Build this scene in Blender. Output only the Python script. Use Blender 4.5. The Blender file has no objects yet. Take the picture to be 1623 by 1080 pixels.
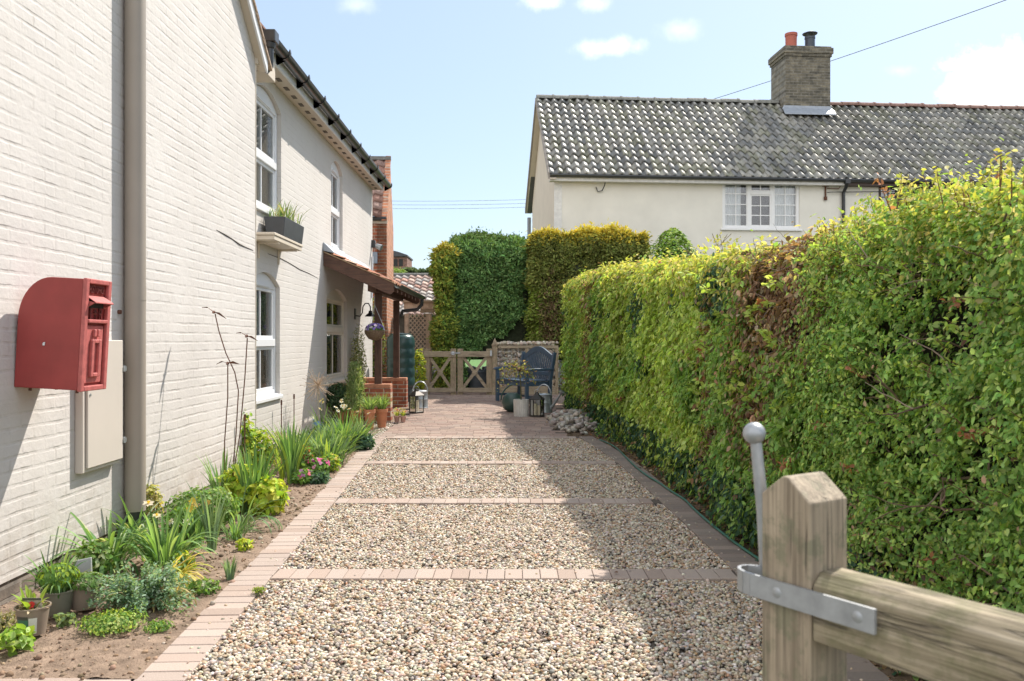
import bpy, math, random
import numpy as np
from mathutils import Vector, Matrix, noise as mnoise
C = bpy.context.scene
R = random.Random(7)
NR = np.random.default_rng(11)
PI = math.pi
rad = math.radians

# ------------------------------------------------------------ camera, sky, sun
CAMZ = 1.35; F = 1363.0; CX = 811.5; CY = 540.0
cd = bpy.data.cameras.new('camera'); cam = bpy.data.objects.new('camera', cd); C.collection.objects.link(cam)
cam.location = (0, 0, CAMZ); cam.rotation_euler = (PI/2, 0, 0)
cd.sensor_width = 36; cd.lens = F/1623*36; cd.clip_end = 3000; cd.clip_start = .05
cd.dof.use_dof = True; cd.dof.focus_distance = 7.5; cd.dof.aperture_fstop = 9
C.camera = cam
LD = Vector((-1, -1.22, -1.85)).normalized()          # direction the sunlight travels
SUN_EL = math.asin(-LD.z); SUN_AZ = math.atan2(-LD.x, -LD.y)
w = bpy.data.worlds.new('World'); C.world = w; w.use_nodes = True
nt = w.node_tree; nt.nodes.clear()
out = nt.nodes.new('ShaderNodeOutputWorld'); bg = nt.nodes.new('ShaderNodeBackground')
sky = nt.nodes.new('ShaderNodeTexSky'); sky.sky_type = 'NISHITA'; sky.sun_disc = False
sky.sun_elevation = SUN_EL; sky.sun_rotation = SUN_AZ; sky.air_density = 1.0; sky.dust_density = 1.2; sky.ozone_density = 1.5
tc = nt.nodes.new('ShaderNodeTexCoord')
def wn(t, **k):
    n = nt.nodes.new(t)
    for a, b in k.items(): setattr(n, a, b)
    return n
# clouds: soft noise in sky directions plus one large cumulus low on the right
def cloud_blob(px, py, rx, ry):
    d = Vector(((px-CX)/F, 1, (CY-py)/F))
    m = wn('ShaderNodeSeparateXYZ'); nt.links.new(tc.outputs['Generated'], m.inputs[0])
    # direction divided by its Y gives a sky-chart coordinate, valid for the half of the sky ahead
    ax = wn('ShaderNodeMath', operation='DIVIDE'); nt.links.new(m.outputs[0], ax.inputs[0]); nt.links.new(m.outputs[1], ax.inputs[1])
    az = wn('ShaderNodeMath', operation='DIVIDE'); nt.links.new(m.outputs[2], az.inputs[0]); nt.links.new(m.outputs[1], az.inputs[1])
    cx = wn('ShaderNodeMath', operation='SUBTRACT'); nt.links.new(ax.outputs[0], cx.inputs[0]); cx.inputs[1].default_value = d.x
    cz = wn('ShaderNodeMath', operation='SUBTRACT'); nt.links.new(az.outputs[0], cz.inputs[0]); cz.inputs[1].default_value = d.z
    sx = wn('ShaderNodeMath', operation='DIVIDE'); nt.links.new(cx.outputs[0], sx.inputs[0]); sx.inputs[1].default_value = rx/F
    sz = wn('ShaderNodeMath', operation='DIVIDE'); nt.links.new(cz.outputs[0], sz.inputs[0]); sz.inputs[1].default_value = ry/F
    cb = wn('ShaderNodeCombineXYZ'); nt.links.new(sx.outputs[0], cb.inputs[0]); nt.links.new(sz.outputs[0], cb.inputs[1])
    ln = wn('ShaderNodeVectorMath', operation='LENGTH'); nt.links.new(cb.outputs[0], ln.inputs[0])
    pos = wn('ShaderNodeMath', operation='GREATER_THAN'); nt.links.new(m.outputs[1], pos.inputs[0]); pos.inputs[1].default_value = .05
    inv = wn('ShaderNodeMath', operation='SUBTRACT'); inv.inputs[0].default_value = 1.0; nt.links.new(ln.outputs[1], inv.inputs[1])
    mu = wn('ShaderNodeMath', operation='MULTIPLY'); nt.links.new(inv.outputs[0], mu.inputs[0]); nt.links.new(pos.outputs[0], mu.inputs[1])
    return mu
nz = wn('ShaderNodeTexNoise'); nz.inputs['Scale'].default_value = 16; nz.inputs['Detail'].default_value = 8; nz.inputs['Roughness'].default_value = .62
nt.links.new(tc.outputs['Generated'], nz.inputs['Vector'])
prev = None
for (px, py, rx, ry, gain) in [(1650, 135, 150, 75, 1.6), (1560, 150, 90, 45, 1.2), (862, 2, 48, 22, .9), (935, 5, 40, 20, .55), (955, 75, 75, 20, .7), (1080, 48, 42, 24, .35), (1425, 112, 34, 16, .3), (565, 10, 45, 22, .3)]:
    b = cloud_blob(px, py, rx, ry)
    mx = wn('ShaderNodeMath', operation='MAXIMUM'); nt.links.new(b.outputs[0], mx.inputs[0]); mx.inputs[1].default_value = -1
    # noise ragged edge
    ad = wn('ShaderNodeMath', operation='MULTIPLY_ADD'); nt.links.new(nz.outputs['Fac'], ad.inputs[0]); ad.inputs[1].default_value = 2.6; ad.inputs[2].default_value = -1.3
    s = wn('ShaderNodeMath', operation='ADD'); nt.links.new(mx.outputs[0], s.inputs[0]); nt.links.new(ad.outputs[0], s.inputs[1])
    mr = wn('ShaderNodeMapRange', interpolation_type='SMOOTHSTEP'); mr.inputs['From Min'].default_value = .0; mr.inputs['From Max'].default_value = 1.25 if gain < 1 else .55
    mr.inputs['To Max'].default_value = min(gain, 1.0); nt.links.new(s.outputs[0], mr.inputs['Value'])
    if prev is None: prev = mr
    else:
        m2 = wn('ShaderNodeMath', operation='MAXIMUM'); nt.links.new(prev.outputs[0], m2.inputs[0]); nt.links.new(mr.outputs[0], m2.inputs[1]); prev = m2
# thin high haze
haze = wn('ShaderNodeMix', data_type='RGBA'); haze.inputs[0].default_value = .58
nt.links.new(sky.outputs[0], haze.inputs[6]); haze.inputs[7].default_value = (2.75, 3.4, 4.1, 1)
mixc = wn('ShaderNodeMix', data_type='RGBA'); nt.links.new(prev.outputs[0], mixc.inputs[0]); nt.links.new(haze.outputs[2], mixc.inputs[6]); mixc.inputs[7].default_value = (8.2, 8.2, 8.3, 1)
# added unseen bright cloud bank behind the viewer, opposite the sun, for fill light
dt = wn('ShaderNodeVectorMath', operation='DOT_PRODUCT'); nt.links.new(tc.outputs['Generated'], dt.inputs[0]); dt.inputs[1].default_value = (-.55, -.83, -.05)
da = wn('ShaderNodeMath', operation='MULTIPLY_ADD'); nt.links.new(nz.outputs['Fac'], da.inputs[0]); da.inputs[1].default_value = .5; nt.links.new(dt.outputs['Value'], da.inputs[2])
dm = wn('ShaderNodeMapRange', interpolation_type='SMOOTHSTEP'); dm.inputs['From Min'].default_value = .20; dm.inputs['From Max'].default_value = .55; nt.links.new(da.outputs[0], dm.inputs['Value'])
mixd = wn('ShaderNodeMix', data_type='RGBA'); nt.links.new(dm.outputs[0], mixd.inputs[0]); nt.links.new(mixc.outputs[2], mixd.inputs[6]); mixd.inputs[7].default_value = (7.9, 8.0, 8.3, 1); mixc = mixd
nt.links.new(mixc.outputs[2], bg.inputs[0]); bg.inputs[1].default_value = 0.13
nt.links.new(bg.outputs[0], out.inputs[0])
sl = bpy.data.lights.new('sun', 'SUN'); sun = bpy.data.objects.new('sun', sl); C.collection.objects.link(sun)
sl.energy = 4.35; sl.angle = rad(.5); sl.color = (1, .93, .83)
sun.rotation_euler = LD.to_track_quat('-Z', 'Y').to_euler(); sun.location = (20, 25, 40)
C.view_settings.view_transform = 'Standard'; C.view_settings.look = 'None'; C.view_settings.gamma = 1
C.view_settings.exposure = 0.78
C.cycles.max_bounces = 8; C.cycles.diffuse_bounces = 4; C.cycles.transparent_max_bounces = 12

# ------------------------------------------------------------ measuring helpers
def g(y): return 0.0 if y < 12 else min(.2, .2*(y-12)/9)
def P(px, py, Y): return Vector(((px-CX)/F*Y, Y, CAMZ+(CY-py)/F*Y))
def G(px, py):
    Y = 5.0
    for _ in range(30): Y = (CAMZ-g(Y))*F/(py-CY)
    return Vector(((px-CX)/F*Y, Y, g(Y)))
def Wx(px, py, X):
    Y = X*F/(px-CX); return Vector((X, Y, CAMZ+(CY-py)/F*Y))
def lin(c): return tuple(((v/255)/12.92 if v/255 <= .04045 else ((v/255+.055)/1.055)**2.4) for v in c)

# ------------------------------------------------------------ materials
MATS = {}
def newmat(name):
    m = bpy.data.materials.new(name); m.use_nodes = True; n = m.node_tree; n.nodes.clear()
    o = n.nodes.new('ShaderNodeOutputMaterial'); p = n.nodes.new('ShaderNodeBsdfPrincipled'); n.links.new(p.outputs[0], o.inputs[0])
    return m, n, p, o
def objcoord(n, order='xyz', scale=1.0):
    t = n.nodes.new('ShaderNodeTexCoord'); s = n.nodes.new('ShaderNodeSeparateXYZ'); c = n.nodes.new('ShaderNodeCombineXYZ')
    n.links.new(t.outputs['Object'], s.inputs[0])
    for i, a in enumerate(order): n.links.new(s.outputs['xyz'.index(a)], c.inputs[i])
    return c.outputs[0]
def noisetex(n, vec, scale, detail=4, rough=.55):
    t = n.nodes.new('ShaderNodeTexNoise'); t.inputs['Scale'].default_value = scale; t.inputs['Detail'].default_value = detail; t.inputs['Roughness'].default_value = rough
    if vec is not None: n.links.new(vec, t.inputs['Vector'])
    return t.outputs['Fac']
def ramp(n, fac, stops):
    r = n.nodes.new('ShaderNodeValToRGB'); cr = r.color_ramp
    while len(cr.elements) < len(stops): cr.elements.new(.5)
    for e, (p, c) in zip(cr.elements, stops):
        e.position = p; e.color = (c if len(c) == 4 else (*c, 1))
    n.links.new(fac, r.inputs[0]); return r.outputs[0]
def mix(n, fac, a, b, blend='MIX'):
    m = n.nodes.new('ShaderNodeMix'); m.data_type = 'RGBA'; m.blend_type = blend
    for i, v in ((0, fac), (6, a), (7, b)):
        if hasattr(v, 'is_linked') or hasattr(v, 'links'): n.links.new(v, m.inputs[i])
        else: m.inputs[i].default_value = v if i == 0 else (*v[:3], 1)
    return m.outputs[2]
def math_(n, op, a, b=0.0, c=None):
    m = n.nodes.new('ShaderNodeMath'); m.operation = op
    for i, v in enumerate((a, b) if c is None else (a, b, c)):
        if hasattr(v, 'links'): n.links.new(v, m.inputs[i])
        else: m.inputs[i].default_value = v
    return m.outputs[0]
def bump(n, h, p, strength=.5, dist=.01):
    b = n.nodes.new('ShaderNodeBump'); b.inputs['Strength'].default_value = strength; b.inputs['Distance'].default_value = dist
    n.links.new(h, b.inputs['Height']); n.links.new(b.outputs[0], p.inputs['Normal']); return b
def simple(name, col, rough=.6, metal=0, var=.12, scale=12, bstr=.15, bdist=.004, spec=.5):
    if name in MATS: return MATS[name]
    m, n, p, o = newmat(name); v = objcoord(n)
    f = noisetex(n, v, scale, 5)
    lo = tuple(max(0, c*(1-var)) for c in col); hi = tuple(min(1, c*(1+var)) for c in col)
    n.links.new(ramp(n, f, [(.3, lo), (.7, hi)]), p.inputs['Base Color'])
    p.inputs['Roughness'].default_value = rough; p.inputs['Metallic'].default_value = metal
    p.inputs['Specular IOR Level'].default_value = spec
    if bstr: bump(n, noisetex(n, v, scale*6, 4), p, bstr, bdist)
    MATS[name] = m; return m
def attrmat(name, rough=.6, transl=0.0, bstr=.0, scale=60, spec=.4, var=.0):
    """colour comes from each leaf's / pebble's / tile's own colour attribute"""
    if name in MATS: return MATS[name]
    m, n, p, o = newmat(name)
    a = n.nodes.new('ShaderNodeAttribute'); a.attribute_name = 'Col'
    col = a.outputs['Color']
    if var:
        f = noisetex(n, objcoord(n), scale, 5)
        col = mix(n, 1.0, col, ramp(n, f, [(.25, (1-var,)*3), (.75, (1+var*.4,)*3)]), 'MULTIPLY')
    n.links.new(col, p.inputs['Base Color'])
    p.inputs['Roughness'].default_value = rough; p.inputs['Specular IOR Level'].default_value = spec
    if bstr: bump(n, noisetex(n, objcoord(n), scale, 4), p, bstr, .004)
    if transl:
        t = n.nodes.new('ShaderNodeBsdfTranslucent'); ms = n.nodes.new('ShaderNodeMixShader'); ms.inputs[0].default_value = transl
        tcx = mix(n, 1.0, col, (1.35, 1.25, .55), 'MULTIPLY')
        n.links.new(tcx, t.inputs[0]); n.links.new(p.outputs[0], ms.inputs[1]); n.links.new(t.outputs[0], ms.inputs[2]); n.links.new(ms.outputs[0], o.inputs[0])
    MATS[name] = m; return m
def brickmat(name, order, c1, c2, mortar, bw=.225, rh=.075, ms=.01, painted=False, rough=.85, bd=.008, smooth=.25, rowvar=0.0):
    if name in MATS: return MATS[name]
    m, n, p, o = newmat(name); v = objcoord(n, order)
    nz = n.nodes.new('ShaderNodeTexNoise'); nz.inputs['Scale'].default_value = 2.2 if painted else 6; nz.inputs['Detail'].default_value = 5; n.links.new(v, nz.inputs['Vector'])
    vm = n.nodes.new('ShaderNodeVectorMath'); vm.operation = 'MULTIPLY_ADD'; n.links.new(nz.outputs['Color'], vm.inputs[0])
    k = .022 if painted else .006
    vm.inputs[1].default_value = (k, k, 0); n.links.new(v, vm.inputs[2])
    if painted:
        n2 = n.nodes.new('ShaderNodeTexNoise'); n2.inputs['Scale'].default_value = 26; n2.inputs['Detail'].default_value = 4; n.links.new(v, n2.inputs['Vector'])
        vm2 = n.nodes.new('ShaderNodeVectorMath'); vm2.operation = 'MULTIPLY_ADD'; n.links.new(n2.outputs['Color'], vm2.inputs[0]); vm2.inputs[1].default_value = (.012, .009, 0); n.links.new(vm.outputs[0], vm2.inputs[2])
        vm = vm2
    b = n.nodes.new('ShaderNodeTexBrick'); n.links.new(vm.outputs[0], b.inputs['Vector'])
    b.inputs['Scale'].default_value = 1; b.inputs['Brick Width'].default_value = bw; b.inputs['Row Height'].default_value = rh
    b.inputs['Mortar Size'].default_value = ms; b.inputs['Mortar Smooth'].default_value = smooth; b.offset = .5
    b.inputs['Color1'].default_value = (*c1, 1); b.inputs['Color2'].default_value = (*c2, 1); b.inputs['Mortar'].default_value = (*mortar, 1)
    b.inputs['Bias'].default_value = -.1
    f1 = noisetex(n, v, 1.3, 5, .6); f2 = noisetex(n, v, 38, 5, .6); f3 = noisetex(n, v, 7, 5, .6)
    col = b.outputs['Color']
    if painted:
        col = ramp(n, f1, [(.25, tuple(c*.93 for c in c1)), (.5, c1), (.8, c2)])
        # worn spots where grime sits in the joints (patchy)
        msk = math_(n, 'MULTIPLY', b.outputs['Fac'], ramp(n, f3, [(.5, (0, 0, 0)), (.66, (1, 1, 1))]))
        col = mix(n, math_(n, 'MULTIPLY', msk, .30), col, mortar)
        sp = ramp(n, noisetex(n, v, 60, 3, .7), [(.69, (0, 0, 0)), (.73, (1, 1, 1))])
        sp = math_(n, 'MULTIPLY', sp, ramp(n, noisetex(n, v, 4, 3), [(.5, (0, 0, 0)), (.62, (1, 1, 1))]))
        col = mix(n, math_(n, 'MULTIPLY', sp, .45), col, mortar)
        # rain splash and soil grime on the lowest courses, faint vertical weather streaks
        sx = n.nodes.new('ShaderNodeSeparateXYZ'); n.links.new(v, sx.inputs[0]); mr_ = n.nodes.new('ShaderNodeMapRange'); n.links.new(sx.outputs[1], mr_.inputs['Value'])
        for k_, q_ in (('From Min', .08), ('From Max', .62), ('To Min', 1.0), ('To Max', 0.0)): mr_.inputs[k_].default_value = q_
        gr = math_(n, 'MULTIPLY', mr_.outputs[0], ramp(n, noisetex(n, v, 11, 6, .7), [(.36, (0, 0, 0)), (.66, (1, 1, 1))]))
        col = mix(n, math_(n, 'MULTIPLY', gr, .62), col, (.33, .27, .21))
        mq = n.nodes.new('ShaderNodeMapping'); mq.inputs['Scale'].default_value = (7, .5, 1); n.links.new(v, mq.inputs[0])
        col = mix(n, math_(n, 'MULTIPLY', ramp(n, noisetex(n, mq.outputs[0], 1.0, 5, .6), [(.52, (0, 0, 0)), (.72, (1, 1, 1))]), .22), col, (.50, .46, .41))
    else:
        col = mix(n, .8, col, ramp(n, f3, [(.3, (.38, .38, .38)), (.7, (1.4, 1.35, 1.28))]), 'MULTIPLY')
    n.links.new(col, p.inputs['Base Color'])
    fac_ = b.outputs['Fac']
    if painted:
        b2 = n.nodes.new('ShaderNodeTexBrick'); n.links.new(vm.outputs[0], b2.inputs['Vector'])
        for k_, v_ in (('Scale', 1), ('Brick Width', 40.0), ('Row Height', rh), ('Mortar Size', ms), ('Mortar Smooth', .8)): b2.inputs[k_].default_value = v_
        fac_ = math_(n, 'ADD', math_(n, 'MULTIPLY', fac_, .30), math_(n, 'MULTIPLY', b2.outputs['Fac'], .36))
    inv = math_(n, 'SUBTRACT', 1.0, fac_)
    if painted:
        # joints are filled with paint in places: vary their depth
        dep = ramp(n, noisetex(n, v, 3.5, 5, .65), [(.38, (.10, .10, .10)), (.66, (1, 1, 1))])
        h = math_(n, 'MULTIPLY', inv, dep)
        h = math_(n, 'ADD', h, math_(n, 'MULTIPLY', math_(n, 'SUBTRACT', 1.0, dep), .8))
        h = math_(n, 'ADD', h, math_(n, 'MULTIPLY', f2, .55))
        h = math_(n, 'ADD', h, math_(n, 'MULTIPLY', noisetex(n, v, 9, 3), .9))
    else:
        h = math_(n, 'ADD', inv, math_(n, 'MULTIPLY', f2, .35))
    bump(n, h, p, 1.0, bd); p.inputs['Roughness'].default_value = rough
    MATS[name] = m; return m
def woodmat(name, col, dark, axis='z', rough=.75, lichen=None, sc=1.0):
    if name in MATS: return MATS[name]
    m, n, p, o = newmat(name)
    t = n.nodes.new('ShaderNodeTexCoord'); mp = n.nodes.new('ShaderNodeMapping'); n.links.new(t.outputs['Object'], mp.inputs[0])
    s = {'x': (2, 45, 45), 'y': (45, 2, 45), 'z': (45, 45, 2)}[axis]; fine = {'x': (6, 260, 260), 'y': (260, 6, 260), 'z': (260, 260, 6)}[axis]; mp.inputs['Scale'].default_value = tuple(a*sc for a in s)
    f = noisetex(n, mp.outputs[0], 1.0, 6, .65); f2 = noisetex(n, t.outputs['Object'], 9*sc, 4)
    c = ramp(n, f, [(.3, dark), (.48, col), (.72, tuple(min(1, v*1.18) for v in col))])
    c = mix(n, .6, c, ramp(n, f2, [(.3, (.62, .6, .58)), (.65, (1.08, 1.08, 1.08))]), 'MULTIPLY')
    if lichen:
        lf = noisetex(n, t.outputs['Object'], 24*sc, 5, .7)
        c = mix(n, math_(n, 'MULTIPLY', ramp(n, lf, [(.50, (0, 0, 0)), (.60, (1, 1, 1))]), .65), c, lichen)
    m2 = n.nodes.new('ShaderNodeMapping'); m2.inputs['Scale'].default_value = tuple(a*sc for a in fine); n.links.new(t.outputs['Object'], m2.inputs[0])
    ff = noisetex(n, m2.outputs[0], 1.0, 4, .6); c = mix(n, .75, c, ramp(n, ff, [(.28, (.45, .43, .42)), (.6, (1.12, 1.12, 1.12))]), 'MULTIPLY')
    m3 = n.nodes.new('ShaderNodeMapping'); m3.inputs['Scale'].default_value = tuple(a*sc*.55 for a in s); n.links.new(t.outputs['Object'], m3.inputs[0])
    ck_ = ramp(n, noisetex(n, m3.outputs[0], 1.0, 3, .5), [(.485, (0, 0, 0)), (.498, (1, 1, 1)), (.511, (0, 0, 0))]); ck_ = math_(n, 'MULTIPLY', ck_, ramp(n, noisetex(n, t.outputs['Object'], 6*sc, 2), [(.48, (0, 0, 0)), (.56, (1, 1, 1))]))
    c = mix(n, math_(n, 'MULTIPLY', ck_, .8), c, (.05, .04, .03))
    n.links.new(c, p.inputs['Base Color']); p.inputs['Roughness'].default_value = rough
    bump(n, math_(n, 'SUBTRACT', math_(n, 'ADD', f, math_(n, 'MULTIPLY', ff, .5)), ck_), p, .6, .003); MATS[name] = m; return m
def glassmat():
    m, n, p, o = newmat('window glass'); n.nodes.remove(p)
    tr = n.nodes.new('ShaderNodeBsdfTransparent'); tr.inputs[0].default_value = (.94, .95, .95, 1)
    gl = n.nodes.new('ShaderNodeBsdfGlossy'); gl.inputs[1].default_value = .01
    fr = n.nodes.new('ShaderNodeFresnel'); fr.inputs[0].default_value = 1.5
    ms = n.nodes.new('ShaderNodeMixShader'); fc = math_(n, 'MULTIPLY_ADD', fr.outputs[0], .85, .05); n.links.new(fc, ms.inputs[0]); n.links.new(tr.outputs[0], ms.inputs[1]); n.links.new(gl.outputs[0], ms.inputs[2])
    n.links.new(ms.outputs[0], o.inputs[0]); return m
M_glass = glassmat()
M_wall = brickmat('painted brickwork', 'yzx', (.56, .53, .503), (.60, .573, .547), (.30, .27, .24), painted=True, bd=.0044, smooth=.6, ms=.013)
M_wall2 = brickmat('painted brickwork fine', 'yzx', (.55, .523, .492), (.585, .56, .532), (.42, .39, .35), painted=True, bd=.0032, smooth=.6, ms=.012)
M_red = brickmat('red brickwork', 'xzy', (.36, .11, .055), (.24, .075, .045), (.42, .33, .26))
M_redlit = brickmat('red brickwork lit tone', 'yzx', (.52, .22, .12), (.42, .17, .09), (.50, .38, .30))  # lit copy of the red brick: sunlight put into the lighter, oranger colour
M_chim = brickmat('weathered gault brickwork', 'xzy', (.19, .17, .125), (.075, .07, .055), (.20, .19, .16), bw=.215, rh=.072, bd=.012, smooth=.1)
M_chim2 = brickmat('weathered gault brickwork side', 'yzx', (.19, .17, .125), (.075, .07, .055), (.20, .19, .16), bw=.215, rh=.072, bd=.012, smooth=.1)
M_upvc = simple('white window plastic', (.70, .71, .73), .35, var=.02, bstr=0)
M_cream = simple('cream painted timber', (.58, .51, .42), .55, var=.06, scale=5)
M_black = simple('black plastic gutter', (.028, .03, .032), .32, var=.2, bstr=.05)
M_dark = simple('dark interior', (.035, .034, .032), .9, bstr=0)
M_pipe = simple('stone coloured pipe paint', (.30, .26, .218), .5, var=.05, scale=3, bstr=.05)
M_cab = simple('beige cabinet plastic', (.54, .49, .435), .5, var=.03, scale=3, bstr=.05)
M_postred = simple('red cast iron paint', (.28, .040, .036), .5, var=.12, scale=7, bstr=.15, bdist=.002)
M_curtain = simple('curtain cloth', (.72, .70, .62), .9, var=.1, bstr=0)
M_net = simple('net curtain', (.80, .82, .82), .9, var=.06, bstr=0)
M_brownwood = woodmat('brown stained timber', (.105, .052, .034), (.05, .026, .018), 'x')
M_brownpost = woodmat('brown stained post timber', (.10, .05, .033), (.05, .026, .018), 'z')
M_oakz = woodmat('weathered timber upright', (.36, .275, .185), (.15, .11, .075), 'z', lichen=(.20, .20, .11))
M_oakx = woodmat('weathered timber rail', (.37, .30, .21), (.18, .14, .10), 'x')
M_bench = simple('blue grey bench paint', (.05, .088, .135), .45, var=.15)
M_galv = simple('galvanised steel', (.42, .45, .47), .42, .75, var=.15, scale=30)
M_terra = simple('terracotta', (.46, .19, .10), .85, var=.14, scale=10)
M_render = simple('pale grey cream render', (.70, .675, .60), .9, var=.06, scale=2)
M_rust = simple('rusty steel', (.12, .05, .03), .85, var=.4, scale=40)
M_hose = simple('green hose rubber', (.02, .12, .085), .4, var=.1)
M_lead = simple('lead flashing', (.30, .33, .37), .5, .3, var=.12)
M_leaf = attrmat('leaf', .62, .42, spec=.16)
M_conif = attrmat('conifer spray', .7, .15, spec=.2)
M_petal = attrmat('petal', .6, .3, spec=.2)
M_bark = attrmat('bark twig', .9, 0)
M_peb = attrmat('pebble', .62, 0, spec=.35, var=.35, scale=160)
M_soilcl = attrmat('soil crumb', .95, 0, spec=.1)
M_tile = attrmat('clay pantile', .56, 0, .5, 45, .55, var=.6)
M_tilered = attrmat('red clay pantile', .8, 0, .25, 30, .3, var=.4)
M_block = attrmat('block paver', .85, 0, .4, 180, .3, var=.25)

# ------------------------------------------------------------ mesh builder
def tag(o, label=None, cat=None, group=None, kind=None):
    if label: o['label'] = label
    if cat: o['category'] = cat
    if group: o['group'] = group
    if kind: o['kind'] = kind
    return o
def thing(name, label, cat, loc=(0, 0, 0), group=None, rz=0):
    o = bpy.data.objects.new(name, None); C.collection.objects.link(o); o.location = loc; o.rotation_euler = (0, 0, rz); o.empty_display_size = .1
    return tag(o, label, cat, group)
def attach(o, parent, local):
    if parent is None: return
    o.parent = parent
    if not local:
        # walk up to find the accumulated world placement of the parent
        M = Matrix.Identity(4); q = parent
        chain = []
        while q: chain.append(q); q = q.parent
        for q in reversed(chain): M = M @ q.matrix_parent_inverse @ Matrix.LocRotScale(q.location, q.rotation_euler, q.scale)
        o.matrix_parent_inverse = M.inverted()
class MB:
    def __init__(s): s.v = []; s.f = []; s.c = []; s.col = None; s.T = None
    def add(s, vs, fs):
        b = len(s.v)
        if s.T is not None: vs = [s.T @ Vector(p) for p in vs]
        s.v += [tuple(p) for p in vs]; s.f += [tuple(i+b for i in f) for f in fs]
        if s.col is not None: s.c += [s.col]*len(vs)
        return s
    def box(s, x0, x1, y0, y1, z0, z1):
        return s.add([(x0, y0, z0), (x1, y0, z0), (x1, y1, z0), (x0, y1, z0), (x0, y0, z1), (x1, y0, z1), (x1, y1, z1), (x0, y1, z1)],
                     [(0, 3, 2, 1), (4, 5, 6, 7), (0, 1, 5, 4), (1, 2, 6, 5), (2, 3, 7, 6), (3, 0, 4, 7)])
    def bar(s, a, b, wd, ht, up=(0, 0, 1)):
        a = Vector(a); b = Vector(b); d = (b-a).normalized(); sd = d.cross(Vector(up))
        if sd.length < 1e-4: sd = d.cross(Vector((1, 0, 0)))
        sd.normalize(); u = sd.cross(d).normalized(); x = sd*wd/2; y = u*ht/2
        return s.add([a-x-y, a+x-y, a+x+y, a-x+y, b-x-y, b+x-y, b+x+y, b-x+y],
                     [(0, 3, 2, 1), (4, 5, 6, 7), (0, 1, 5, 4), (1, 2, 6, 5), (2, 3, 7, 6), (3, 0, 4, 7)])
    def tube(s, pts, r, n=8, cap=True, r2=None):
        pts = [Vector(p) for p in pts]; k = len(pts); rs = r if isinstance(r, (list, tuple)) else [r]*k
        if r2 is not None: rs = [r+(r2-r)*i/(k-1) for i in range(k)]
        vs = []; ref = None
        for i in range(k):
            d = (pts[min(i+1, k-1)]-pts[max(i-1, 0)]).normalized()
            if ref is None: ref = d.orthogonal().normalized()
            ref = (ref-d*ref.dot(d)); ref = ref.normalized() if ref.length > 1e-5 else d.orthogonal().normalized()
            e = d.cross(ref)
            for j in range(n):
                a = 2*PI*j/n; vs.append(pts[i]+(ref*math.cos(a)+e*math.sin(a))*rs[i])
        fs = [(i*n+j, i*n+(j+1) % n, (i+1)*n+(j+1) % n, (i+1)*n+j) for i in range(k-1) for j in range(n)]
        if cap: fs += [tuple(reversed(range(n))), tuple((k-1)*n+j for j in range(n))]
        return s.add(vs, fs)
    def lathe(s, prof, c, n=20, sq=1.0):
        c = Vector(c); vs = []; k = len(prof)
        for r, z in prof:
            for j in range(n):
                a = 2*PI*j/n; vs.append(c+Vector((r*math.cos(a), r*sq*math.sin(a), z)))
        fs = [(i*n+j, i*n+(j+1) % n, (i+1)*n+(j+1) % n, (i+1)*n+j) for i in range(k-1) for j in range(n)]
        fs += [tuple(reversed(range(n))), tuple((k-1)*n+j for j in range(n))]
        return s.add(vs, fs)
    def prism(s, poly, ext):
        poly = [Vector(p) for p in poly]; e = Vector(ext); n = len(poly)
        return s.add(poly+[p+e for p in poly], [tuple(range(n)), tuple(reversed(range(n, 2*n)))]+[(i, i+n, (i+1) % n+n, (i+1) % n) for i in range(n)])
    def build(s, name, m, parent=None, smooth=False, bevel=0, local=False, seg=1):
        me = bpy.data.meshes.new(name); me.from_pydata(s.v, [], s.f); me.materials.append(m)
        if s.c:
            a = me.color_attributes.new('Col', 'FLOAT_COLOR', 'POINT'); a.data.foreach_set('color', np.array([(*c[:3], 1) for c in s.c], dtype=np.float32).ravel())
        import bmesh
        bm = bmesh.new(); bm.from_mesh(me); bmesh.ops.recalc_face_normals(bm, faces=bm.faces); bm.to_mesh(me); bm.free()
        if smooth: me.shade_smooth()
        o = bpy.data.objects.new(name, me); C.collection.objects.link(o); attach(o, parent, local)
        if smooth and not bevel:
            try: me.set_sharp_from_angle(angle=rad(40))
            except Exception: pass
        if bevel:
            b = o.modifiers.new('bevel', 'BEVEL'); b.width = bevel; b.segments = seg; b.limit_method = 'ANGLE'; b.angle_limit = rad(35)
        return o
def npmesh(name, V, faces, cols, m, parent=None, smooth=False, fn=4, local=False):
    """V (n,3) verts, faces (k,fn) indices, cols (n,3)"""
    me = bpy.data.meshes.new(name); V = np.asarray(V, dtype=np.float32); faces = np.asarray(faces, dtype=np.int32)
    me.vertices.add(len(V)); me.vertices.foreach_set('co', V.ravel())
    me.loops.add(faces.size); me.loops.foreach_set('vertex_index', faces.ravel())
    me.polygons.add(len(faces)); me.polygons.foreach_set('loop_start', np.arange(0, faces.size, fn, dtype=np.int32))
    if smooth: me.polygons.foreach_set('use_smooth', np.ones(len(faces), dtype=bool))
    me.update(calc_edges=True)
    if cols is not None:
        a = me.color_attributes.new('Col', 'FLOAT_COLOR', 'POINT'); cc = np.ones((len(V), 4), dtype=np.float32); cc[:, :3] = cols; a.data.foreach_set('color', cc.ravel())
    me.materials.append(m); o = bpy.data.objects.new(name, me); C.collection.objects.link(o); attach(o, parent, local); return o
def unit(a): return a/np.maximum(np.linalg.norm(a, axis=1, keepdims=True), 1e-6)
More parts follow.
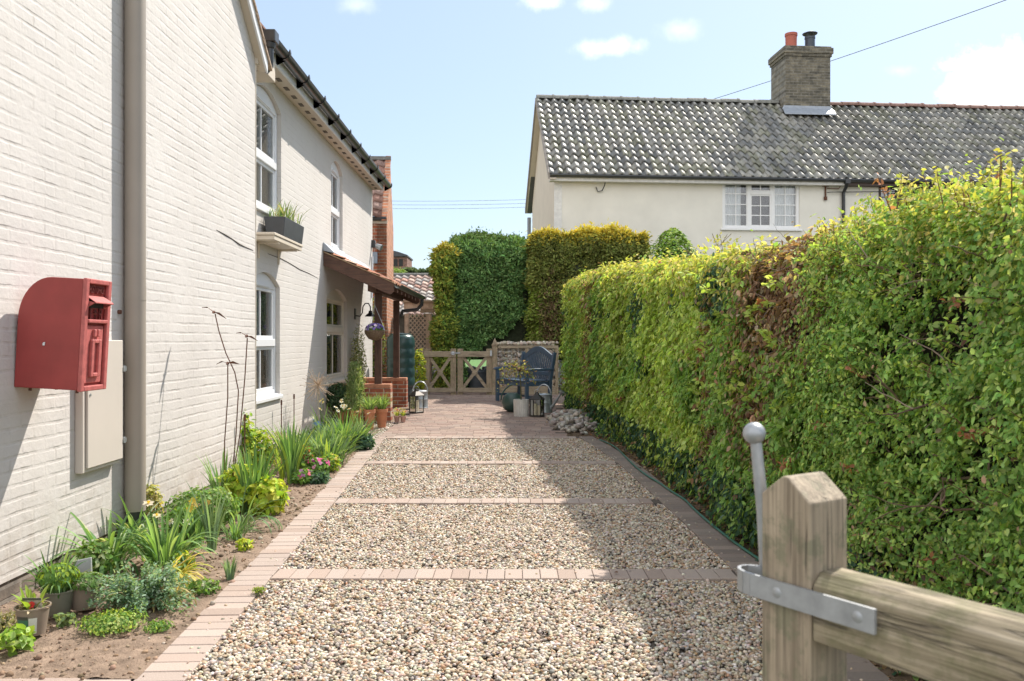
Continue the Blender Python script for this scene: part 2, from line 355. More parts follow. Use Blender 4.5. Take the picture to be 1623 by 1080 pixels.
def leafmesh(name, pos, nrm, tip, size, cols, m=None, parent=None, aspect=.62, fold=.25, droop=.15):
    """many separate six-point leaves: pos base, nrm leaf normal, tip growth direction"""
    n = len(pos); nrm = unit(nrm); tip = unit(tip-nrm*np.sum(tip*nrm, axis=1, keepdims=True)); sd = np.cross(nrm, tip); L = size[:, None]
    W_ = L*aspect*.5
    b = pos; e = pos+tip*L-nrm*L*droop
    l1 = pos+tip*L*.28+sd*W_*.85+nrm*W_*fold; r1 = pos+tip*L*.28-sd*W_*.85+nrm*W_*fold
    l2 = pos+tip*L*.64+sd*W_*.80+nrm*W_*fold*.6-nrm*L*droop*.3; r2 = pos+tip*L*.64-sd*W_*.80+nrm*W_*fold*.6-nrm*L*droop*.3
    V = np.stack([b, l1, l2, e, r2, r1], axis=1).reshape(-1, 3); i = np.arange(n)[:, None]*6
    fc = np.concatenate([i+np.array([[0, 1, 2, 3]]), i+np.array([[0, 3, 4, 5]])], axis=1).reshape(-1, 4)
    return npmesh(name, V, fc, np.repeat(cols, 6, axis=0), m or M_leaf, parent)
ICO = None
def pebbles(name, pos, size, cols, m, flat=.6, kind=None, parent=None, smooth=True):
    t = (1+5**.5)/2
    iv = np.array([(-1, t, 0), (1, t, 0), (-1, -t, 0), (1, -t, 0), (0, -1, t), (0, 1, t), (0, -1, -t), (0, 1, -t), (t, 0, -1), (t, 0, 1), (-t, 0, -1), (-t, 0, 1)])/math.sqrt(1+t*t)
    fi = np.array([(0, 11, 5), (0, 5, 1), (0, 1, 7), (0, 7, 10), (0, 10, 11), (1, 5, 9), (5, 11, 4), (11, 10, 2), (10, 7, 6), (7, 1, 8), (3, 9, 4), (3, 4, 2), (3, 2, 6), (3, 6, 8), (3, 8, 9), (4, 9, 5), (2, 4, 11), (6, 2, 10), (8, 6, 7), (9, 8, 1)])
    n = len(pos); sc = np.stack([NR.uniform(.75, 1.3, n), NR.uniform(.6, 1.0, n), NR.uniform(.75, 1.15, n)*flat], axis=1)*size[:, None]*.5
    V = iv[None]*sc[:, None, :]*(1+NR.uniform(-.16, .16, (n, 12, 1)))
    a = NR.uniform(0, 2*PI, n); tl = NR.normal(0, .35, n); ca, sa, ct, st = np.cos(a), np.sin(a), np.cos(tl), np.sin(tl)
    x, y, z = V[..., 0], V[..., 1], V[..., 2]
    x, z = x*ct[:, None]+z*st[:, None], -x*st[:, None]+z*ct[:, None]
    x, y = x*ca[:, None]-y*sa[:, None], x*sa[:, None]+y*ca[:, None]
    V = np.stack([x, y, z], axis=2)+pos[:, None, :]
    fc = (fi[None]+(np.arange(n)*12)[:, None, None]).reshape(-1, 3)
    o = npmesh(name, V.reshape(-1, 3), fc, np.repeat(cols, 12, axis=0), m, parent, smooth, 3)
    if kind: o['kind'] = kind
    return o
def pick(pal, n, wts=None, j=.12):
    pal = np.array(pal); k = NR.choice(len(pal), n, p=None if wts is None else np.array(wts)/sum(wts)); c = pal[k]
    return np.clip(c*(1+NR.normal(0, j, (n, 1)))*(1+NR.normal(0, j*.3, (n, 3))), .003, .95)
def vnoise(x, y, z, s=1.0, oct_=3):
    """cheap smooth pseudo-noise from warped sines, about -1..1"""
    r = 0; a = 1.0; tot = 0
    for o in range(oct_):
        k = s*(1.9**o); r = r+a*(np.sin(x*k*2.1+1.3*np.sin(y*k*1.7+o*2.1)+o)+np.sin(y*k*2.4+1.7*np.sin(z*k*1.9+o)+2.2*o)+np.sin(z*k*2.2+1.5*np.sin(x*k*1.3+3.1*o)))/3
        tot += a; a *= .55
    return r/tot*1.5
def text_mesh(name, body, size, depth, M, m, parent, local=False, ax=1.0):
    cu = bpy.data.curves.new('letters', 'FONT'); cu.body = body; cu.size = size; cu.extrude = depth; cu.align_x = 'CENTER'; cu.align_y = 'CENTER'
    to = bpy.data.objects.new('letters', cu); C.collection.objects.link(to); dg = bpy.context.evaluated_depsgraph_get()
    me = bpy.data.meshes.new_from_object(to.evaluated_get(dg)); bpy.data.objects.remove(to)
    me.transform(M @ Matrix.Diagonal((ax, 1, 1, 1))); me.materials.clear(); me.materials.append(m)
    o = bpy.data.objects.new(name, me); C.collection.objects.link(o); attach(o, parent, local); return o

# ============================================================ SETTING
# ground sheet
M_ground = simple('rough grass and earth', (.075, .075, .04), .95, var=.5, scale=3)
b = MB(); ys = [-60, 3, 12, 15, 18, 21, 40, 120, 900]; xs = [-900, -60, -8, 8, 60, 900]
vs = [(x, y, g(y)-.06) for y in ys for x in xs]; nx = len(xs)
b.add(vs, [(j*nx+i, j*nx+i+1, (j+1)*nx+i+1, (j+1)*nx+i) for j in range(len(ys)-1) for i in range(nx-1)])
tag(b.build('ground', M_ground), kind='structure')
# drive edges (world x as functions of y)
def kin(y): return np.interp(y, [0, 3.4, 4.9, 7.1, 12.0], [-1.26, -1.29, -1.364, -1.47, -1.76])      # left kerb, inner edge
def kout(y): return kin(y)-.205
def rin(y): return np.interp(y, [0, 5.1, 6.2, 8.2, 9.3, 10.6, 12.0], [1.30, 1.295, 1.27, 1.21, 1.17, 1.08, .93])
def rout(y): return rin(y)+.20
# gravel bed base + pebbles
M_gbase = simple('gravel bed', (.12, .10, .08), .95, var=.4, scale=60, bstr=.8, bdist=.01)
b = MB(); yy = np.linspace(1.2, 12.02, 60)
b.add([p for y in yy for p in ((kin(y)-.03, y, -.016), (rin(y)+.03, y, -.016))], [(2*i, 2*i+1, 2*i+3, 2*i+2) for i in range(59)])
tag(b.build('gravel_bed', M_gbase), kind='structure')
STRIPS = [4.84, 7.09, 9.36, 11.82]                   # near edge of each cross row of blocks
GP = [(.57, .485, .375), (.48, .37, .265), (.37, .265, .18), (.65, .59, .51), (.235, .205, .18), (.115, .105, .10), (.42, .26, .15), (.45, .395, .33), (.30, .265, .23)]
GW = [24, 20, 10, 19, 6, 2.5, 8, 14, 6]
pp = []; ss = []
def scatter(y0, y1, dens, s0, s1, layers=1):
    n = int((y1-y0)*3.3*dens); y = NR.uniform(y0, y1, n); x = NR.uniform(-1.85, 1.35, n)
    ok = (x > kin(y)-.005) & (x < rin(y)+.005)
    for sy in STRIPS: ok &= ~((y > sy-.004) & (y < sy+.206))
    x = x[ok]; y = y[ok]; s = s0+(s1-s0)*NR.beta(2, 3.2, len(x))
    hn = .006*vnoise(x, y, 0*x, 2.2)
    pp.append(np.stack([x, y, -.010+NR.uniform(0, .012, len(x))+hn], axis=1)); ss.append(s)
scatter(2.6, 4.86, 6400, .012, .035); scatter(4.9, 7.1, 5200, .013, .034); scatter(7.1, 9.4, 3600, .015, .036); scatter(9.4, 11.9, 2500, .018, .038)
pos = np.concatenate(pp); siz = np.concatenate(ss)
# a few pebbles kicked on to the block edging and the cross rows
n = 260; y = NR.uniform(3, 11.8, n); side = NR.random(n) < .5
x = np.where(side, kin(y)-np.abs(NR.normal(0, .05, n)), rin(y)+np.abs(NR.normal(0, .07, n)))
m_ = 60; sx = NR.uniform(-1.2, 1.1, m_); sy = np.array(STRIPS)[NR.integers(0, 4, m_)]+NR.uniform(.01, .19, m_)
pos = np.concatenate([pos, np.stack([x, y, np.full(n, .012)], 1), np.stack([sx, sy, np.full(m_, .012)], 1)]); siz = np.concatenate([siz, NR.uniform(.010, .022, n), NR.uniform(.012, .025, m_)])
o = pebbles('gravel', pos, siz, pick(GP, len(pos), GW, j=.16), M_peb, .58, smooth=False)
tag(o, 'loose cream and tan gravel filling the drive between block edgings', 'gravel', kind='stuff')
# block edgings: every block its own bevelled box in one paving mesh
BP = [(.38, .30, .255), (.40, .32, .275), (.36, .28, .235), (.38, .31, .27), (.41, .335, .29)]
BPR = [(.25, .20, .17), (.28, .225, .19), (.22, .18, .155), (.26, .215, .185)]
def block(mb, cx, cy, cz, ux, uy, L, Wd, h=.05, tilt=True, pal=BP):
    c = pal[R.randrange(len(pal))]; k = R.uniform(.93, 1.07); mb.col = tuple(v*k for v in c)
    u = Vector((ux, uy, 0)).normalized(); v = Vector((-u.y, u.x, 0)); dz = R.uniform(-.0015, .0015)
    e = .003; ce = Vector((cx, cy, cz+dz)); vs = []
    for (s, zz) in ((1, -h), (1, -e), (0, 0)):
        a = L/2-(0 if s else e); b_ = Wd/2-(0 if s else e)
        for (i, j) in ((-1, -1), (1, -1), (1, 1), (-1, 1)): vs.append(ce+u*a*i+v*b_*j+Vector((0, 0, zz)))
    mb.add(vs, [(0, 1, 5, 4), (1, 2, 6, 5), (2, 3, 7, 6), (3, 0, 4, 7), (4, 5, 9, 8), (5, 6, 10, 9), (6, 7, 11, 10), (7, 4, 8, 11), (8, 9, 10, 11)])
b = MB(); y = 1.5
while y < 12.0:
    for fi, fo in ((kin, kout), (rin, rout)):
        xm = float(fi(y)+fo(y))/2; dx = float(fi(y+.05)-fi(y-.05))/.1
        block(b, xm+R.uniform(-.002, .002), y, .012, 1, -dx, .2, .0955, pal=BP if fi is kin else BPR)
    y += .1015
tag(b.build('block_edging', M_block), kind='structure')
b = MB()
for sy in STRIPS:
    x = float(kin(sy+.1))+.055
    while x < float(rin(sy+.1))-.03: block(b, x, sy+.1+R.uniform(-.002, .002), .012, 0, 1, .2, .0985); x += .1015
x = kout(3.3)-.06
while x > -2.62: block(b, x-.05, 3.36, .012, 1, 0, .197, .0985); block(b, x-.05, 3.255, .012, 1, 0, .197, .0985); x -= .2015
tag(b.build('block_rows', M_block), kind='structure')
M_joint = simple('sand joints', (.095, .075, .06), .95, var=.4, scale=50)
b = MB(); yy = np.linspace(1.4, 12.05, 50)
for fi, fo in ((kin, kout), (rout, rin)):
    b.add([p for y in yy for p in ((float(fo(y)), y, .003), (float(fi(y)), y, .003))], [(2*i, 2*i+1, 2*i+3, 2*i+2) for i in range(49)])
for sy in STRIPS: b.add([(kin(sy), sy, .002), (rin(sy), sy, .002), (rin(sy), sy+.2, .002), (kin(sy), sy+.2, .002)], [(0, 1, 2, 3)])
tag(b.build('edging_sand', M_joint), kind='structure')
# patio of larger pavers
PP = [(.33, .245, .205), (.30, .215, .18), (.36, .27, .22), (.27, .205, .175), (.32, .25, .21)]
b = MB()
def pl(y): return np.interp(y, [12, 12.6, 13.6, 14.1, 16.0, 21.3], [-1.95, -1.92, -1.88, -1.8, -1.93, -2.6])
def pr(y): return np.interp(y, [12, 13, 14.5, 17.0, 21.3], [.62, .55, .55, .95, 1.5])
y = 12.09
row = 0
while y < 21.2:
    dw = .155; x = float(pl(y))+(R.uniform(0, .1)); row += 1
    while x < float(pr(y)):
        L = R.choice([.155, .205, .235]); block(b, x+L/2, y, g(y)+.013, 1, 0, L-.006, dw-.006, pal=PP, h=.06); x += L
    y += dw
tag(b.build('patio_paving', M_block), kind='structure')
b = MB(); yy = [12.03, 15, 18, 21.25]
b.add([p for y in yy for p in ((float(pl(y))-.1, y, g(y)+.006), (float(pr(y))+.15, y, g(y)+.006))], [(2*i, 2*i+1, 2*i+3, 2*i+2) for i in range(3)])
tag(b.build('patio_sand', M_joint), kind='structure')
# soil of the flower bed and of the strip under the hedge
def soil(name, xa, xb, y0, y1, nx, ny, amp, base, colr):
    X = np.linspace(0, 1, nx); Y = np.linspace(y0, y1, ny); YY, XX = np.meshgrid(Y, X, indexing='ij')
    xl = np.array([xa(v) for v in Y])[:, None]; xr = np.array([xb(v) for v in Y])[:, None]; XW = xl+(xr-xl)*XX
    gy = np.array([g(v) for v in Y])[:, None]
    edge = np.clip(np.minimum(XX, 1-XX)*8, 0, 1)
    Z = (base-.075*(1-XX)**2 if name == 'flower_bed_soil' else base)+gy+amp*(vnoise(XW, YY, 0*XW, 3.0)*.5+vnoise(XW, YY, 0*XW+3, 14.0)*.35+.3)*edge+NR.normal(0, amp*.10, XW.shape)*edge
    V = np.stack([XW, YY, Z], 2).reshape(-1, 3); i = np.arange(ny-1)[:, None]*nx+np.arange(nx-1)[None]
    fc = np.stack([i, i+1, i+nx+1, i+nx], 2).reshape(-1, 4)
    o = npmesh(name, V, fc, None, colr, None, True); tag(o, kind='structure'); return V
M_soil = simple('dry brown soil', (.23, .17, .128), .97, var=.35, scale=14, bstr=.8, bdist=.012, spec=.1)
M_soild = simple('dark leafy soil', (.12, .085, .058), .97, var=.4, scale=14, bstr=.8, bdist=.012, spec=.1)
sv = soil('flower_bed_soil', lambda y: -2.95, lambda y: float(kout(y))+.012, 3.4, 12.6, 90, 560, .020, .012, M_soil)
k = NR.choice(len(sv), 9000); cp = sv[k]+np.stack([NR.normal(0, .01, 9000), NR.normal(0, .01, 9000), NR.uniform(0, .006, 9000)], 1)
cp = cp[(cp[:, 0] > -2.61)]
tag(pebbles('soil_crumbs', cp, NR.gamma(2, .006, len(cp)).clip(.004, .04), pick([(.27, .19, .13), (.20, .135, .09), (.32, .24, .17), (.14, .10, .07), (.42, .36, .29)], len(cp), [30, 25, 20, 10, 7]), M_soilcl, .7, smooth=False), 'crumbly dry soil clods and small stones on the flower bed', 'soil', kind='stuff')
sv2 = soil('hedge_strip_soil', lambda y: float(rout(min(y, 12)))-.01 if y < 12 else float(pr(y))-.05, lambda y: 3.2, 1.5, 17.5, 40, 300, .03, -.005, M_soild)
k = NR.choice(len(sv2), 26000); cp = sv2[k]+np.stack([NR.normal(0, .03, 26000), NR.normal(0, .03, 26000), np.full(26000, .006)], 1)
cp = cp[(cp[:, 0] < 2.1) & (cp[:, 0] > np.array([rout(min(v, 12)) for v in cp[:, 1]])-.04*NR.random(len(cp)))]
nl = len(cp)
o = leafmesh('leaf_litter', cp, NR.normal(0, .5, (nl, 3))+[0, 0, 1], NR.normal(0, 1, (nl, 3)), NR.uniform(.02, .05, nl), pick([(.24, .13, .07), (.32, .21, .12), (.15, .09, .055), (.38, .30, .20), (.10, .14, .05)], nl, [4, 4, 4, 2, 1]), M_petal)
tag(o, 'brown fallen leaves and litter along the foot of the hedge', 'leaf litter', kind='stuff')
# gravelly corner in front of the porch walls
n = 2600; y = NR.uniform(11.6, 13.75, n); x = NR.uniform(-2.84, -1.85, n); tag(pebbles('path_stones', np.stack([x, y, np.array([g(v) for v in y])+.012], 1), NR.uniform(.015, .045, n), pick([(.5, .43, .35), (.38, .30, .23), (.30, .25, .2), (.6, .55, .48)], n), M_peb, .6), 'loose stones scattered before the brick porch walls', 'stones', kind='stuff')
sv3 = soil('porch_corner_soil', lambda y: -2.95, lambda y: float(pl(max(y, 12)))+.02, 12.6, 16.2, 30, 80, .015, .008, M_soil)
# cobble pile under the far end of the hedge
n = 420; cx_, cy_ = .98, 13.6; x = cx_+NR.normal(0, .24, n); y = cy_+NR.normal(0, .75, n)
dd = ((x-cx_)/.42)**2+((y-cy_)/1.3)**2; ok = (dd < 1.2) & (x > np.interp(y, [12, 14.5, 17], [.62, .58, 1.0])); x = x[ok]; y = y[ok]; dd = dd[ok]
z = np.array([g(v) for v in y])+.02+NR.uniform(0, 1, len(x))*.13*(1.2-dd)
tag(pebbles('cobbles', np.stack([x, y, z], 1), NR.uniform(.06, .135, len(x)), pick([(.36, .34, .31), (.30, .27, .23), (.44, .42, .38), (.25, .22, .19), (.40, .33, .27)], len(x)), M_peb, .7), 'heap of pale rounded cobbles at the foot of the hedge', 'cobbles', kind='stuff')
# lawn beyond the gate
b = MB(); b.add([(-5, 21.3, .145), (6, 21.3, .145), (6, 60, .145), (-5, 60, .145)], [(0, 1, 2, 3)])
M_lawn = simple('lawn', (.06, .15, .02), .9, var=.3, scale=9)
tag(b.build('lawn', M_lawn), kind='structure')
# ============================================================ WHITE HOUSE (left)
XN = -2.62; YC = 8.79           # near gabled wall and its far corner
XF = -2.84; YE = 17.5           # recessed front wall with the windows and its far corner
house = thing('brick_house', 'cream painted brick house along the left of the drive with white sash windows', 'house', (XN, 6, 0))
# near wall: gable outline in the Y-Z plane
def zver(y): return 4.25+(YC-y)*.79
rid = 4.85; zr = zver(rid)
b = MB(); zt = zver(YC)
b.prism([(XN, .9, .10), (XN, YC, .10), (XN, YC, zt), (XN, rid, zr), (XN, .9, zt)], (-.28, 0, 0)); b.build('gable_wall', M_wall, house)
M_plinth = brickmat('bare grey plinth bricks', 'yzx', (.20, .165, .135), (.14, .11, .095), (.26, .23, .2), ms=.012, bd=.012)
b = MB(); b.prism([(XN-.012, .9, -.12), (XN-.012, YC-.01, -.12), (XN-.012, YC-.01, .099), (XN-.012, .9, .099)], (-.26, 0, 0)); b.build('plinth', M_plinth, house)
b = MB(); b.tube([(XN-.004, YC-.004, .1), (XN-.004, YC-.004, zt-.05)], .012, 8); b.build('corner_bead', M_cream, house)
# cement fillet below the corner: gable roof, barge boards and verge
b = MB(); o_ = .0
def slopebar(mb, x0, x1, d0, d1, y0=None, y1=None):
    """a bar following both slopes of the gable, x0..x1 across, d0..d1 above the wall-head line"""
    for sgn in (1, -1):
        ye = rid+sgn*(YC+.10-rid); ze = zver(YC+.10)
        mb.prism([(x0, ye, ze+d0), (x0, rid, zr+d0), (x0, rid, zr+d1), (x0, ye, ze+d1)], (x1-x0, 0, 0))
slopebar(b, XN+.002, XN+.075, -.045, -.02); b.build('verge_soffit', M_cream, house)
b = MB(); slopebar(b, XN+.076, XN+.096, -.06, .075); b.build('bargeboard', M_upvc, house)
b = MB(); slopebar(b, XN-.3, XN+.075, .0, .05); b.build('undercloak', M_lead, house)
M_vergecol = simple('lichened verge tile', (.36, .27, .20), .9, var=.35, scale=25, bstr=.6)
b = MB()
for sgn in (1, -1):
    k = 18
    for i in range(k):
        t0 = i/k; t1 = (i+1)/k+.02
        y0 = rid+sgn*(YC+.12-rid)*t0; y1 = rid+sgn*(YC+.12-rid)*t1; z0 = zr-(zr-zver(YC+.12))*t0; z1 = zr-(zr-zver(YC+.12))*t1
        b.prism([(XN-3.5, y0, z0+.055), (XN-3.5, y1, z1+.075), (XN-3.5, y1, z1+.105), (XN-3.5, y0, z0+.085)], (3.615, 0, 0))
b.build('gable_roof', M_vergecol, house)
# box end where the eaves meet the gable
b = MB(); b.prism([(XN+.03, YC-.03, 4.17), (XN+.03, YC+.62, 4.17), (XN+.03, YC+.62, 4.40), (XN+.03, YC-.03, 4.32)], (-.24, 0, 0)); b.build('eaves_box', M_cream, house, bevel=.006)
b = MB(); b.tube([(XN-.06, YC+.03, 4.06), (XN-.06, YC+.22, 4.14)], .05, 12)
# recessed front wall with arched openings
ops = [  # y0, y1, z0, zspring, rise
    (9.40, 10.52, .70, 2.00, .14), (9.42, 10.58, 2.86, 4.13, .15), (13.50, 14.42, 2.84, 4.10, .15), (13.18, 14.80, .72, 2.02, .16)]
def wall_open(mb, X, y0, y1, z0, z1, ops, depth):
    ys = sorted({y0, y1, *[o[0] for o in ops], *[o[1] for o in ops]})
    def q(a, b_, c, d): mb.add([(X, a, c), (X, b_, c), (X, b_, d), (X, a, d)], [(0, 1, 2, 3)])
    for a, b_ in zip(ys[:-1], ys[1:]):
        m_ = (a+b_)/2; cov = sorted([o for o in ops if o[0] <= m_ <= o[1]], key=lambda o: o[2])
        zc = z0; spans = []
        # arches are cut column by column so that overlapping windows of two storeys can share columns
        n = 10
        for i in range(n):
            ya = a+(b_-a)*i/n; yb = a+(b_-a)*(i+1)/n; lo0 = lo1 = z0
            for o in cov:
                q2 = [(X, ya, lo0), (X, yb, lo1), (X, yb, o[2]), (X, ya, o[2])]; mb.add(q2, [(0, 1, 2, 3)])
                ar = lambda y: o[3]+o[4]*(1-((y-(o[0]+o[1])/2)/((o[1]-o[0])/2))**2)
                lo0 = ar(ya); lo1 = ar(yb)
                mb.add([(X, ya, lo0), (X, yb, lo1), (X-depth, yb, lo1), (X-depth, ya, lo0)], [(0, 1, 2, 3)])
            mb.add([(X, ya, lo0), (X, yb, lo1), (X, yb, z1), (X, ya, z1)], [(0, 1, 2, 3)])
    for o in ops:
        for yy_ in (o[0], o[1]): mb.add([(X, yy_, o[2]), (X, yy_, o[3]), (X-depth, yy_, o[3]), (X-depth, yy_, o[2])], [(0, 1, 2, 3)])
        mb.add([(X, o[0], o[2]), (X, o[1], o[2]), (X-depth, o[1], o[2]), (X-depth, o[0], o[2])], [(0, 1, 2, 3)])
b = MB(); wall_open(b, XF, YC-.2, YE, .10, 4.44, ops, .11)
b.add([(XF, YE, .1), (XF, YE, 4.44), (XF-4, YE, 4.44), (XF-4, YE, .1)], [(0, 1, 2, 3)])
b.build('front_wall', M_wall2, house)
b = MB(); b.box(XF-.2, XF-.01, YC-.2, YE-.01, -.1, .099); b.build('front_plinth', M_plinth, house)
b = MB(); b.box(XF-1.6, XF-1.55, YC, YE-.15, .1, 4.4); b.box(XF-1.55, XF-.14, YE-.3, YE-.25, .1, 4.4); b.box(XF-1.55, XF-.12, YC-.1, YC-.05, .1, 4.4); b.box(XF-1.55, XF-.12, YC-.05, YE-.3, 2.42, 2.5); b.build('interior', M_dark, house)
def arch_pts(y0, y1, zs, rise, n=14): return [(y0+(y1-y0)*i/n, zs+rise*(1-(2*i/n-1)**2)) for i in range(n+1)]
M_wh2 = simple('ivory window paint', (.62, .58, .50), .45, var=.04, bstr=0)
def sash(parent, op, trans=.48, M=M_upvc, curtain=True, glazing=1, sill=True):
    y0, y1, z0, zs, rise = op; X = XF-.085; fw = .055
    wd = thing('window', None, None, (XF, (y0+y1)/2, z0)); wd.parent = parent; wd.matrix_parent_inverse = Matrix.Translation(-parent.location)
    b = MB()
    outer = [(y0+.003, z0+.003), (y1-.003, z0+.003)]+[(y, z-.003) for y, z in reversed(arch_pts(y0+.003, y1-.003, zs, rise))]
    zt_ = zs-.035
    inner = [(y0+fw, z0+fw), (y1-fw, z0+fw), (y1-fw, zt_), (y0+fw, zt_)]
    # frame members
    b.box(X-.03, X+.035, y0+.003, y0+fw, z0+.003, zt_); b.box(X-.03, X+.035, y1-fw, y1-.003, z0+.003, zt_); b.box(X-.03, X+.035, y0+fw, y1-fw, z0+.003, z0+fw)
    hp = [(X-.03, y0+.003, zt_)]+[(X-.03, y, z-.004) for y, z in arch_pts(y0+.003, y1-.003, zs, rise)]+[(X-.03, y1-.003, zt_)]
    b.prism(hp, (.065, 0, 0))
    zm = z0+(zs-z0)*trans; b.box(X-.03, X+.045, y0+fw, y1-fw, zm-.045, zm+.045)
    b.build('frame', M, wd, bevel=.006)
    b = MB()
    for (za, zb) in ((z0+fw, zm-.045), (zm+.045, zt_)):       # inner casements
        k = .038
        b.box(X-.02, X+.02, y0+fw, y0+fw+k, za, zb); b.box(X-.02, X+.02, y1-fw-k, y1-fw, za, zb); b.box(X-.02, X+.02, y0+fw+k, y1-fw-k, za, za+k); b.box(X-.02, X+.02, y0+fw+k, y1-fw-k, zb-k, zb)
        if glazing: ym = (y0+y1)/2; b.box(X-.012, X+.012, ym-.012, ym+.012, za+k, zb-k)
    b.build('casement', M, wd, bevel=.004)
    b = MB(); b.box(X-.006, X+.002, y0+fw+.03, y1-fw-.03, z0+fw+.02, zt_-.02); b.build('glass', M_glass, wd)
    b = MB(); b.box(X+.035, X+.047, y0+.3, y1-.3, zt_-.035+.05, zt_-.005+.05); b.build('vent', M, wd)
    if curtain:
        b = MB()
        for (ya, yb) in ((y0+.05, y0+.05+(y1-y0)*.47), (y1-.05-(y1-y0)*.46, y1-.05)):
            n = 28; vs = []
            for i in range(n+1):
                yy_ = ya+(yb-ya)*i/n; xx = X-.07+.022*math.sin(i*1.5)+.01*math.sin(i*.6)
                vs += [(xx, yy_, z0+.0), (xx, yy_, zs+rise)]
            b.add(vs, [(2*i, 2*i+2, 2*i+3, 2*i+1) for i in range(n)])
        b.build('curtain', M_curtain, wd, smooth=True)
    if sill:
        b = MB(); b.prism([(XF+.035, y0-.03, z0-.055), (XF+.035, y0-.03, z0-.012), (XF-.05, y0-.03, z0+.012), (XF-.05, y0-.03, z0-.055)], (0, y1-y0+.06, 0)); b.build('sill', M, wd, bevel=.006)
    return wd
sash(house, ops[0]); sash(house, ops[1]); sash(house, ops[2]); w4 = sash(house, ops[3], trans=.62, M=M_wh2, curtain=False)
# potted plant and green glazed inside lower window are suggestions of the room: a pale vase on the inner sill
b = MB(); b.lathe([(.04, 0), (.07, .05), (.075, .14), (.045, .2), (.05, .26)], (XF-.26, 10.05, .82), 16); b.build('vase', simple('pale green glass', (.35, .5, .42), .2), house, smooth=True)
# soffit, fascia and round vents
b = MB(); b.box(XF+.002, XF+.20, YC+.1, YE+.06, 4.42, 4.44); b.build('soffit', M_cream, house)
y = YC+.9
while y < YE-.1: b = MB(); b.box(XF+.07, XF+.12, y, y+.13, 4.412, 4.4195); b.build('soffit_vent', simple('vent grey', (.14, .12, .10), .8), house); y += .36
b = MB(); b.box(XF+.20, XF+.222, YC+.1, YE+.06, 4.405, 4.60); b.box(XF+.01, XF+.2, YE+.04, YE+.06, 4.445, 4.60); b.build('fascia', M_upvc, house, bevel=.003)
# front slope roof (recedes above the gutter)
b = MB()
for i in range(22):
    x0 = XF+.26-i*.2; z0 = 4.60+(XF+.26-x0)*.8
    b.prism([(x0, YC+.05, z0+.02), (x0-.23, YC+.05, z0+.19), (x0-.23, YC+.05, z0+.17), (x0, YC+.05, z0)], (0, YE-YC+.08, 0))
b.build('front_roof', M_tilered if False else simple('red brown roof tiles', (.26, .13, .09), .85, var=.35, scale=18), house)
GX = XF+.30
gut = MB(); n = 10; vs = []
for yy_ in (YC+.26, YE+.10):
    for k_, rr in ((1, .068), (-1, .061)):
        for i in range(n+1):
            a = PI+PI*i/n if k_ == 1 else 2*PI-PI*i/n
            vs.append((GX+rr*math.cos(a), yy_, 4.545+rr*math.sin(a)))
m2 = 2*(n+1); gut.add(vs, [(i, (i+1) % m2, m2+(i+1) % m2, m2+i) for i in range(m2)]+[tuple(range(m2)), tuple(reversed(range(m2, 2*m2)))])
gutter = gut.build('gutter', M_black, house, smooth=True)
first = None
for i in range(10):
    yy_ = YC+.75+i*.90
    if first is None:
        b = MB(); vs = []
        for i2 in range(n+1): a = PI+PI*i2/n; vs.append((GX+.080*math.cos(a), yy_, 4.548+.080*math.sin(a)))
        b.prism(vs+[(GX+.075, yy_, 4.585), (GX+.06, yy_, 4.55), (GX-.077, yy_, 4.60), (GX-.077, yy_, 4.42)], (0, .055, 0)); first = b.build('gutter_bracket', M_black, house, bevel=.003)
    else:
        c = first.copy(); C.collection.objects.link(c); c.location = (0, i*.90, 0)
b = MB(); b.box(GX-.07, GX+.08, YC+.14, YC+.30, 4.46, 4.59); b.lathe([(.05, 0), (.06, .05), (.062, .12)], (GX+.005, YC+.21, 4.40), 16); b.build('gutter_outlet', M_black, house, bevel=.012, seg=2)
b = MB(); b.tube([(GX+.005, YC+.21, 4.42), (GX+.005, YC+.21, 4.28), (GX-.005, YC+.21, 4.21), (GX-.05, YC+.22, 4.17)], .040, 14); b.build('gutter_downpipe', M_black, house, smooth=True)
# wide stone-coloured pipe running down the near wall
b = MB(); b.tube([(XN+.07, 5.82, .20), (XN+.07, 5.82, 5.6)], .068, 24); b.tube([(XN+.07, 5.82, 1.62), (XN+.07, 5.82, 1.72)], .0695, 24)
b.build('drain_pipe', M_pipe, house, smooth=True)
b = MB(); b.tube([(XN+.07, 5.82, .0), (XN+.07, 5.82, .205)], .060, 20); b.build('drain_base', M_black, house, smooth=True)
b = MB(); b.tube([(XN, 5.72, 1.54), (XN+.02, 5.72, 1.54)], .014, 8); b.build('pipe_fixing', M_rust, house)
# thin cracks: open joints that step through the paint
b = MB(); b.tube([(XN+.001, y, z) for y, z in ((7.62, 2.33), (7.85, 2.315), (8.05, 2.30), (8.25, 2.275), (8.42, 2.268), (8.70, 2.262))], [.002, .007, .005, .008, .006, .003], 5); b.build('crack', simple('open joint', (.07, .055, .045), .95), house)
b = MB()
b.tube([(XF+.001, y, z) for y, z in ((10.0, 2.36), (10.6, 2.355), (11.0, 2.335), (11.5, 2.30), (12.0, 2.29), (12.6, 2.26))], [.003, .006, .005, .006, .005, .002], 5)
b.build('crack', simple('open joint', (.07, .055, .045), .95), house)
# white conduit and its box under the corner lamp
b = MB(); b.tube([(XF+.02, YE-.12, 3.05), (XF+.02, YE-.14, 2.5), (XF+.02, YE-.2, 2.2)], .018, 8); b.build('conduit', M_upvc, house)

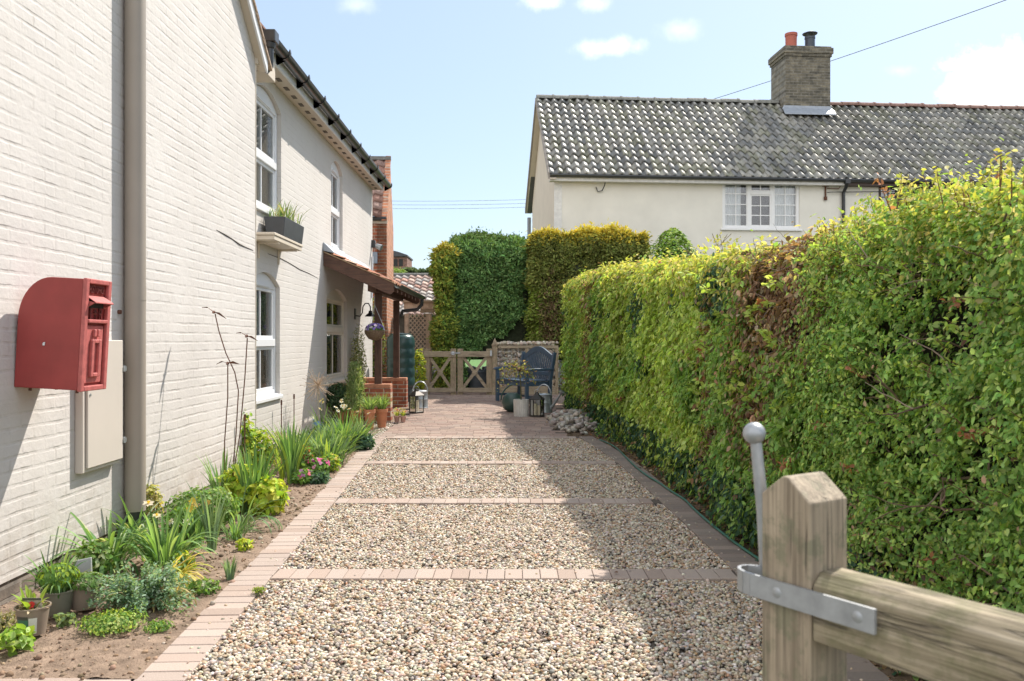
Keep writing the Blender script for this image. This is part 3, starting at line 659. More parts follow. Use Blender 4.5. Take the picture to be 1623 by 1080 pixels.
# corner floodlight
fl = thing('floodlight', 'small silver security floodlight on the far upper corner of the cream house', 'outdoor light', tuple(P(591, 388, 17.4)))
b = MB(); c = P(591, 388, 17.4); b.box(c.x-.04, c.x+.05, c.y-.04, c.y+.04, c.z-.06, c.z+.09); b.build('mount', M_black, fl, bevel=.006)
b = MB(); c2 = P(600, 391, 17.4); b.tube([c2+Vector((-.05, 0, .02)), c2+Vector((.06, -.02, -.03))], [.045, .065], 16); b.build('lamp_head', M_galv, fl, smooth=True)

# ------------------------------------------------------------ red wall-mounted letter box
PB = Vector((XN, 4.52, 1.105)); pb = thing('post_box', 'red cast iron post box with curved back mounted on the cream wall', 'post box', tuple(PB)); pb.rotation_euler = (0, rad(3.2), 0)
Wb = .275; Db = .335; Hb = .59
M_pfront = simple('faded red front paint in sunlit tone', (.43, .11, .10), .6, var=.22, scale=22, bstr=.25, bdist=.002); M_letter = simple('shade-toned red lettering', (.13, .022, .02), .6)  # front pink mixes faded paint with sunlight put into the colour
prof = [(0, 0), (Db, 0), (Db, Hb)]+[(.17-.17*math.sin(a), Hb-.225+.225*math.cos(a)) for a in [PI/2*i/10 for i in range(11)]]
b = MB(); b.prism([(x, 0, z) for x, z in prof], (0, Wb, 0)); b.build('body', M_postred, pb, local=True, bevel=.006, seg=2)
b = MB(); t = .022
b.box(Db+.001, Db+t, -.006, .03, -.006, Hb+.004); b.box(Db+.001, Db+t, Wb-.03, Wb+.006, -.006, Hb+.004); b.box(Db+.001, Db+t, .03, Wb-.03, -.006, .022); b.box(Db+.001, Db+t, .03, Wb-.03, Hb-.022, Hb+.004); b.box(Db+.001, Db+t+.006, .03, Wb-.03, Hb-.232, Hb-.212)
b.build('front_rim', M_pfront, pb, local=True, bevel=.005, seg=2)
b = MB(); b.prism([(Db+.002, .035, Hb-.085), (Db+.055, .035, Hb-.118), (Db+.055, .035, Hb-.126), (Db+.002, .035, Hb-.112)], (0, Wb-.07, 0)); 
for yy_ in (.035, Wb-.043): b.prism([(Db+.002, yy_, Hb-.085), (Db+.055, yy_, Hb-.12), (Db+.002, yy_, Hb-.155)], (0, .008, 0))
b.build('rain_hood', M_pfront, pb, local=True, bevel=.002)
b = MB(); b.box(Db-.004, Db+.003, .045, Wb-.045, Hb-.15, Hb-.118); b.build('slot', M_dark, pb, local=True)
b = MB()   # door plate with raised frame and collection plate
b.box(Db+.001, Db+.010, .045, Wb-.045, .035, Hb-.245)
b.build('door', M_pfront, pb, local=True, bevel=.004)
b = MB(); y0, y1, z0, z1 = .085, Wb-.085, .07, .27
b.box(Db+.010, Db+.026, y0, y0+.028, z0, z1); b.box(Db+.010, Db+.026, y1-.028, y1, z0, z1); b.box(Db+.010, Db+.026, y0+.028, y1-.028, z0, z0+.02); b.box(Db+.010, Db+.026, y0+.028, y1-.028, z1-.02, z1)
for k_ in (.125, .165): b.box(Db+.010, Db+.026, k_-.02, k_+.005, .285, .325)
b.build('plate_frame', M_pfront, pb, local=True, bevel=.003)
rotF = Matrix(((0, 0, 1, 0), (1, 0, 0, 0), (0, 1, 0, 0), (0, 0, 0, 1)))
def ftxt(s, size, y, z, ax=1): text_mesh('lettering', s, size, .004, Matrix.Translation((Db+.006, y, z)) @ rotF, M_letter, pb, True, ax)  # letters and crown: shade of the relief put into their darker colour
ftxt('POST OFFICE', .056, Wb/2, Hb-.054, .50); ftxt('E', .085, .085, Hb-.184, .75); ftxt('R', .085, .19, Hb-.184, .75); ftxt('II', .035, .1375, Hb-.20, .7)
b = MB(); b.box(Db+.002, Db+.010, .122, .153, Hb-.178, Hb-.172)
for k_ in (.124, .1375, .151): b.tube([(Db+.005, k_, Hb-.174), (Db+.005, .1375+(k_-.1375)*.4, Hb-.157)], .003, 5)
b.build('crown_emblem', M_letter, pb, local=True)
for xx, yy_ in ((.06, .05), (.12, .2), (.31, .05)): b = MB(); b.tube([(xx, yy_, 0), (xx, yy_, -.018)], .008, 8); b.build('bolt', M_rust, pb, local=True)
b = MB(); b.tube([(.145, -.004, .235), (.15, -.004, .245), (.147, -.004, .228)], .006, 5); b.build('paint_chip', M_upvc, pb, local=True)

# ------------------------------------------------------------ meter cabinet
mc = thing('meter_cabinet', 'flat beige meter cabinet on the cream wall below the red post box', 'cabinet', (XN, 5.15, .55))
b = MB(); b.box(XN+.001, XN+.048, 5.15, 5.64, .55, 1.345); b.build('case', M_cab, mc, bevel=.004)
b = MB(); b.box(XN+.049, XN+.062, 5.185, 5.655, .575, 1.352); b.build('door', M_cab, mc, bevel=.004)
for zz in (1.15, .68): b = MB(); b.box(XN+.05, XN+.07, 5.655, 5.69, zz, zz+.03); b.tube([(XN+.064, 5.672, zz-.005), (XN+.064, 5.672, zz+.035)], .008, 8); b.build('hinge', M_galv, mc)
b = MB(); b.tube([(XN+.062, 5.215, 1.02), (XN+.066, 5.215, 1.02)], .009, 10); b.build('lock', M_galv, mc)

# ------------------------------------------------------------ shelf and trough planter below the upper window
sh = thing('planter_shelf', 'cream wooden bracket shelf on the house wall below the upper window', 'shelf', (XF, 10.0, 2.68))
b = MB(); b.box(XF+.002, XF+.26, 9.35, 10.62, 2.50, 2.53); b.box(XF+.002, XF+.25, 9.37, 10.60, 2.45, 2.498); b.build('board', M_cream, sh, bevel=.004)
for yy_ in (9.60, 10.42):
    b = MB(); b.box(XF+.004, XF+.022, yy_-.015, yy_+.015, 2.27, 2.448); b.box(XF+.023, XF+.24, yy_-.015, yy_+.015, 2.428, 2.448); b.build('bracket', M_cream, sh)
def ribbon(mb, base, dirv, L, w0, curve, n=6, col=(.1, .2, .04), upn=None, twist=0):
    """one strap leaf: starts upward and bends over along dirv"""
    d = Vector(dirv); d.z = 0; d = d.normalized() if d.length > 1e-4 else Vector((1, 0, 0)); sd = Vector((-d.y, d.x, 0)); p = Vector(base); vs = []; ang = PI/2-curve*.15
    for i in range(n+1):
        t = i/n; wv = w0*(.55+.9*t)*(1 if t < .45 else max(.04, 1-((t-.45)/.55)**1.8)); c2 = sd
        if twist: c2 = (Matrix.Rotation(twist*t, 3, 'Z') @ sd)
        nn = d*(-math.sin(ang))+Vector((0, 0, math.cos(ang)))
        vs += [p-c2*wv/2, p-nn*wv*.22, p+c2*wv/2]
        a2 = ang-curve*t*1.35; p = p+(d*math.cos(a2)+Vector((0, 0, math.sin(a2))))*(L/n)
    fs = []
    for i in range(n): fs += [(3*i, 3*i+1, 3*i+4, 3*i+3), (3*i+1, 3*i+2, 3*i+5, 3*i+4)]
    mb.col = col; mb.add(vs, fs)
def jit(c, k=.18): s = R.uniform(1-k, 1+k); return (c[0]*s*R.uniform(.93, 1.07), c[1]*s, c[2]*s*R.uniform(.9, 1.1))
def strap_clump(name, base, parent, n, L, wd, curve, cols, spread=.05, m=None, lean=None):
    mb = MB(); base = Vector(base)
    for i in range(n):
        a = R.uniform(0, 2*PI); r = spread*math.sqrt(R.random()); d = Vector((math.cos(a), math.sin(a), 0))
        if lean: d = (d+Vector(lean)).normalized()
        ribbon(mb, base+Vector((math.cos(a)*r, math.sin(a)*r, -.01)), d, L*R.uniform(.6, 1.12), wd*R.uniform(.7, 1.2), curve*R.uniform(.25, 1.5), 7, jit(R.choice(cols)), twist=R.uniform(-.6, .6))
    return mb.build(name, m or M_leaf, parent, smooth=True)
tp = thing('trough_planter', 'dark grey trough planter with pale shoots on the shelf under the upper window', 'planter', (XF+.14, 10.05, 2.66))
b = MB(); yA, yB = 9.70, 10.60
def trough(mb, x0, x1, z0, z1, e):
    mb.add([(x0+e, yA+e, z0), (x1-e, yA+e, z0), (x1-e, yB-e, z0), (x0+e, yB-e, z0), (x0, yA, z1), (x1, yA, z1), (x1, yB, z1), (x0, yB, z1), (x0+.015, yA+.015, z1), (x1-.015, yA+.015, z1), (x1-.015, yB-.015, z1), (x0+.015, yB-.015, z1), (x0+.02, yA+.02, z1-.03), (x1-.02, yA+.02, z1-.03), (x1-.02, yB-.02, z1-.03), (x0+.02, yB-.02, z1-.03)],
           [(0, 3, 2, 1), (0, 1, 5, 4), (1, 2, 6, 5), (2, 3, 7, 6), (3, 0, 4, 7), (4, 5, 9, 8), (5, 6, 10, 9), (6, 7, 11, 10), (7, 4, 8, 11), (8, 9, 13, 12), (9, 10, 14, 13), (10, 11, 15, 14), (11, 8, 12, 15), (12, 13, 14, 15)])
trough(b, XF+.04, XF+.28, 2.532, 2.75, .022); b.build('trough', simple('slate grey plastic', (.055, .06, .068), .45, var=.15), tp, bevel=.004)
mb = MB()
for i in range(80):
    yy_ = R.uniform(yA+.05, yB-.05); ribbon(mb, (XF+R.uniform(.08, .25), yy_, 2.70), (R.uniform(-1, 1), R.uniform(-1, 1), 0), R.uniform(.14, .36), .016, R.uniform(.2, 1.4), 5, jit(R.choice([(.22, .33, .16), (.30, .38, .20), (.16, .26, .10), (.42, .40, .22)])))
mb.build('shoots', M_leaf, tp, smooth=True)

# ------------------------------------------------------------ gooseneck wall lamp
c = Wx(562, 498, XF); gl = thing('wall_lamp', 'black gooseneck wall lamp beside the ground floor porch window', 'wall lamp', tuple(c))
b = MB(); b.box(XF+.002, XF+.02, c.y-.05, c.y+.05, c.z-.10, c.z+.10); b.build('backplate', M_black, gl, bevel=.004)
b = MB(); b.tube([(XF+.02, c.y, c.z-.03), (XF+.10, c.y, c.z-.04), (XF+.14, c.y, c.z+.02), (XF+.15, c.y, c.z+.13), (XF+.19, c.y, c.z+.19), (XF+.25, c.y, c.z+.19), (XF+.285, c.y, c.z+.13), (XF+.285, c.y, c.z+.02)], .011, 8); b.build('arm', M_black, gl, smooth=True)
b = MB(); b.lathe([(.03, .06), (.035, .02), (.10, -.035), (.10, -.045), (.03, -.02)], (XF+.285, c.y, c.z+.0), 18); b.build('lamp_shade', M_black, gl, smooth=True)

# ------------------------------------------------------------ porch
YP0 = 12.93; YP1 = 16.5
porch = thing('porch', 'lean-to porch with brown timber posts and clay tile roof on the cream house', 'porch', (XF, 14.7, 0))
top = (XF+.005, 2.62); bot = (-1.80, 2.16)
sv_ = Vector((bot[0]-top[0], 0, bot[1]-top[1])); sn = Vector((-sv_.z, 0, sv_.x)).normalized()
def pantiles(name, m, parent, O, u, s, Lu, Ls, tw, ch, amp, pal, wts=None, local=False, lip=.028, ragged=.0, colfn=None):
    """clay pantiles as a real surface: rows overlap, each tile has its own S roll, tilt and colour"""
    O = Vector(O); u = Vector(u).normalized(); s = Vector(s).normalized(); nn = u.cross(s).normalized()
    if nn.z < 0: nn = -nn
    nc = max(1, int(round(Lu/tw))); nr = max(1, int(round(Ls/ch))); tw = Lu/nc; ch = Ls/nr; K = 8
    V = []; FC = []; CO = []
    for r in range(nr):
        for c_ in range(nc):
            col = np.array(pal[R.choices(range(len(pal)), wts)[0]])*R.uniform(.75, 1.25)
            if colfn: col = colfn(c_/nc, r/nr, col)
            dz = R.uniform(-.004, .004); sk = R.uniform(-.006, .006); base = len(V)
            for (sa, zz) in ((ch*r-.012+R.uniform(-ragged, ragged), lip-.022), (ch*r-.012, lip), (ch*(r+.5), lip*.55), (ch*(r+1)+.02, .0)):
                for i in range(K+1):
                    t = i/K; h = amp*(math.sin(2*PI*t)+.35*math.sin(4*PI*t+.4))
                    p = O+u*(tw*(c_+t*1.0)+sk*.3)+s*(sa+sk*t)+nn*(h+zz+dz); V.append(p[:]); CO.append(col)
            for j in range(3):
                for i in range(K): FC.append((base+j*(K+1)+i, base+j*(K+1)+i+1, base+(j+1)*(K+1)+i+1, base+(j+1)*(K+1)+i))
    return npmesh(name, np.array(V), np.array(FC), np.clip(np.array(CO), .01, .9), m, parent, False, 4, local)
RT = [(.44, .20, .12), (.38, .16, .095), (.50, .28, .19), (.33, .15, .10), (.55, .36, .27)]
pantiles('roof', M_tilered, porch, (bot[0]-.03, YP0-.02, bot[1]+.075), (0, 1, 0), (top[0]-bot[0], 0, top[1]-bot[1]+.02), YP1-YP0+.04, sv_.length+.02, .2, .20, .018, RT)
b = MB(); b.prism([(top[0], YP0+.05, top[1]+.03), (bot[0], YP0+.05, bot[1]+.03), (bot[0], YP0+.05, bot[1]+.045), (top[0], YP0+.05, top[1]+.045)], (0, YP1-YP0-.1, 0)); b.build('roof_boards', M_brownwood, porch)
for yy_ in (YP0, YP1-.03):
    b = MB(); b.prism([(top[0], yy_, top[1]-.14), (bot[0]-.12, yy_, bot[1]-.085), (bot[0]-.03, yy_, bot[1]-.12), (bot[0]+.03, yy_, bot[1]-.07), (bot[0]+.03, yy_, bot[1]+.045), (top[0], yy_, top[1]+.055)], (0, .028, 0)); b.build('bargeboard', M_brownwood, porch, bevel=.004)
b = MB(); b.prism([(top[0], YP0-.012, top[1]+.058), (bot[0]+.03, YP0-.012, bot[1]+.048), (bot[0]+.03, YP0-.012, bot[1]+.062), (top[0], YP0-.012, top[1]+.075)], (0, .09, 0)); b.build('undercloak', simple('weathered slate strip', (.36, .25, .15), .8), porch)
b = MB(); b.prism([(top[0], YP0-.03, top[1]+.08), (top[0], YP0-.03, top[1]+.20), (top[0]+.012, YP0-.03, top[1]+.20), (top[0]+.16, YP0-.03, top[1]+.055), (top[0]+.16, YP0-.03, top[1]+.045)], (0, YP1-YP0+.06, 0)); b.build('flashing', M_lead, porch)
b = MB()
for i in range(7): yy_ = YP0+.25+i*.5; b.prism([(top[0], yy_, top[1]-.07), (bot[0]-.02, yy_, bot[1]-.06), (bot[0]-.02, yy_, bot[1]+.02), (top[0], yy_, top[1]+.02)], (0, .05, 0))
b.build('rafters', M_brownwood, porch)
b = MB(); b.box(-2.19, -2.07, YP0+.12, YP1-.1, bot[1]-.06, bot[1]+.06); b.build('wall_plate', M_brownwood, porch)
b = MB(); vs = []; n = 10; PX = bot[0]+.085
for yy_ in (YP0-.02, YP1+.02):
    for k_, rr in ((1, .06), (-1, .052)):
        for i in range(n+1): a = PI+PI*i/n if k_ == 1 else 2*PI-PI*i/n; vs.append((PX+rr*math.cos(a), yy_, bot[1]+.03+rr*math.sin(a)))
b.add(vs, [(i, (i+1) % m2, m2+(i+1) % m2, m2+i) for i in range(m2)]+[tuple(range(m2)), tuple(reversed(range(m2, 2*m2)))]); b.build('gutter', M_black, porch, smooth=True)
b = MB(); b.tube([(PX, YP1-.08, bot[1]), (PX-.01, YP1-.08, bot[1]-.13), (PX-.10, YP1-.08, bot[1]-.22), (-2.08, YP1-.12, bot[1]-.25), (-2.12, YP1-.12, bot[1]-.35)], .035, 12); b.build('downpipe', M_black, porch, smooth=True)
for (xx, yy_, z0_) in ((-2.13, 13.70, .60), (-2.18, 16.22, .58)):
    b = MB(); b.box(xx-.055, xx+.055, yy_-.055, yy_+.055, z0_, bot[1]-.061); b.build('post', M_brownpost, porch, bevel=.006)
def pier(name, x0, x1, y0, y1, z0, z1):
    t = b = MB(); b.box(x0, x1, y0, y1, z0, z1-.065); o = b.build(name, M_red, porch)
    b = MB(); b.box(x0, x1-.002, y0-.006, y1+.006, z1-.064, z1); b.build('coping', simple('red coping brick', (.42, .19, .11), .85, var=.25, scale=20, bstr=.5), o, bevel=.012, seg=2)
pier('brick_wall', XF+.002, -1.92, 13.60, 13.82, -.05, .66); pier('brick_wall', XF+.002, -1.98, 16.12, 16.34, -.05, .65)
# hanging basket under the porch
c = P(594, 527, 13.35); hb = thing('hanging_basket', 'hanging basket of purple and white flowers below the porch roof', 'hanging basket', tuple(c))
b = MB(); b.lathe([(.02, -.13), (.10, -.10), (.155, -.02), (.165, .03), (.15, .03)], c, 18); b.build('basket', simple('brown wicker', (.16, .11, .07), .9, var=.5, scale=60, bstr=.9, bdist=.01), hb, smooth=True)
b = MB()
for a in (0, 2.1, 4.2): b.tube([c+Vector((.16*math.cos(a), .16*math.sin(a), .03)), c+Vector((0, 0, .42)), c+Vector((0, 0, .58))], .003, 5)
b.build('chain', M_galv, hb)
n = 260; d = NR.normal(0, 1, (n, 3)); d[:, 2] = np.abs(d[:, 2])*.7; d = unit(d)
leafmesh('foliage', np.array(c)+d*[.15, .15, .09]+[0, 0, .02], d, NR.normal(0, 1, (n, 3))+[0, 0, .4], NR.uniform(.03, .06, n), pick([(.08, .16, .04), (.12, .22, .06)], n), parent=hb)
n = 70; d = NR.normal(0, 1, (n, 3)); d[:, 2] = np.abs(d[:, 2])+.4; d = unit(d)
leafmesh('flowers', np.array(c)+d*[.15, .15, .11]+[0, 0, .03], d, NR.normal(0, 1, (n, 3)), NR.uniform(.035, .06, n), pick([(.24, .16, .55), (.40, .30, .70), (.70, .66, .80)], n, [4, 3, 2]), M_petal, hb, aspect=.95)
# ============================================================ BRICK BUILDINGS BEHIND
ann = thing('brick_annexe', 'red brick building with pantile roof just past the far end of the cream house', 'building', (-3.6, 19, 0), rz=0)
ang = rad(3.7); U = Vector((math.cos(ang), math.sin(ang), 0)); Vv = Vector((-math.sin(ang), math.cos(ang), 0)); O = Vector((-2.77, 19.0, 0))
def T3(o, u, v): M = Matrix.Identity(4); M.col[0][:3] = u; M.col[1][:3] = v; M.col[3][:3] = o; return M
TA = T3(O, U, Vv)
b = MB(); b.T = TA; b.box(-4, 0, 0, .2, 0, 4.02); b.build('front_wall', M_red, ann)
b = MB(); b.T = TA; b.prism([(0.004, 0, 0), (0.004, 2.0, 0), (0.004, 2.0, 4.02), (0.004, 1.0, 5.50), (0.004, 0, 4.02)], (-.22, 0, 0)); b.build('gable_wall', M_redlit, ann)
b = MB(); b.T = TA; b.box(-4, .02, -.03, 0, 3.93, 4.02); b.build('eaves_board', M_cream, ann)
b = MB(); b.T = TA; b.tube([(-4, -.09, 4.03), (.0, -.09, 4.03)], .05, 10); b.build('gutter', M_black, ann)
sl_ = Vector((0, 1.12, 1.50)); M3 = TA.to_3x3()
pantiles('roof', M_tilered, ann, TA @ Vector((-4, -.12, 3.98+.08)), U, M3 @ sl_, 3.90, sl_.length, .21, .235, .024, [(.30, .17, .13), (.24, .13, .10), (.42, .30, .26), (.36, .24, .2), (.18, .11, .09)], lip=.035)
b = MB(); b.T = TA; b.box(-4, .02, .93, 1.07, 5.54, 5.62); b.build('ridge', simple('grey ridge tile', (.16, .16, .15), .85, var=.3), ann)
b = MB(); b.T = TA; b.prism([(-.10, -.14, 3.98), (.02, -.14, 3.98), (.02, 1.0, 5.58), (-.10, 1.0, 5.58), ], (0, .02, .07)); b.build('verge', M_redlit, ann)
b = MB(); c = TA @ Vector((0, 0, 0)); b.T = TA; b.box(-.36, -.20, -.04, -.005, 3.05, 3.30); b.build('vent_box', simple('blue grey enamel', (.25, .30, .36), .5), ann, bevel=.005)

# low tiled outhouse behind the trellis
sh_ = thing('outhouse', 'low outhouse with mottled pink and grey pantile roof beyond the water butt', 'outbuilding', (-3.2, 26, 0.2))
zt_ = P(0, 437, 28.5).z; ze_ = P(0, 500, 26).z
pantiles('roof', M_tilered, sh_, (-4.3, 26, ze_), (1, 0, 0), (0, 2.5, zt_-ze_), 2.3, math.hypot(2.5, zt_-ze_), .23, .24, .028, [(.42, .24, .19), (.5, .36, .3), (.34, .31, .29), (.46, .42, .38), (.3, .2, .17)], lip=.035)
b = MB(); b.box(-4.25, -2.05, 26.1, 28.4, .1, ze_-.02); b.build('wall', simple('dark creosoted boards', (.06, .045, .035), .9, var=.3), sh_)
b = MB(); b.prism([(-4.36, 25.95, ze_+.0), (-4.36, 28.5, zt_+.04), (-4.36, 28.5, zt_+.10), (-4.36, 25.95, ze_+.07)], (.13, 0, 0)); b.build('verge', simple('pale mortar', (.5, .47, .43), .9), sh_)
b = MB(); b.tube([(-4.3, 28.52, zt_+.03), (-2.0, 28.52, zt_+.03)], .055, 8); b.build('ridge', simple('grey ridge tile', (.16, .16, .15)), sh_)
# far brick building on the skyline
fb = thing('far_brick_building', 'small distant red brick building on the skyline behind the outhouse', 'building', tuple(P(634, 430, 60)))
a = P(618, 434, 60); c = P(645, 407, 60); zb = .1
M_farbrick = brickmat('far brick', 'xzy', (.26, .12, .09), (.2, .09, .07), (.3, .25, .2))
b = MB(); b.box(a.x-3, c.x, 60, 63, zb, c.z); b.build('wall', M_farbrick, fb)
b = MB(); b.prism([(a.x-3, 59.8, c.z), (c.x+.06, 59.8, c.z), (c.x+.06, 59.8, c.z+.10), (a.x+.6, 59.8, c.z+.32), (a.x-3, 59.8, c.z+1.2)], (0, 3.4, 0)); b.build('roof', simple('dark slate', (.07, .07, .075), .8), fb)
for px0, px1 in ((624, 630), (632.5, 638.5)):
    wa = P(px0, 422, 60); wb = P(px1, 411, 60); b = MB(); b.box(wa.x, wb.x, 59.95, 59.999, wa.z, wb.z); o = b.build('window', M_dark, fb)

# ------------------------------------------------------------ timber trellis
tr = thing('trellis_arbour', 'timber arbour with diamond lattice panel between the water butt and the tall hedge', 'arbour', (-2.4, 20.9, .2))
Yt = 20.9; M_arbour_lit = woodmat('arbour timber in sunlit tone', (.62, .50, .38), (.40, .31, .22), 'z')  # arbour timber lightened: missing sunlight put into its colour
def bx(mb, px0, px1, py0, py1, Y, dep):
    a = P(px0, py1, Y); c = P(px1, py0, Y); mb.box(a.x, c.x, Y, Y+dep, a.z, c.z)
b = MB(); bx(b, 675, 684, 497, 632, Yt, .13); b.build('post', M_arbour_lit, tr, bevel=.006)
b = MB(); bx(b, 641, 648, 497, 634, Yt, .13); b.build('post', M_arbour_lit, tr, bevel=.006)
b = MB(); bx(b, 640, 692, 480, 490, Yt-.05, .12); b.build('beam', M_arbour_lit, tr, bevel=.006)
b = MB(); bx(b, 666, 688, 490, 496, Yt-.04, .1); b.build('beam', M_oakx, tr, bevel=.006)
b = MB(); bx(b, 638, 694, 476, 480, Yt-.1, .5); b.build('top_board', M_oakx, tr, bevel=.006)
b = MB(); A0 = P(648, 560, Yt); A1 = P(675, 497, Yt); wX = A1.x-A0.x; hZ = A1.z-A0.z; stp = .098
def clipline(x, z, sg):
    pts = []
    for t in np.linspace(-3, 3, 601):
        xx, zz = x+t, z+sg*t*1.15
        if A0.x <= xx <= A1.x and A0.z <= zz <= A1.z: pts.append((xx, zz))
    return (pts[0], pts[-1]) if len(pts) > 3 else None
for sg, off in ((1, 0), (-1, .012)):
    k = -3.0
    while k < 3.0:
        s_ = clipline(A0.x+k, A0.z if sg > 0 else A0.z, sg)
        if s_: b.bar((s_[0][0], Yt+.05+off, s_[0][1]), (s_[1][0], Yt+.05+off, s_[1][1]), .010, .026, (0, 1, 0)) if False else b.bar((s_[0][0], Yt+.05+off, s_[0][1]), (s_[1][0], Yt+.05+off, s_[1][1]), .026, .010, (0, 1, 0))
        k += stp
b.build('lattice', M_arbour_lit, tr)
for i, py in enumerate((515, 529, 543, 556, 572)):
    b = MB(); bx(b, 684.5, 694, py, py+6, Yt+.05, .03); b.build('side_rail', M_oakx, tr)

# ------------------------------------------------------------ double gate
YG = 18.8; zg = g(YG)
def gate_leaf(px0, px1, label, hingeR):
    t = thing('garden_gate', label, 'gate', tuple(P((px0+px1)/2, 625, YG)), 'pair of cross-braced gates')
    x0 = P(px0, 0, YG).x; x1 = P(px1, 0, YG).x; zt = P(0, 553, YG).z; zb_ = P(0, 628, YG).z
    for a_, c_ in ((x0, x0+.125), (x1-.125, x1)):
        b = MB(); b.box(a_, c_, YG, YG+.05, zb_, zt); b.build('stile', M_oakz, t, bevel=.006)
    for za, zc in ((557, 566), (615, 622)):
        b = MB(); b.box(x0-.0, x1+.0, YG-.022, YG-.002, P(0, zc, YG).z, P(0, za, YG).z); b.build('rail', M_oakx, t, bevel=.004)
    z0 = P(0, 615, YG).z; z1 = P(0, 566, YG).z
    b = MB(); b.bar((x0+.12, YG+.012, z0), (x1-.12, YG+.012, z1), .065, .02, (0, 1, 0)); b.build('brace', M_oakx, t)
    b = MB(); b.bar((x0+.12, YG+.036, z1), (x1-.12, YG+.036, z0), .065, .02, (0, 1, 0)); b.build('brace', M_oakx, t)
    b = MB(); c = P((px0+px1)/2, 591, YG); b.prism([(c.x-.07, YG-.01, c.z), (c.x, YG-.01, c.z-.07), (c.x+.07, YG-.01, c.z), (c.x, YG-.01, c.z+.07)], (0, .012, 0)); b.build('brace_plate', M_oakx, t)
    return t
t1 = gate_leaf(672, 723, 'left leaf of the low cross-braced timber gate, nearer the water butt', 0)
t2 = gate_leaf(725, 780, 'right leaf of the low cross-braced timber gate, beside the blue bench', 1)
b = MB(); c = P(718, 560, YG); b.tube([(c.x-.05, YG-.035, c.z), (c.x+.16, YG-.035, c.z)], .012, 8); b.box(c.x-.03, c.x+.03, YG-.04, YG-.023, c.z-.04, c.z+.04); b.build('latch', M_galv, t1)
b = MB(); c = P(779, 560, YG); b.box(c.x-.03, c.x+.01, YG-.04, YG-.023, c.z-.06, c.z+.06); b.build('hinge', M_galv, t2)
gp = thing('gate_post', 'timber gate post with pointed cap beside the stone-filled fence', 'post', tuple(P(784, 630, YG)))
a = P(780, 632, YG); c = P(788.5, 548, YG); b = MB(); b.box(a.x, c.x, YG-.02, YG+.11, a.z, c.z); b.build('post', M_oakz, gp, bevel=.006)
b = MB(); m_ = (a.x+c.x)/2; b.box(a.x-.012, c.x+.012, YG-.032, YG+.122, c.z, c.z+.03); b.add([(a.x, YG-.02, c.z+.03), (c.x, YG-.02, c.z+.03), (c.x, YG+.11, c.z+.03), (a.x, YG+.11, c.z+.03), (m_, YG+.045, c.z+.17)], [(0, 1, 4), (1, 2, 4), (2, 3, 4), (3, 0, 4)]); b.build('cap', M_oakz, gp)
gp2 = thing('gate_post', 'timber hanging post at the left end of the low gate by the arbour', 'post', tuple(P(667, 632, YG)))
a = P(664, 632, YG); c = P(671.5, 553, YG); b = MB(); b.box(a.x, c.x, YG-.02, YG+.10, a.z, c.z); b.build('post', M_oakz, gp2, bevel=.006)
b = MB(); b.box(a.x-.01, c.x+.01, YG-.03, YG+.11, c.z, c.z+.03); b.build('cap', M_oakz, gp2)

# ------------------------------------------------------------ stone-filled wire fence
gf = thing('stone_fence', 'timber-framed wire fence filled with pale stones behind the blue bench', 'fence', tuple(P(836, 625, 18.8)))
YF = 18.85
for px0, px1 in ((832.5, 837.5), (880, 885)):
    b = MB(); bx(b, px0, px1, 549, 632, YF-.02, .07); b.build('post', M_oakz, gf, bevel=.004)
b = MB(); bx(b, 789, 885, 548, 552.5, YF-.025, .30); b.build('rail', M_oakx, gf, bevel=.004)
b = MB(); bx(b, 789, 880, 612, 629, YF-.02, .08); b.build('sleeper', M_oakx, gf, bevel=.006)
x0 = P(789, 0, YF).x; x1 = P(884, 0, YF).x; z0 = P(0, 612, YF).z; z1 = P(0, 552, YF).z
n = 1100; pos = np.stack([NR.uniform(x0, x1, n), YF+NR.uniform(.06, .24, n), NR.uniform(z0, z1, n)], 1)
n2 = 110; pos = np.concatenate([pos, np.stack([NR.uniform(x0, x1, n2), YF+NR.uniform(.0, .25, n2), z1+.075+NR.uniform(0, .05, n2)], 1)])
o = pebbles('stone_fill', pos, NR.uniform(.07, .13, len(pos)), pick([(.58, .52, .44), (.46, .40, .33), (.64, .58, .5), (.34, .3, .25), (.54, .43, .33)], len(pos)), M_peb, .8, parent=gf)
o['kind'] = 'stuff'
b = MB(); x = x0
while x < x1: b.tube([(x, YF+.01, z0), (x, YF+.01, z1)], .0025, 4); x += .075
z = z0
while z < z1: b.tube([(x0, YF+.01, z), (x1, YF+.01, z)], .0025, 4); z += .075
b.build('wire_mesh', M_galv, gf)
# stones lying beyond the gate, and a dark trough
n = 520; pos = np.stack([NR.uniform(-2.4, -.55, n), NR.uniform(20.6, 21.8, n), NR.uniform(.16, .62, n)], 1)
pos[:, 2] = .15+(pos[:, 1]-20.6)*.35+NR.uniform(0, .12, n)
tag(pebbles('rockery_stones', pos, NR.uniform(.08, .2, n), pick([(.42, .39, .35), (.3, .27, .24), (.5, .47, .43)], n), M_peb, .75), 'bank of pale stones on the grass beyond the low gate', 'stones', kind='stuff')
tb = thing('metal_tub', 'dark metal tub standing on the stones beyond the right gate leaf', 'tub', (-.80, 20.2, .15))
b = MB(); b.lathe([(.20, 0), (.26, .45), (.275, .46), (.275, .5), (.24, .5), (.2, .42)], (-.80, 20.2, .15), 20); b.build('tub', simple('dark zinc', (.12, .14, .16), .5, .5), tb, smooth=True)

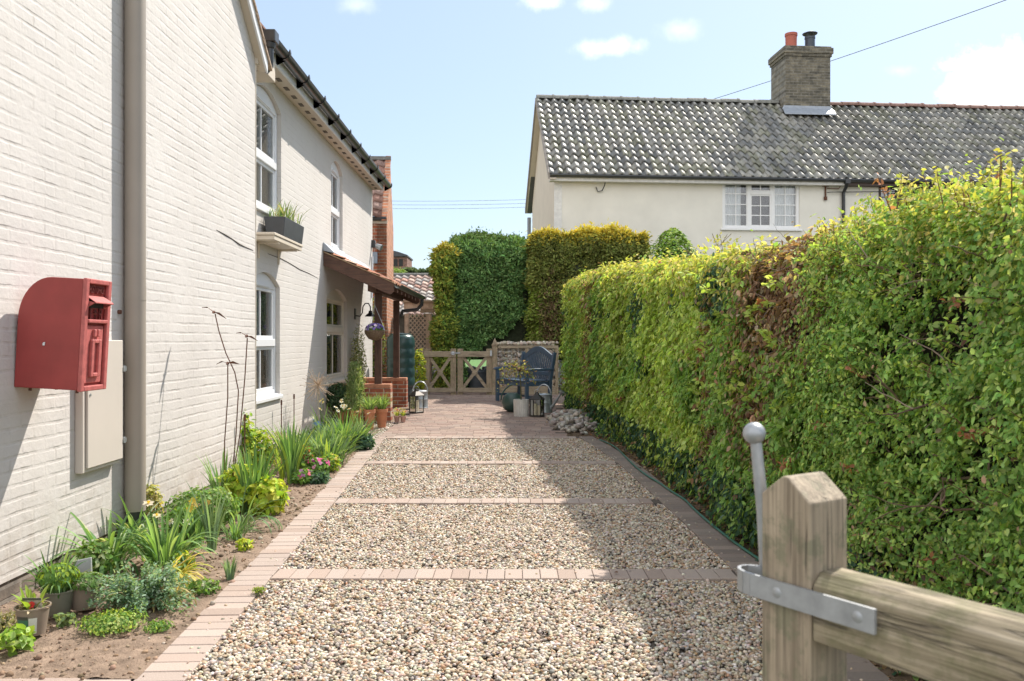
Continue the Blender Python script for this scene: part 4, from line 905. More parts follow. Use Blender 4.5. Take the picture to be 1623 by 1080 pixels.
# ------------------------------------------------------------ garden bench
FL = Vector((-.335, 17.35, 0)); u_ = Vector((.41, -.912, 0)).normalized(); v_ = Vector((-u_.y, u_.x, 0)) * 1
if v_.x < 0: v_ = -v_
FL.z = g(17)+.012
be = thing('garden_bench', 'blue-grey wooden bench with arched slatted back on the brick patio', 'bench', tuple(FL)); TB = T3(FL, u_, v_); TB.col[2][:3] = (0, 0, 1)
BL = 1.45; BD = .55
def bb(name, boxes, bev=.006, m=M_bench):
    mb = MB(); mb.T = TB
    for q in boxes: mb.box(*q)
    return mb.build(name, m, be, bevel=bev)
for s0 in (0, BL-.065):
    bb('leg', [(s0, s0+.065, 0, .065, 0, .66)]); 
    mb = MB(); mb.T = TB; mb.prism([(s0, BD-.07, 0), (s0, BD, 0), (s0, BD+.0, .45), (s0, BD+.10, 1.0), (s0, BD+.035, 1.0), (s0, BD-.065, .45)], (.065, 0, 0)); mb.build('leg', M_bench, be, bevel=.006)
    mb = MB(); mb.T = TB; mb.prism([(s0-.012, -.05, .655), (s0-.012, -.03, .64), (s0-.012, BD-.0, .665), (s0-.012, BD-.0, .70), (s0-.012, .2, .705), (s0-.012, -.02, .69)], (.09, 0, 0)); mb.build('armrest', M_bench, be, bevel=.006)
    bb('side_rail', [(s0+.012, s0+.052, .065, BD-.07, .37, .45)]); bb('side_rail', [(s0+.012, s0+.052, .065, BD-.07, .12, .17)])
for k in range(5): bb('seat_slat', [(.0 if k else .067, BL if k else BL-.067, -.01+k*.105, .082+k*.105, .455, .478)], .004)
bb('apron', [(.065, BL-.065, .012, .04, .36, .453)]); bb('stretcher', [(.065, BL-.065, .25, .29, .13, .17)])
def toprail(t): return .86+.17*max(0, math.cos((t-.5)*PI*1.02))**1.3 if True else 0
mb = MB(); mb.T = TB; pts = [(i/24, toprail(i/24)) for i in range(25)]
lo = [(.065+(BL-.13)*t, BD+.045, z-.02) for t, z in pts]; hi = [(.065+(BL-.13)*t, BD+.045, z+.085) for t, z in pts]
for i in range(24): mb.prism([lo[i], lo[i+1], hi[i+1], hi[i]], (0, .035, 0))
mb.build('top_rail', M_bench, be)
mb = MB(); mb.T = TB; mb.prism([(.065, BD-.035, .56), (BL-.065, BD-.035, .56), (BL-.065, BD-.03, .63), (.065, BD-.03, .63)], (0, .03, 0)); mb.build('back_rail', M_bench, be, bevel=.004)
ns = 17
for i in range(ns):
    t = (i+.5)/ns; xx = .065+(BL-.13)*t; mb = MB(); mb.T = TB; zt2 = toprail(t)
    mb.prism([(xx-.022, BD-.02, .62), (xx+.022, BD-.02, .62), (xx+.022, BD+.055, zt2), (xx-.022, BD+.055, zt2)], (0, .014, 0)); mb.build('back_slat', M_bench, be)
for i in range(ns):
    t = (i+.5)/ns; xx = .065+(BL-.13)*t; mb = MB(); mb.T = TB
    mb.prism([(xx-.022, BD-.055, .47), (xx+.022, BD-.055, .47), (xx+.022, BD-.022, .57), (xx-.022, BD-.022, .57)], (0, .014, 0)); mb.build('lower_slat', M_bench, be)

# ------------------------------------------------------------ things on the patio
# ribbed pot with a small standard tree
c = G(826, 661); c.z = g(c.y)+.012
wp = thing('potted_tree', 'small standard tree with pale new leaves in a white ribbed pot before the bench', 'potted plant', tuple(c))
k = c.y/F; b = MB(); r = 12.2*k; h = 26*k
prof = [(r*.93, 0), (r, h), (r*1.0, h+.006), (r*.86, h+.006), (r*.84, h-.03)]
n = 44; vs = []
for j_, (rr, z) in enumerate(prof):
    for i in range(n): a = 2*PI*i/n; q = rr*(1.03 if (i % 2 and j_ < 2) else .985 if j_ < 2 else 1); vs.append((c.x+q*math.cos(a), c.y+q*math.sin(a), c.z+z))
b.add(vs, [(i*n+j, i*n+(j+1) % n, (i+1)*n+(j+1) % n, (i+1)*n+j) for i in range(4) for j in range(n)]+[tuple(reversed(range(n))), tuple(4*n+j for j in range(n))])
b.build('pot', simple('white ribbed glaze', (.50, .49, .46), .6), wp)
tp0 = c+Vector((0, 0, h-.02)); tp1 = c+Vector((-.03, .02, (661-590)*k))
mb = MB(); mb.tube([tp0, tp0.lerp(tp1, .5)+Vector((.01, 0, 0)), tp1], [.012, .010, .009], 7); mb.build('trunk', simple('green brown bark', (.09, .085, .04), .9), wp)
mb = MB(); tips = []
for i in range(26):
    a = R.uniform(0, 2*PI); el = R.uniform(-.4, .9); L = R.uniform(.2, .50); d = Vector((math.cos(a)*math.cos(el), math.sin(a)*math.cos(el), math.sin(el)))
    p1 = tp1+d*L*.6+Vector((0, 0, .05)); p2 = tp1+d*L+Vector((0, 0, -.08-R.uniform(0, .18))); mb.tube([tp1, p1, p2], [.005, .003, .0015], 4)
    for t in np.linspace(.25, 1, 12): tips.append(tuple(tp1.lerp(p1, min(1, t*1.6)).lerp(p2, max(0, t*1.6-.6)/1.0*1.0 if t > .37 else 0)))
mb.build('twigs', simple('twig brown', (.10, .06, .04), .9), wp)
tips = np.array(tips); n = len(tips); q = tips+NR.normal(0, .02, (n, 3))
leafmesh('foliage', q, NR.normal(0, 1, (n, 3))+[0, 0, .8], NR.normal(0, 1, (n, 3))-[0, 0, .3], NR.uniform(.025, .055, n), pick([(.30, .32, .08), (.18, .24, .06), (.36, .24, .14), (.42, .42, .18)], n), parent=wp)
def lantern(px, py, sc, label, cage):
    c = G(px, py); c.z = g(c.y)+.014; t = thing('lantern', label, 'lantern', tuple(c)); k = c.y/F*sc; n = 6 if cage == 6 else 4; r = 12*k; h = 27*k
    a0 = PI/4 if n == 4 else PI/6
    b = MB(); b.lathe([(r, 0), (r, .018), (r*.8, .03)], c, n); b.build('base', simple('dark bronze metal', (.05, .045, .04), .5, .6), t, bevel=.002)
    b = MB()
    for i in range(n): a = 2*PI*i/n; q = c+Vector((r*.93*math.cos(a), r*.93*math.sin(a), 0)); b.tube([q+Vector((0, 0, .018)), q+Vector((0, 0, h))], .008*sc, 5)
    b.build('frame', simple('dark bronze metal', (.05, .045, .04)), t)
    b = MB(); b.lathe([(r*1.1, h), (r*1.1, h+.012), (r*.35, h+.07*sc*1.2), (r*.28, h+.10*sc), (r*.12, h+.13*sc)], c, n); b.build('roof', simple('dark bronze metal', (.05, .045, .04)), t)
    b = MB()
    for i in range(n):
        a = 2*PI*i/n; a2 = 2*PI*(i+1)/n; b.add([c+Vector((r*.9*math.cos(a), r*.9*math.sin(a), .03)), c+Vector((r*.9*math.cos(a2), r*.9*math.sin(a2), .03)), c+Vector((r*.9*math.cos(a2), r*.9*math.sin(a2), h-.005)), c+Vector((r*.9*math.cos(a), r*.9*math.sin(a), h-.005))], [(0, 1, 2, 3)])
    b.build('glass', M_glass, t)
    cs = [(0, 0)] if cage != 6 else [(-.045, -.02), (.05, .0), (0, .05)]
    M_wax = simple('cream candle wax', (.75, .68, .50), .6)
    for i, (x, y) in enumerate(cs):
        b = MB(); b.lathe([(.045*sc, .02), (.045*sc, .22*sc-.03*i), (.038*sc, .218*sc-.03*i)], c+Vector((x*sc, y*sc, 0)), 14); b.tube([c+Vector((x*sc, y*sc, .21*sc-.03*i)), c+Vector((x*sc, y*sc, .235*sc-.03*i))], .002, 4); b.build('candle', M_wax, t, smooth=True)
    b = MB(); pts = [c+Vector((.045*sc*math.cos(a), 0, h+.12*sc+.05*sc*math.sin(a))) for a in [PI*2*i/12 for i in range(13)]]; b.tube(pts, .004, 5); b.build('ring', M_galv, t)
    return t
lantern(660, 656, 1.0, 'grey four-sided lantern with a cream candle beside the brick porch wall', 4)
lantern(851, 662, 1.0, 'dark six-sided lantern with three candles beside the white ribbed pot', 6)
def watering_can(px, py, sc, label, ang, dark=False, spout=True):
    c = G(px, py); c.z = g(c.y)+.013; t = thing('watering_can', label, 'watering can', tuple(c)); M = M_galv if not dark else simple('dark green enamel', (.03, .065, .055), .4)
    r = .13*sc; h = .27*sc; ca, sa = math.cos(ang), math.sin(ang); d = Vector((ca, sa, 0))
    b = MB(); b.lathe([(r, 0), (r*1.03, .01), (r*.98, .02), (r*.97, h*.55), (r, h*.56), (r*.97, h*.58), (r*.95, h), (r*.98, h+.012), (r*.7, h+.03), (r*.68, h+.02)], c, 24); b.build('body', M, t, smooth=True)
    if spout:
        b = MB(); p0 = c+d*r*.9+Vector((0, 0, .06*sc)); p1 = c+d*(r+.15*sc)+Vector((0, 0, h+.02*sc)); b.tube([p0, p1], [.028*sc, .014*sc], 10); b.build('spout', M, t, smooth=True)
        b = MB(); dd = (p1-p0).normalized(); b.tube([p1, p1+dd*.04*sc, p1+dd*.06*sc], [.016*sc, .045*sc, .048*sc], 14); b.build('rose', M, t, smooth=True)
    b = MB(); pts = [c+Vector((0, 0, h))+(-d if spout else Vector((1, 0, 0)))*(r*.95*math.cos(a))*(1)+Vector((0, 0, .17*sc*math.sin(a))) for a in [PI*i/12 for i in range(13)]]; b.tube(pts, .009*sc, 8); b.build('handle', M, t, smooth=True)
    return t
watering_can(666, 648, 1.12, 'galvanised watering can with tall hoop handle behind the grey lantern', rad(200), spout=False)
watering_can(862, 655, 1.12, 'galvanised watering can with long spout behind the dark six-sided lantern', rad(-25))
# dark green globe planter on its side behind the ribbed pot
c = G(812, 654); c.z = g(c.y)+.013; gp3 = thing('green_watering_can', 'rounded dark green watering can half hidden behind the white ribbed pot', 'watering can', tuple(c))
b = MB(); b.lathe([(.08, 0), (.16, .06), (.19, .16), (.16, .27), (.09, .33), (.07, .33)], c, 24); b.build('body', simple('dark green enamel', (.03, .065, .055), .4), gp3, smooth=True)
b = MB(); b.tube([c+Vector((-.20+.05*math.cos(a)*0-.14*math.sin(a)*0+.21*(1-math.cos(a))*.5, 0, .12+.36*math.sin(a*.5+.25))) for a in [PI*i/12 for i in range(13)]], .014, 8); b.build('handle', simple('dark green enamel', (.03, .065, .055), .4), gp3, smooth=True)
# water butt
c = G(634.5, 645); c = Vector((-2.25, 17.4, g(17.4)))
wb = thing('water_butt', 'tall ribbed dark green water butt behind the second porch post', 'water butt', tuple(c)); zb2 = c.z+.30; ztop = P(0, 529, 17.4).z
b = MB(); rr = .285; prof = [(rr*.9, 0)]
H = ztop-zb2; nb = 5
for i in range(nb):
    z0 = H*.9*i/nb; z1 = H*.9*(i+1)/nb; prof += [(rr*.955, z0+.01), (rr, z0+.05), (rr, z1-.05), (rr*.955, z1-.01)]
prof += [(rr*.96, H*.91), (rr*.80, H*.97), (rr*.74, H*.975), (rr*.72, H), (rr*.1, H+.01)]
b.lathe([(r_, z+zb2-c.z) for r_, z in prof], c, 32); b.build('barrel', simple('dark green plastic', (.022, .062, .056), .32, var=.12, bstr=.05), wb, smooth=True)
b = MB(); b.lathe([(.28, .0), (.25, .28), (.27, .3)], c, 24); b.build('stand', simple('black plastic stand', (.03, .035, .035), .5), wb, smooth=True)

# ------------------------------------------------------------ hose
hp = [(950, 700), (975, 712), (1003, 740), (1024, 757), (1045, 770), (1062, 782), (1085, 797), (1100, 812), (1122, 832), (1150, 855), (1178, 876), (1203, 893), (1230, 912), (1262, 930)]
pts = []
for q in hp:
    w_ = G(*q); w_.z = g(w_.y)+.026; pts.append(w_)
# smooth it
sm = []
for i in range(len(pts)-1):
    p0 = pts[max(i-1, 0)]; p1 = pts[i]; p2 = pts[i+1]; p3 = pts[min(i+2, len(pts)-1)]
    for t in (0, .25, .5, .75): sm.append(.5*((2*p1)+(p2-p0)*t+(2*p0-5*p1+4*p2-p3)*t*t+(-p0+3*p1-3*p2+p3)*t**3))
b = MB(); b.tube(sm+[pts[-1]], .0085, 8); tag(b.build('garden_hose', M_hose, None, smooth=True), 'green garden hose lying along the block edging under the hedge', 'hose')

# ============================================================ COTTAGE (right, behind the hedge)
CA = rad(4.8); CS = 1.1; CO_ = Vector((1.0*CS, 20.0*CS, CAMZ*(1-CS)))
cot = thing('cottage', 'cream rendered cottage with grey pantile roof, chimney and white casement window', 'house', tuple(CO_), rz=CA); cot.scale = (CS, CS, CS)
LN = 15.0; DP = 4.9; ZE = 5.26; ZR = 7.62
W1 = (3.99, 5.87, 4.00, 5.16); W2 = (7.83, 9.3, 3.95, 5.14)
b = MB(); ops2 = [W1, W2]
xs_ = sorted({0, LN, *[o[0] for o in ops2], *[o[1] for o in ops2]})
for a, c in zip(xs_[:-1], xs_[1:]):
    o_ = [o for o in ops2 if o[0] <= (a+c)/2 <= o[1]]
    if o_: b.add([(a, 0, 0), (c, 0, 0), (c, 0, o_[0][2]), (a, 0, o_[0][2])], [(0, 1, 2, 3)]); b.add([(a, 0, o_[0][3]), (c, 0, o_[0][3]), (c, 0, ZE), (a, 0, ZE)], [(0, 1, 2, 3)])
    else: b.add([(a, 0, 0), (c, 0, 0), (c, 0, ZE), (a, 0, ZE)], [(0, 1, 2, 3)])
b.build('front_wall', M_render, cot, local=True)
for o_ in ops2:
    b = MB(); a, c, z0, z1 = o_
    b.add([(a, 0, z0), (c, 0, z0), (c, .1, z0), (a, .1, z0)], [(0, 1, 2, 3)]); b.add([(a, 0, z0), (a, 0, z1), (a, .1, z1), (a, .1, z0)], [(0, 1, 2, 3)]); b.add([(c, 0, z0), (c, 0, z1), (c, .1, z1), (c, .1, z0)], [(0, 1, 2, 3)]); b.add([(a, 0, z1), (c, 0, z1), (c, .1, z1), (a, .1, z1)], [(0, 1, 2, 3)])
    b.build('reveal', M_render, cot, local=True)
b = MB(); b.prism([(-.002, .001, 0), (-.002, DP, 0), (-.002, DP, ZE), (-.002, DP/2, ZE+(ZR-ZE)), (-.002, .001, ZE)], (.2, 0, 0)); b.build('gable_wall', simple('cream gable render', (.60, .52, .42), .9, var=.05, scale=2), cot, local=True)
b = MB(); b.box(.3, LN, .6, .65, 0, ZE); b.build('interior', M_dark, cot, local=True)
b = MB(); b.box(-.02, .16, -.012, .0, 0, ZE-.12); b.build('corner_board', simple('off white board', (.66, .65, .62), .7), cot, local=True)
run = DP/2+.22; rise = ZR-ZE+.16
def lich(u, v, col):
    k = .5+.5*math.sin(u*31+v*7)*math.sin(u*13-v*9+1)
    if u > .45: col = col*(.85)
    if R.random() < .08+.22*k*(v < .6): col = col*.7+np.array([.14, .14, .11])
    return col
CT = [(.24, .24, .225), (.28, .275, .25), (.18, .185, .18), (.33, .32, .28), (.23, .23, .175)]
pantiles('roof', M_tile, cot, (-.17, -.24, ZE-.10), (1, 0, 0), (0, run+.02, rise), LN+.3, math.hypot(run, rise), .208, .272, .042, CT, local=True, lip=.040, ragged=.006, colfn=lich)
b = MB(); b.prism([(-.12, DP+.22, ZE-.14), (-.12, DP/2, ZR+.03), (-.12, DP/2, ZR-.02), (-.12, DP+.22, ZE-.19)], (LN+.2, 0, 0)); b.build('rear_roof', simple('dark roof slope', (.09, .095, .09), .8), cot, local=True)
M_rg = simple('lichened grey ridge', (.19, .19, .17), .85, var=.4, scale=20, bstr=.6); M_rr = simple('red brown ridge', (.20, .115, .09), .85, var=.4, scale=14, bstr=.6)
def ridge(x0, x1, m):
    b = MB(); x = x0
    while x < x1:
        e = min(x+.45, x1); r = .115; dz = R.uniform(-.012, .012)
        for (xa, xb, rr) in ((x, e-.03, r), (e-.035, e+.012, r+.014)):
            vs = [(xx, DP/2+rr*math.cos(a)*1.1, ZR+.03+dz+rr*math.sin(a)) for xx in (xa, xb) for a in [PI*i/8 for i in range(9)]]
            b.add(vs, [(i, i+1, 10+i, 9+i) for i in range(8)]+[tuple(range(9)), tuple(range(9, 18))])
        x = e
    b.build('ridge_tiles', m, cot, local=True)
ridge(-.16, 6.3, M_rg); ridge(7.65, LN+.1, M_rr)
for x0_, x1_, m_ in ((-.14, 6.95, simple('white fascia', (.62, .61, .58), .6)), (6.96, LN, simple('dark brown fascia', (.07, .045, .035), .6))):
    b = MB(); b.box(x0_, x1_, -.20, -.17, ZE-.23, ZE-.08); b.box(x0_, x1_, -.169, -.001, ZE-.23, ZE-.215); b.build('fascia', m_, cot, local=True)
b = MB(); b.tube([(-.15, -.25, ZE-.11), (6.95, -.25, ZE-.12)], .045, 8); b.tube([(6.95, -.25, ZE-.12), (LN, -.25, ZE-.13)], .05, 8); b.build('gutter', M_black, cot, local=True, smooth=True)
for sg in (-1, 1):
    b = MB(); ye = DP/2+sg*(DP/2+.26); b.prism([(-.19, ye, ZE-.20), (-.19, DP/2, ZR-.06), (-.19, DP/2, ZR+.06), (-.19, ye, ZE-.05)], (.04, 0, 0)); b.build('bargeboard', simple('grey verge board', (.27, .24, .21), .8), cot, local=True)
    b = MB(); b.prism([(-.15, ye, ZE-.20), (-.15, DP/2, ZR-.07), (-.15, DP/2, ZR-.05), (-.15, ye, ZE-.18)], (.148, 0, 0)); b.build('verge_soffit', M_cream, cot, local=True)
b = MB(); b.tube([(-.09, DP+.05, 0), (-.09, DP+.05, ZE-.35)], .055, 12); b.build('grey_downpipe', simple('grey pipe', (.20, .22, .24), .5), cot, local=True)
b = MB(); b.tube([(6.93, -.25, ZE-.13), (6.93, -.2, ZE-.26), (6.93, -.06, ZE-.38), (6.93, -.06, 0)], .04, 10); b.box(6.87, 6.99, -.30, -.19, ZE-.20, ZE-.09); b.build('downpipe', M_black, cot, local=True, smooth=True)
b = MB(); b.tube([(1.15, -.16, ZE-.25), (1.15, -.1, ZE-.30), (1.1, -.05, ZE-.42), (1.0, -.03, ZE-.44), (.96, -.03, ZE-.33)], .012, 6); b.build('cable_hook', M_black, cot, local=True)
# casement windows
def casement(op, name, M, spec):
    a, c, z0, z1 = op; wd = thing('window', None, None, ((a+c)/2, 0, z0)); wd.parent = cot
    def mk(nm, mb, m, **k): o = mb.build(nm, m, wd, local=True, **k); o.location = Vector((-(a+c)/2, 0, -z0)); return o
    b = MB(); t = .06; Y0, Y1 = .02, .09
    b.box(a, a+t, Y0, Y1, z0, z1); b.box(c-t, c, Y0, Y1, z0, z1); b.box(a+t, c-t, Y0, Y1, z0, z0+t); b.box(a+t, c-t, Y0, Y1, z1-t, z1)
    W_ = (c-a); m1 = a+W_*.345; m2_ = a+W_*.655
    for mm in (m1, m2_): b.box(mm-.035, mm+.035, Y0, Y1, z0+t, z1-t)
    mk('frame', b, M, bevel=.004)
    b = MB(); zt2 = z1-.33*(z1-z0)*.8
    cols = [(a+t, m1-.035, 4, False), (m1+.035, m2_-.035, 3, True), (m2_+.035, c-t, 4, False)]
    for (xa, xb, nr, top_) in cols:
        if top_: b.box(xa, xb, Y0-.005, Y1-.01, zt2-.035, zt2+.035)
        e = .035 if top_ else .02
        segs = [(z0+t, zt2-.035, 3), (zt2+.035, z1-t, 1)] if top_ else [(z0+t, z1-t, 4)]
        for (za, zb_, nr2) in segs:
            b.box(xa, xa+e, Y0+.01, Y1-.02, za, zb_); b.box(xb-e, xb, Y0+.01, Y1-.02, za, zb_); b.box(xa+e, xb-e, Y0+.01, Y1-.02, za, za+e); b.box(xa+e, xb-e, Y0+.01, Y1-.02, zb_-e, zb_)
            b.box((xa+xb)/2-.011, (xa+xb)/2+.011, Y0+.015, Y1-.03, za+e, zb_-e)
            for r in range(1, nr2): zz = za+e+(zb_-za-2*e)*r/nr2; b.box(xa+e, xb-e, Y0+.017, Y1-.032, zz-.011, zz+.011)
    mk('glazing_bars', b, M)
    b = MB(); b.box(a+t, c-t, .05, .056, z0+t, z1-t); mk('glass', b, M_glass)
    b = MB(); b.box(a-.05, c+.05, -.06, .02, z0-.045, z0); mk('sill', b, M, bevel=.005)
    if spec:
        b = MB()
        for (xa, xb) in ((a+.03, a+W_*.27), (c-W_*.36, c-.03)):
            n = 40; vs = []
            for i in range(n+1): x = xa+(xb-xa)*i/n; yy_ = .16+.014*math.sin(i*1.3); vs += [(x, yy_, z0+.02), (x, yy_, z1-.02)]
            b.add(vs, [(2*i, 2*i+2, 2*i+3, 2*i+1) for i in range(n)])
        mk('net_curtain', b, M_net, smooth=True)
casement(W1, 'w', simple('white painted timber', (.74, .74, .73), .5, var=.03), True)
casement(W2, 'w', simple('dark brown window timber', (.06, .04, .03), .5), True)
# chimney
X0, X1, Yc0, Yc1 = 6.34, 7.56, 1.98, 2.95
ch = thing('chimney', None, None, ((X0+X1)/2, (Yc0+Yc1)/2, ZR)); ch.parent = cot
b = MB(); off = Vector((-(X0+X1)/2, -(Yc0+Yc1)/2, -ZR)); zt3 = 9.07
def ck(nm, mb, m, **k): o = mb.build(nm, m, ch, local=True, **k); o.location = off; return o
b.box(X0, X1, Yc0, Yc1, ZR-.9, zt3-.27)
ck('stack', b, M_chim)
b = MB(); b.box(X0-.03, X1+.03, Yc0-.03, Yc1+.03, zt3-.269, zt3-.195); b.box(X0-.06, X1+.06, Yc0-.06, Yc1+.06, zt3-.194, zt3-.045); b.box(X0-.02, X1+.02, Yc0-.02, Yc1+.02, zt3-.044, zt3)
ck('corbel', b, M_chim)
b = MB(); b.lathe([(.155, 0), (.145, .05), (.15, .42), (.165, .43), (.165, .5), (.13, .5), (.12, .3)], (X0+.36, (Yc0+Yc1)/2, zt3-.01), 20); ck('clay_pot', b, simple('red clay pot', (.36, .105, .07), .8), smooth=True)
b = MB(); c0 = Vector((X0+.88, (Yc0+Yc1)/2, zt3-.01)); b.lathe([(.13, 0), (.13, .36), (.14, .37), (.14, .42), (.11, .43)], c0, 20)
ck('flue', b, simple('black flue', (.035, .045, .06), .4), smooth=True)
b = MB(); b.lathe([(.19, .50), (.20, .515), (.10, .56), (.02, .565)], c0, 20)
for i in range(4): a = PI/4+i*PI/2; b.tube([c0+Vector((.125*math.cos(a), .125*math.sin(a), .40)), c0+Vector((.14*math.cos(a), .14*math.sin(a), .51))], .01, 5)
ck('cowl', b, simple('black flue', (.035, .045, .06)))
b = MB(); b.prism([(X0-.10, Yc0-.22, 7.22), (X1+.06, Yc0-.22, 7.22), (X1+.04, Yc0-.01, 7.42), (X0-.08, Yc0-.01, 7.42)], (0, .0, .03)); b.prism([(X0-.1, Yc0-.02, 7.40), (X1+.02, Yc0-.02, 7.40), (X1+.02, Yc0-.02, 7.50), (X0-.04, Yc0-.02, 7.50)], (0, .015, 0)); ck('flashing', b, M_lead)
# iron cable bracket with its supply cable
ib = thing('wall_bracket', 'ornate dark iron cable bracket on the cottage wall left of the black downpipe', 'bracket', (8.3, 22.5, 5.1))
def wc(x, y, z): return Vector((CO_.x+CS*(math.cos(CA)*x-math.sin(CA)*y), CO_.y+CS*(math.sin(CA)*x+math.cos(CA)*y), CO_.z+CS*z))
b = MB(); b.tube([wc(6.50, -.03, 5.14), wc(6.50, -.03, 4.70)], .022, 8); b.tube([wc(6.5, -.03, 4.78), wc(6.5, -.03, 4.70)], .045, 8); b.tube([wc(6.5, -.03, 5.10), wc(6.5, -.03, 5.02)], .05, 8); b.tube([wc(6.42, -.05, 5.02), wc(6.5, -.05, 5.08), wc(6.56, -.05, 5.02)], .014, 6); b.build('stem', M_rust, ib)
for zz in (5.06, 4.98): b = MB(); b.tube([wc(6.52, -.06, zz), wc(6.80, -.08, zz-.015), wc(6.84, -.08, zz+.05)], .011, 6); b.build('arm', M_rust, ib)
cb = thing('supply_cable', 'black cable running right from the iron bracket along the cottage wall', 'cable', tuple(wc(6.6, -.1, 4.88)))
b = MB(); b.tube([wc(6.52, -.06, 4.88), wc(6.62, -.08, 4.885), wc(7.6, -.10, 4.90), wc(8.6, -.12, 4.93), wc(10.5, -.12, 4.97)], .011, 6); b.build('cable', M_black, cb)

# ------------------------------------------------------------ overhead wires
def wire(name, label, p0, p1, r, sag):
    b = MB(); pts = [p0.lerp(p1, i/24)-Vector((0, 0, sag*4*(i/24)*(1-i/24))) for i in range(25)]; b.tube(pts, r, 5)
    return tag(b.build(name, M_black), label, 'cable')
wire('overhead_cable', 'dark overhead cable rising to the right across the sky behind the chimney', P(1090, 170, 38), P(1700, -38, 25), .012, .10)
for i, (ya, yb) in enumerate(((317, 315), (323, 321), (329, 327))):
    wire('telephone_wire', ['top', 'middle', 'lowest'][i]+' of three thin distant wires crossing the sky between the two houses', P(560, ya+1, 70), P(900, yb-1, 74), .012, .15)['group'] = 'telephone wires between the two houses'
# ============================================================ FOLIAGE
GREEN = {'lime': [(.40, .55, .13), (.47, .60, .16), (.31, .46, .10), (.51, .62, .22)],
 'mid': [(.22, .38, .10), (.28, .45, .12), (.16, .31, .085), (.34, .49, .16)],
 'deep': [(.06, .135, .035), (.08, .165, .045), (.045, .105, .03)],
 'top': [(.48, .51, .13), (.56, .55, .18), (.38, .45, .11), (.62, .57, .28)],
 'brown': [(.34, .22, .14), (.25, .155, .10), (.44, .31, .21), (.17, .11, .075), (.40, .33, .23)],
 'ivy': [(.05, .115, .06), (.07, .14, .09), (.10, .17, .12)]}
def hx(y): return np.interp(y, [0, 9, 11, 13, 15, 16.8], [1.62, 1.57, 1.49, 1.31, 1.13, 1.06])
def hz(y): return np.interp(y, [0, 2.8, 3.6, 4.6, 6, 8.2, 11, 14, 16.8], [1.84, 1.84, 1.95, 1.92, 1.97, 2.10, 2.33, 2.47, 2.50])
HT = 1.0; Y0H, Y1H = 1.7, 16.7
hedge = thing('hedge', 'long clipped mixed hedge with bright green leaves and brown patches along the drive', 'hedge', (2.1, 9, 0))
# added solid dark core that stops light leaking through the hedge
b = MB(); ys = np.linspace(Y0H+.15, Y1H-.2, 60); rows = []
prof_ = [(.34, 0), (.26, .35), (.20, .9), (.19, 1.0)]
for y in ys:
    X = float(hx(y)); Z = float(hz(y)); n3 = float(vnoise(y, 0, 0, 1.5))*.04
    rows += [(X+.40+n3, y, -.05), (X+.26+n3, y, .4), (X+.20-n3, y, 1.1), (X+.22+n3, y, Z-.24), (X+.5, y, Z-.17), (X+HT-.2, y, Z-.22), (X+HT-.15, y, 1.0), (X+HT-.2, y, -.05)]
b.add(rows, [(i*8+j, i*8+j+1, (i+1)*8+j+1, (i+1)*8+j) for i in range(59) for j in range(7)]+[tuple(range(8)), tuple(range(59*8, 60*8))])
b.build('light_block_core', simple('dark core fill', (.028, .024, .014), .95, var=.6, scale=30, bstr=1, bdist=.03), hedge)
HOLES = [(3.13, 1.40, .28, .17), (2.95, 1.02, .17, .13), (3.9, 1.12, .16, .10), (3.2, .78, .16, .10), (4.15, .62, .16, .08), (4.9, 1.5, .2, .12), (5.5, 1.15, .14, .16), (2.8, .55, .12, .14), (3.6, 1.58, .14, .07)]
def brownmask(y, z):
    wob = .10*vnoise(z, z*0, y*0, 2.5)
    m = np.exp(-((y-6.85-wob)/.18)**2)*np.clip((1.82-z)*4, 0, 1)*.95
    m = np.maximum(m, .98*np.exp(-((y-5.2-wob)/.66)**4-((z-1.68)/.48)**4))
    m = np.maximum(m, .8*np.exp(-((y-5.6+wob)/.38)**4-((z-.95)/.42)**4))
    m = np.maximum(m, .75*np.exp(-((y-13.6-wob)/.26)**2))
    m = np.maximum(m, .25*np.exp(-((y-3.6)/.5)**2-((z-.3)/.25)**2))
    return np.clip(m+.35*m*vnoise(y, z, y*0, 4.0), 0, 1)
POS = []; NRM = []; TIP = []; SZ = []; COL = []
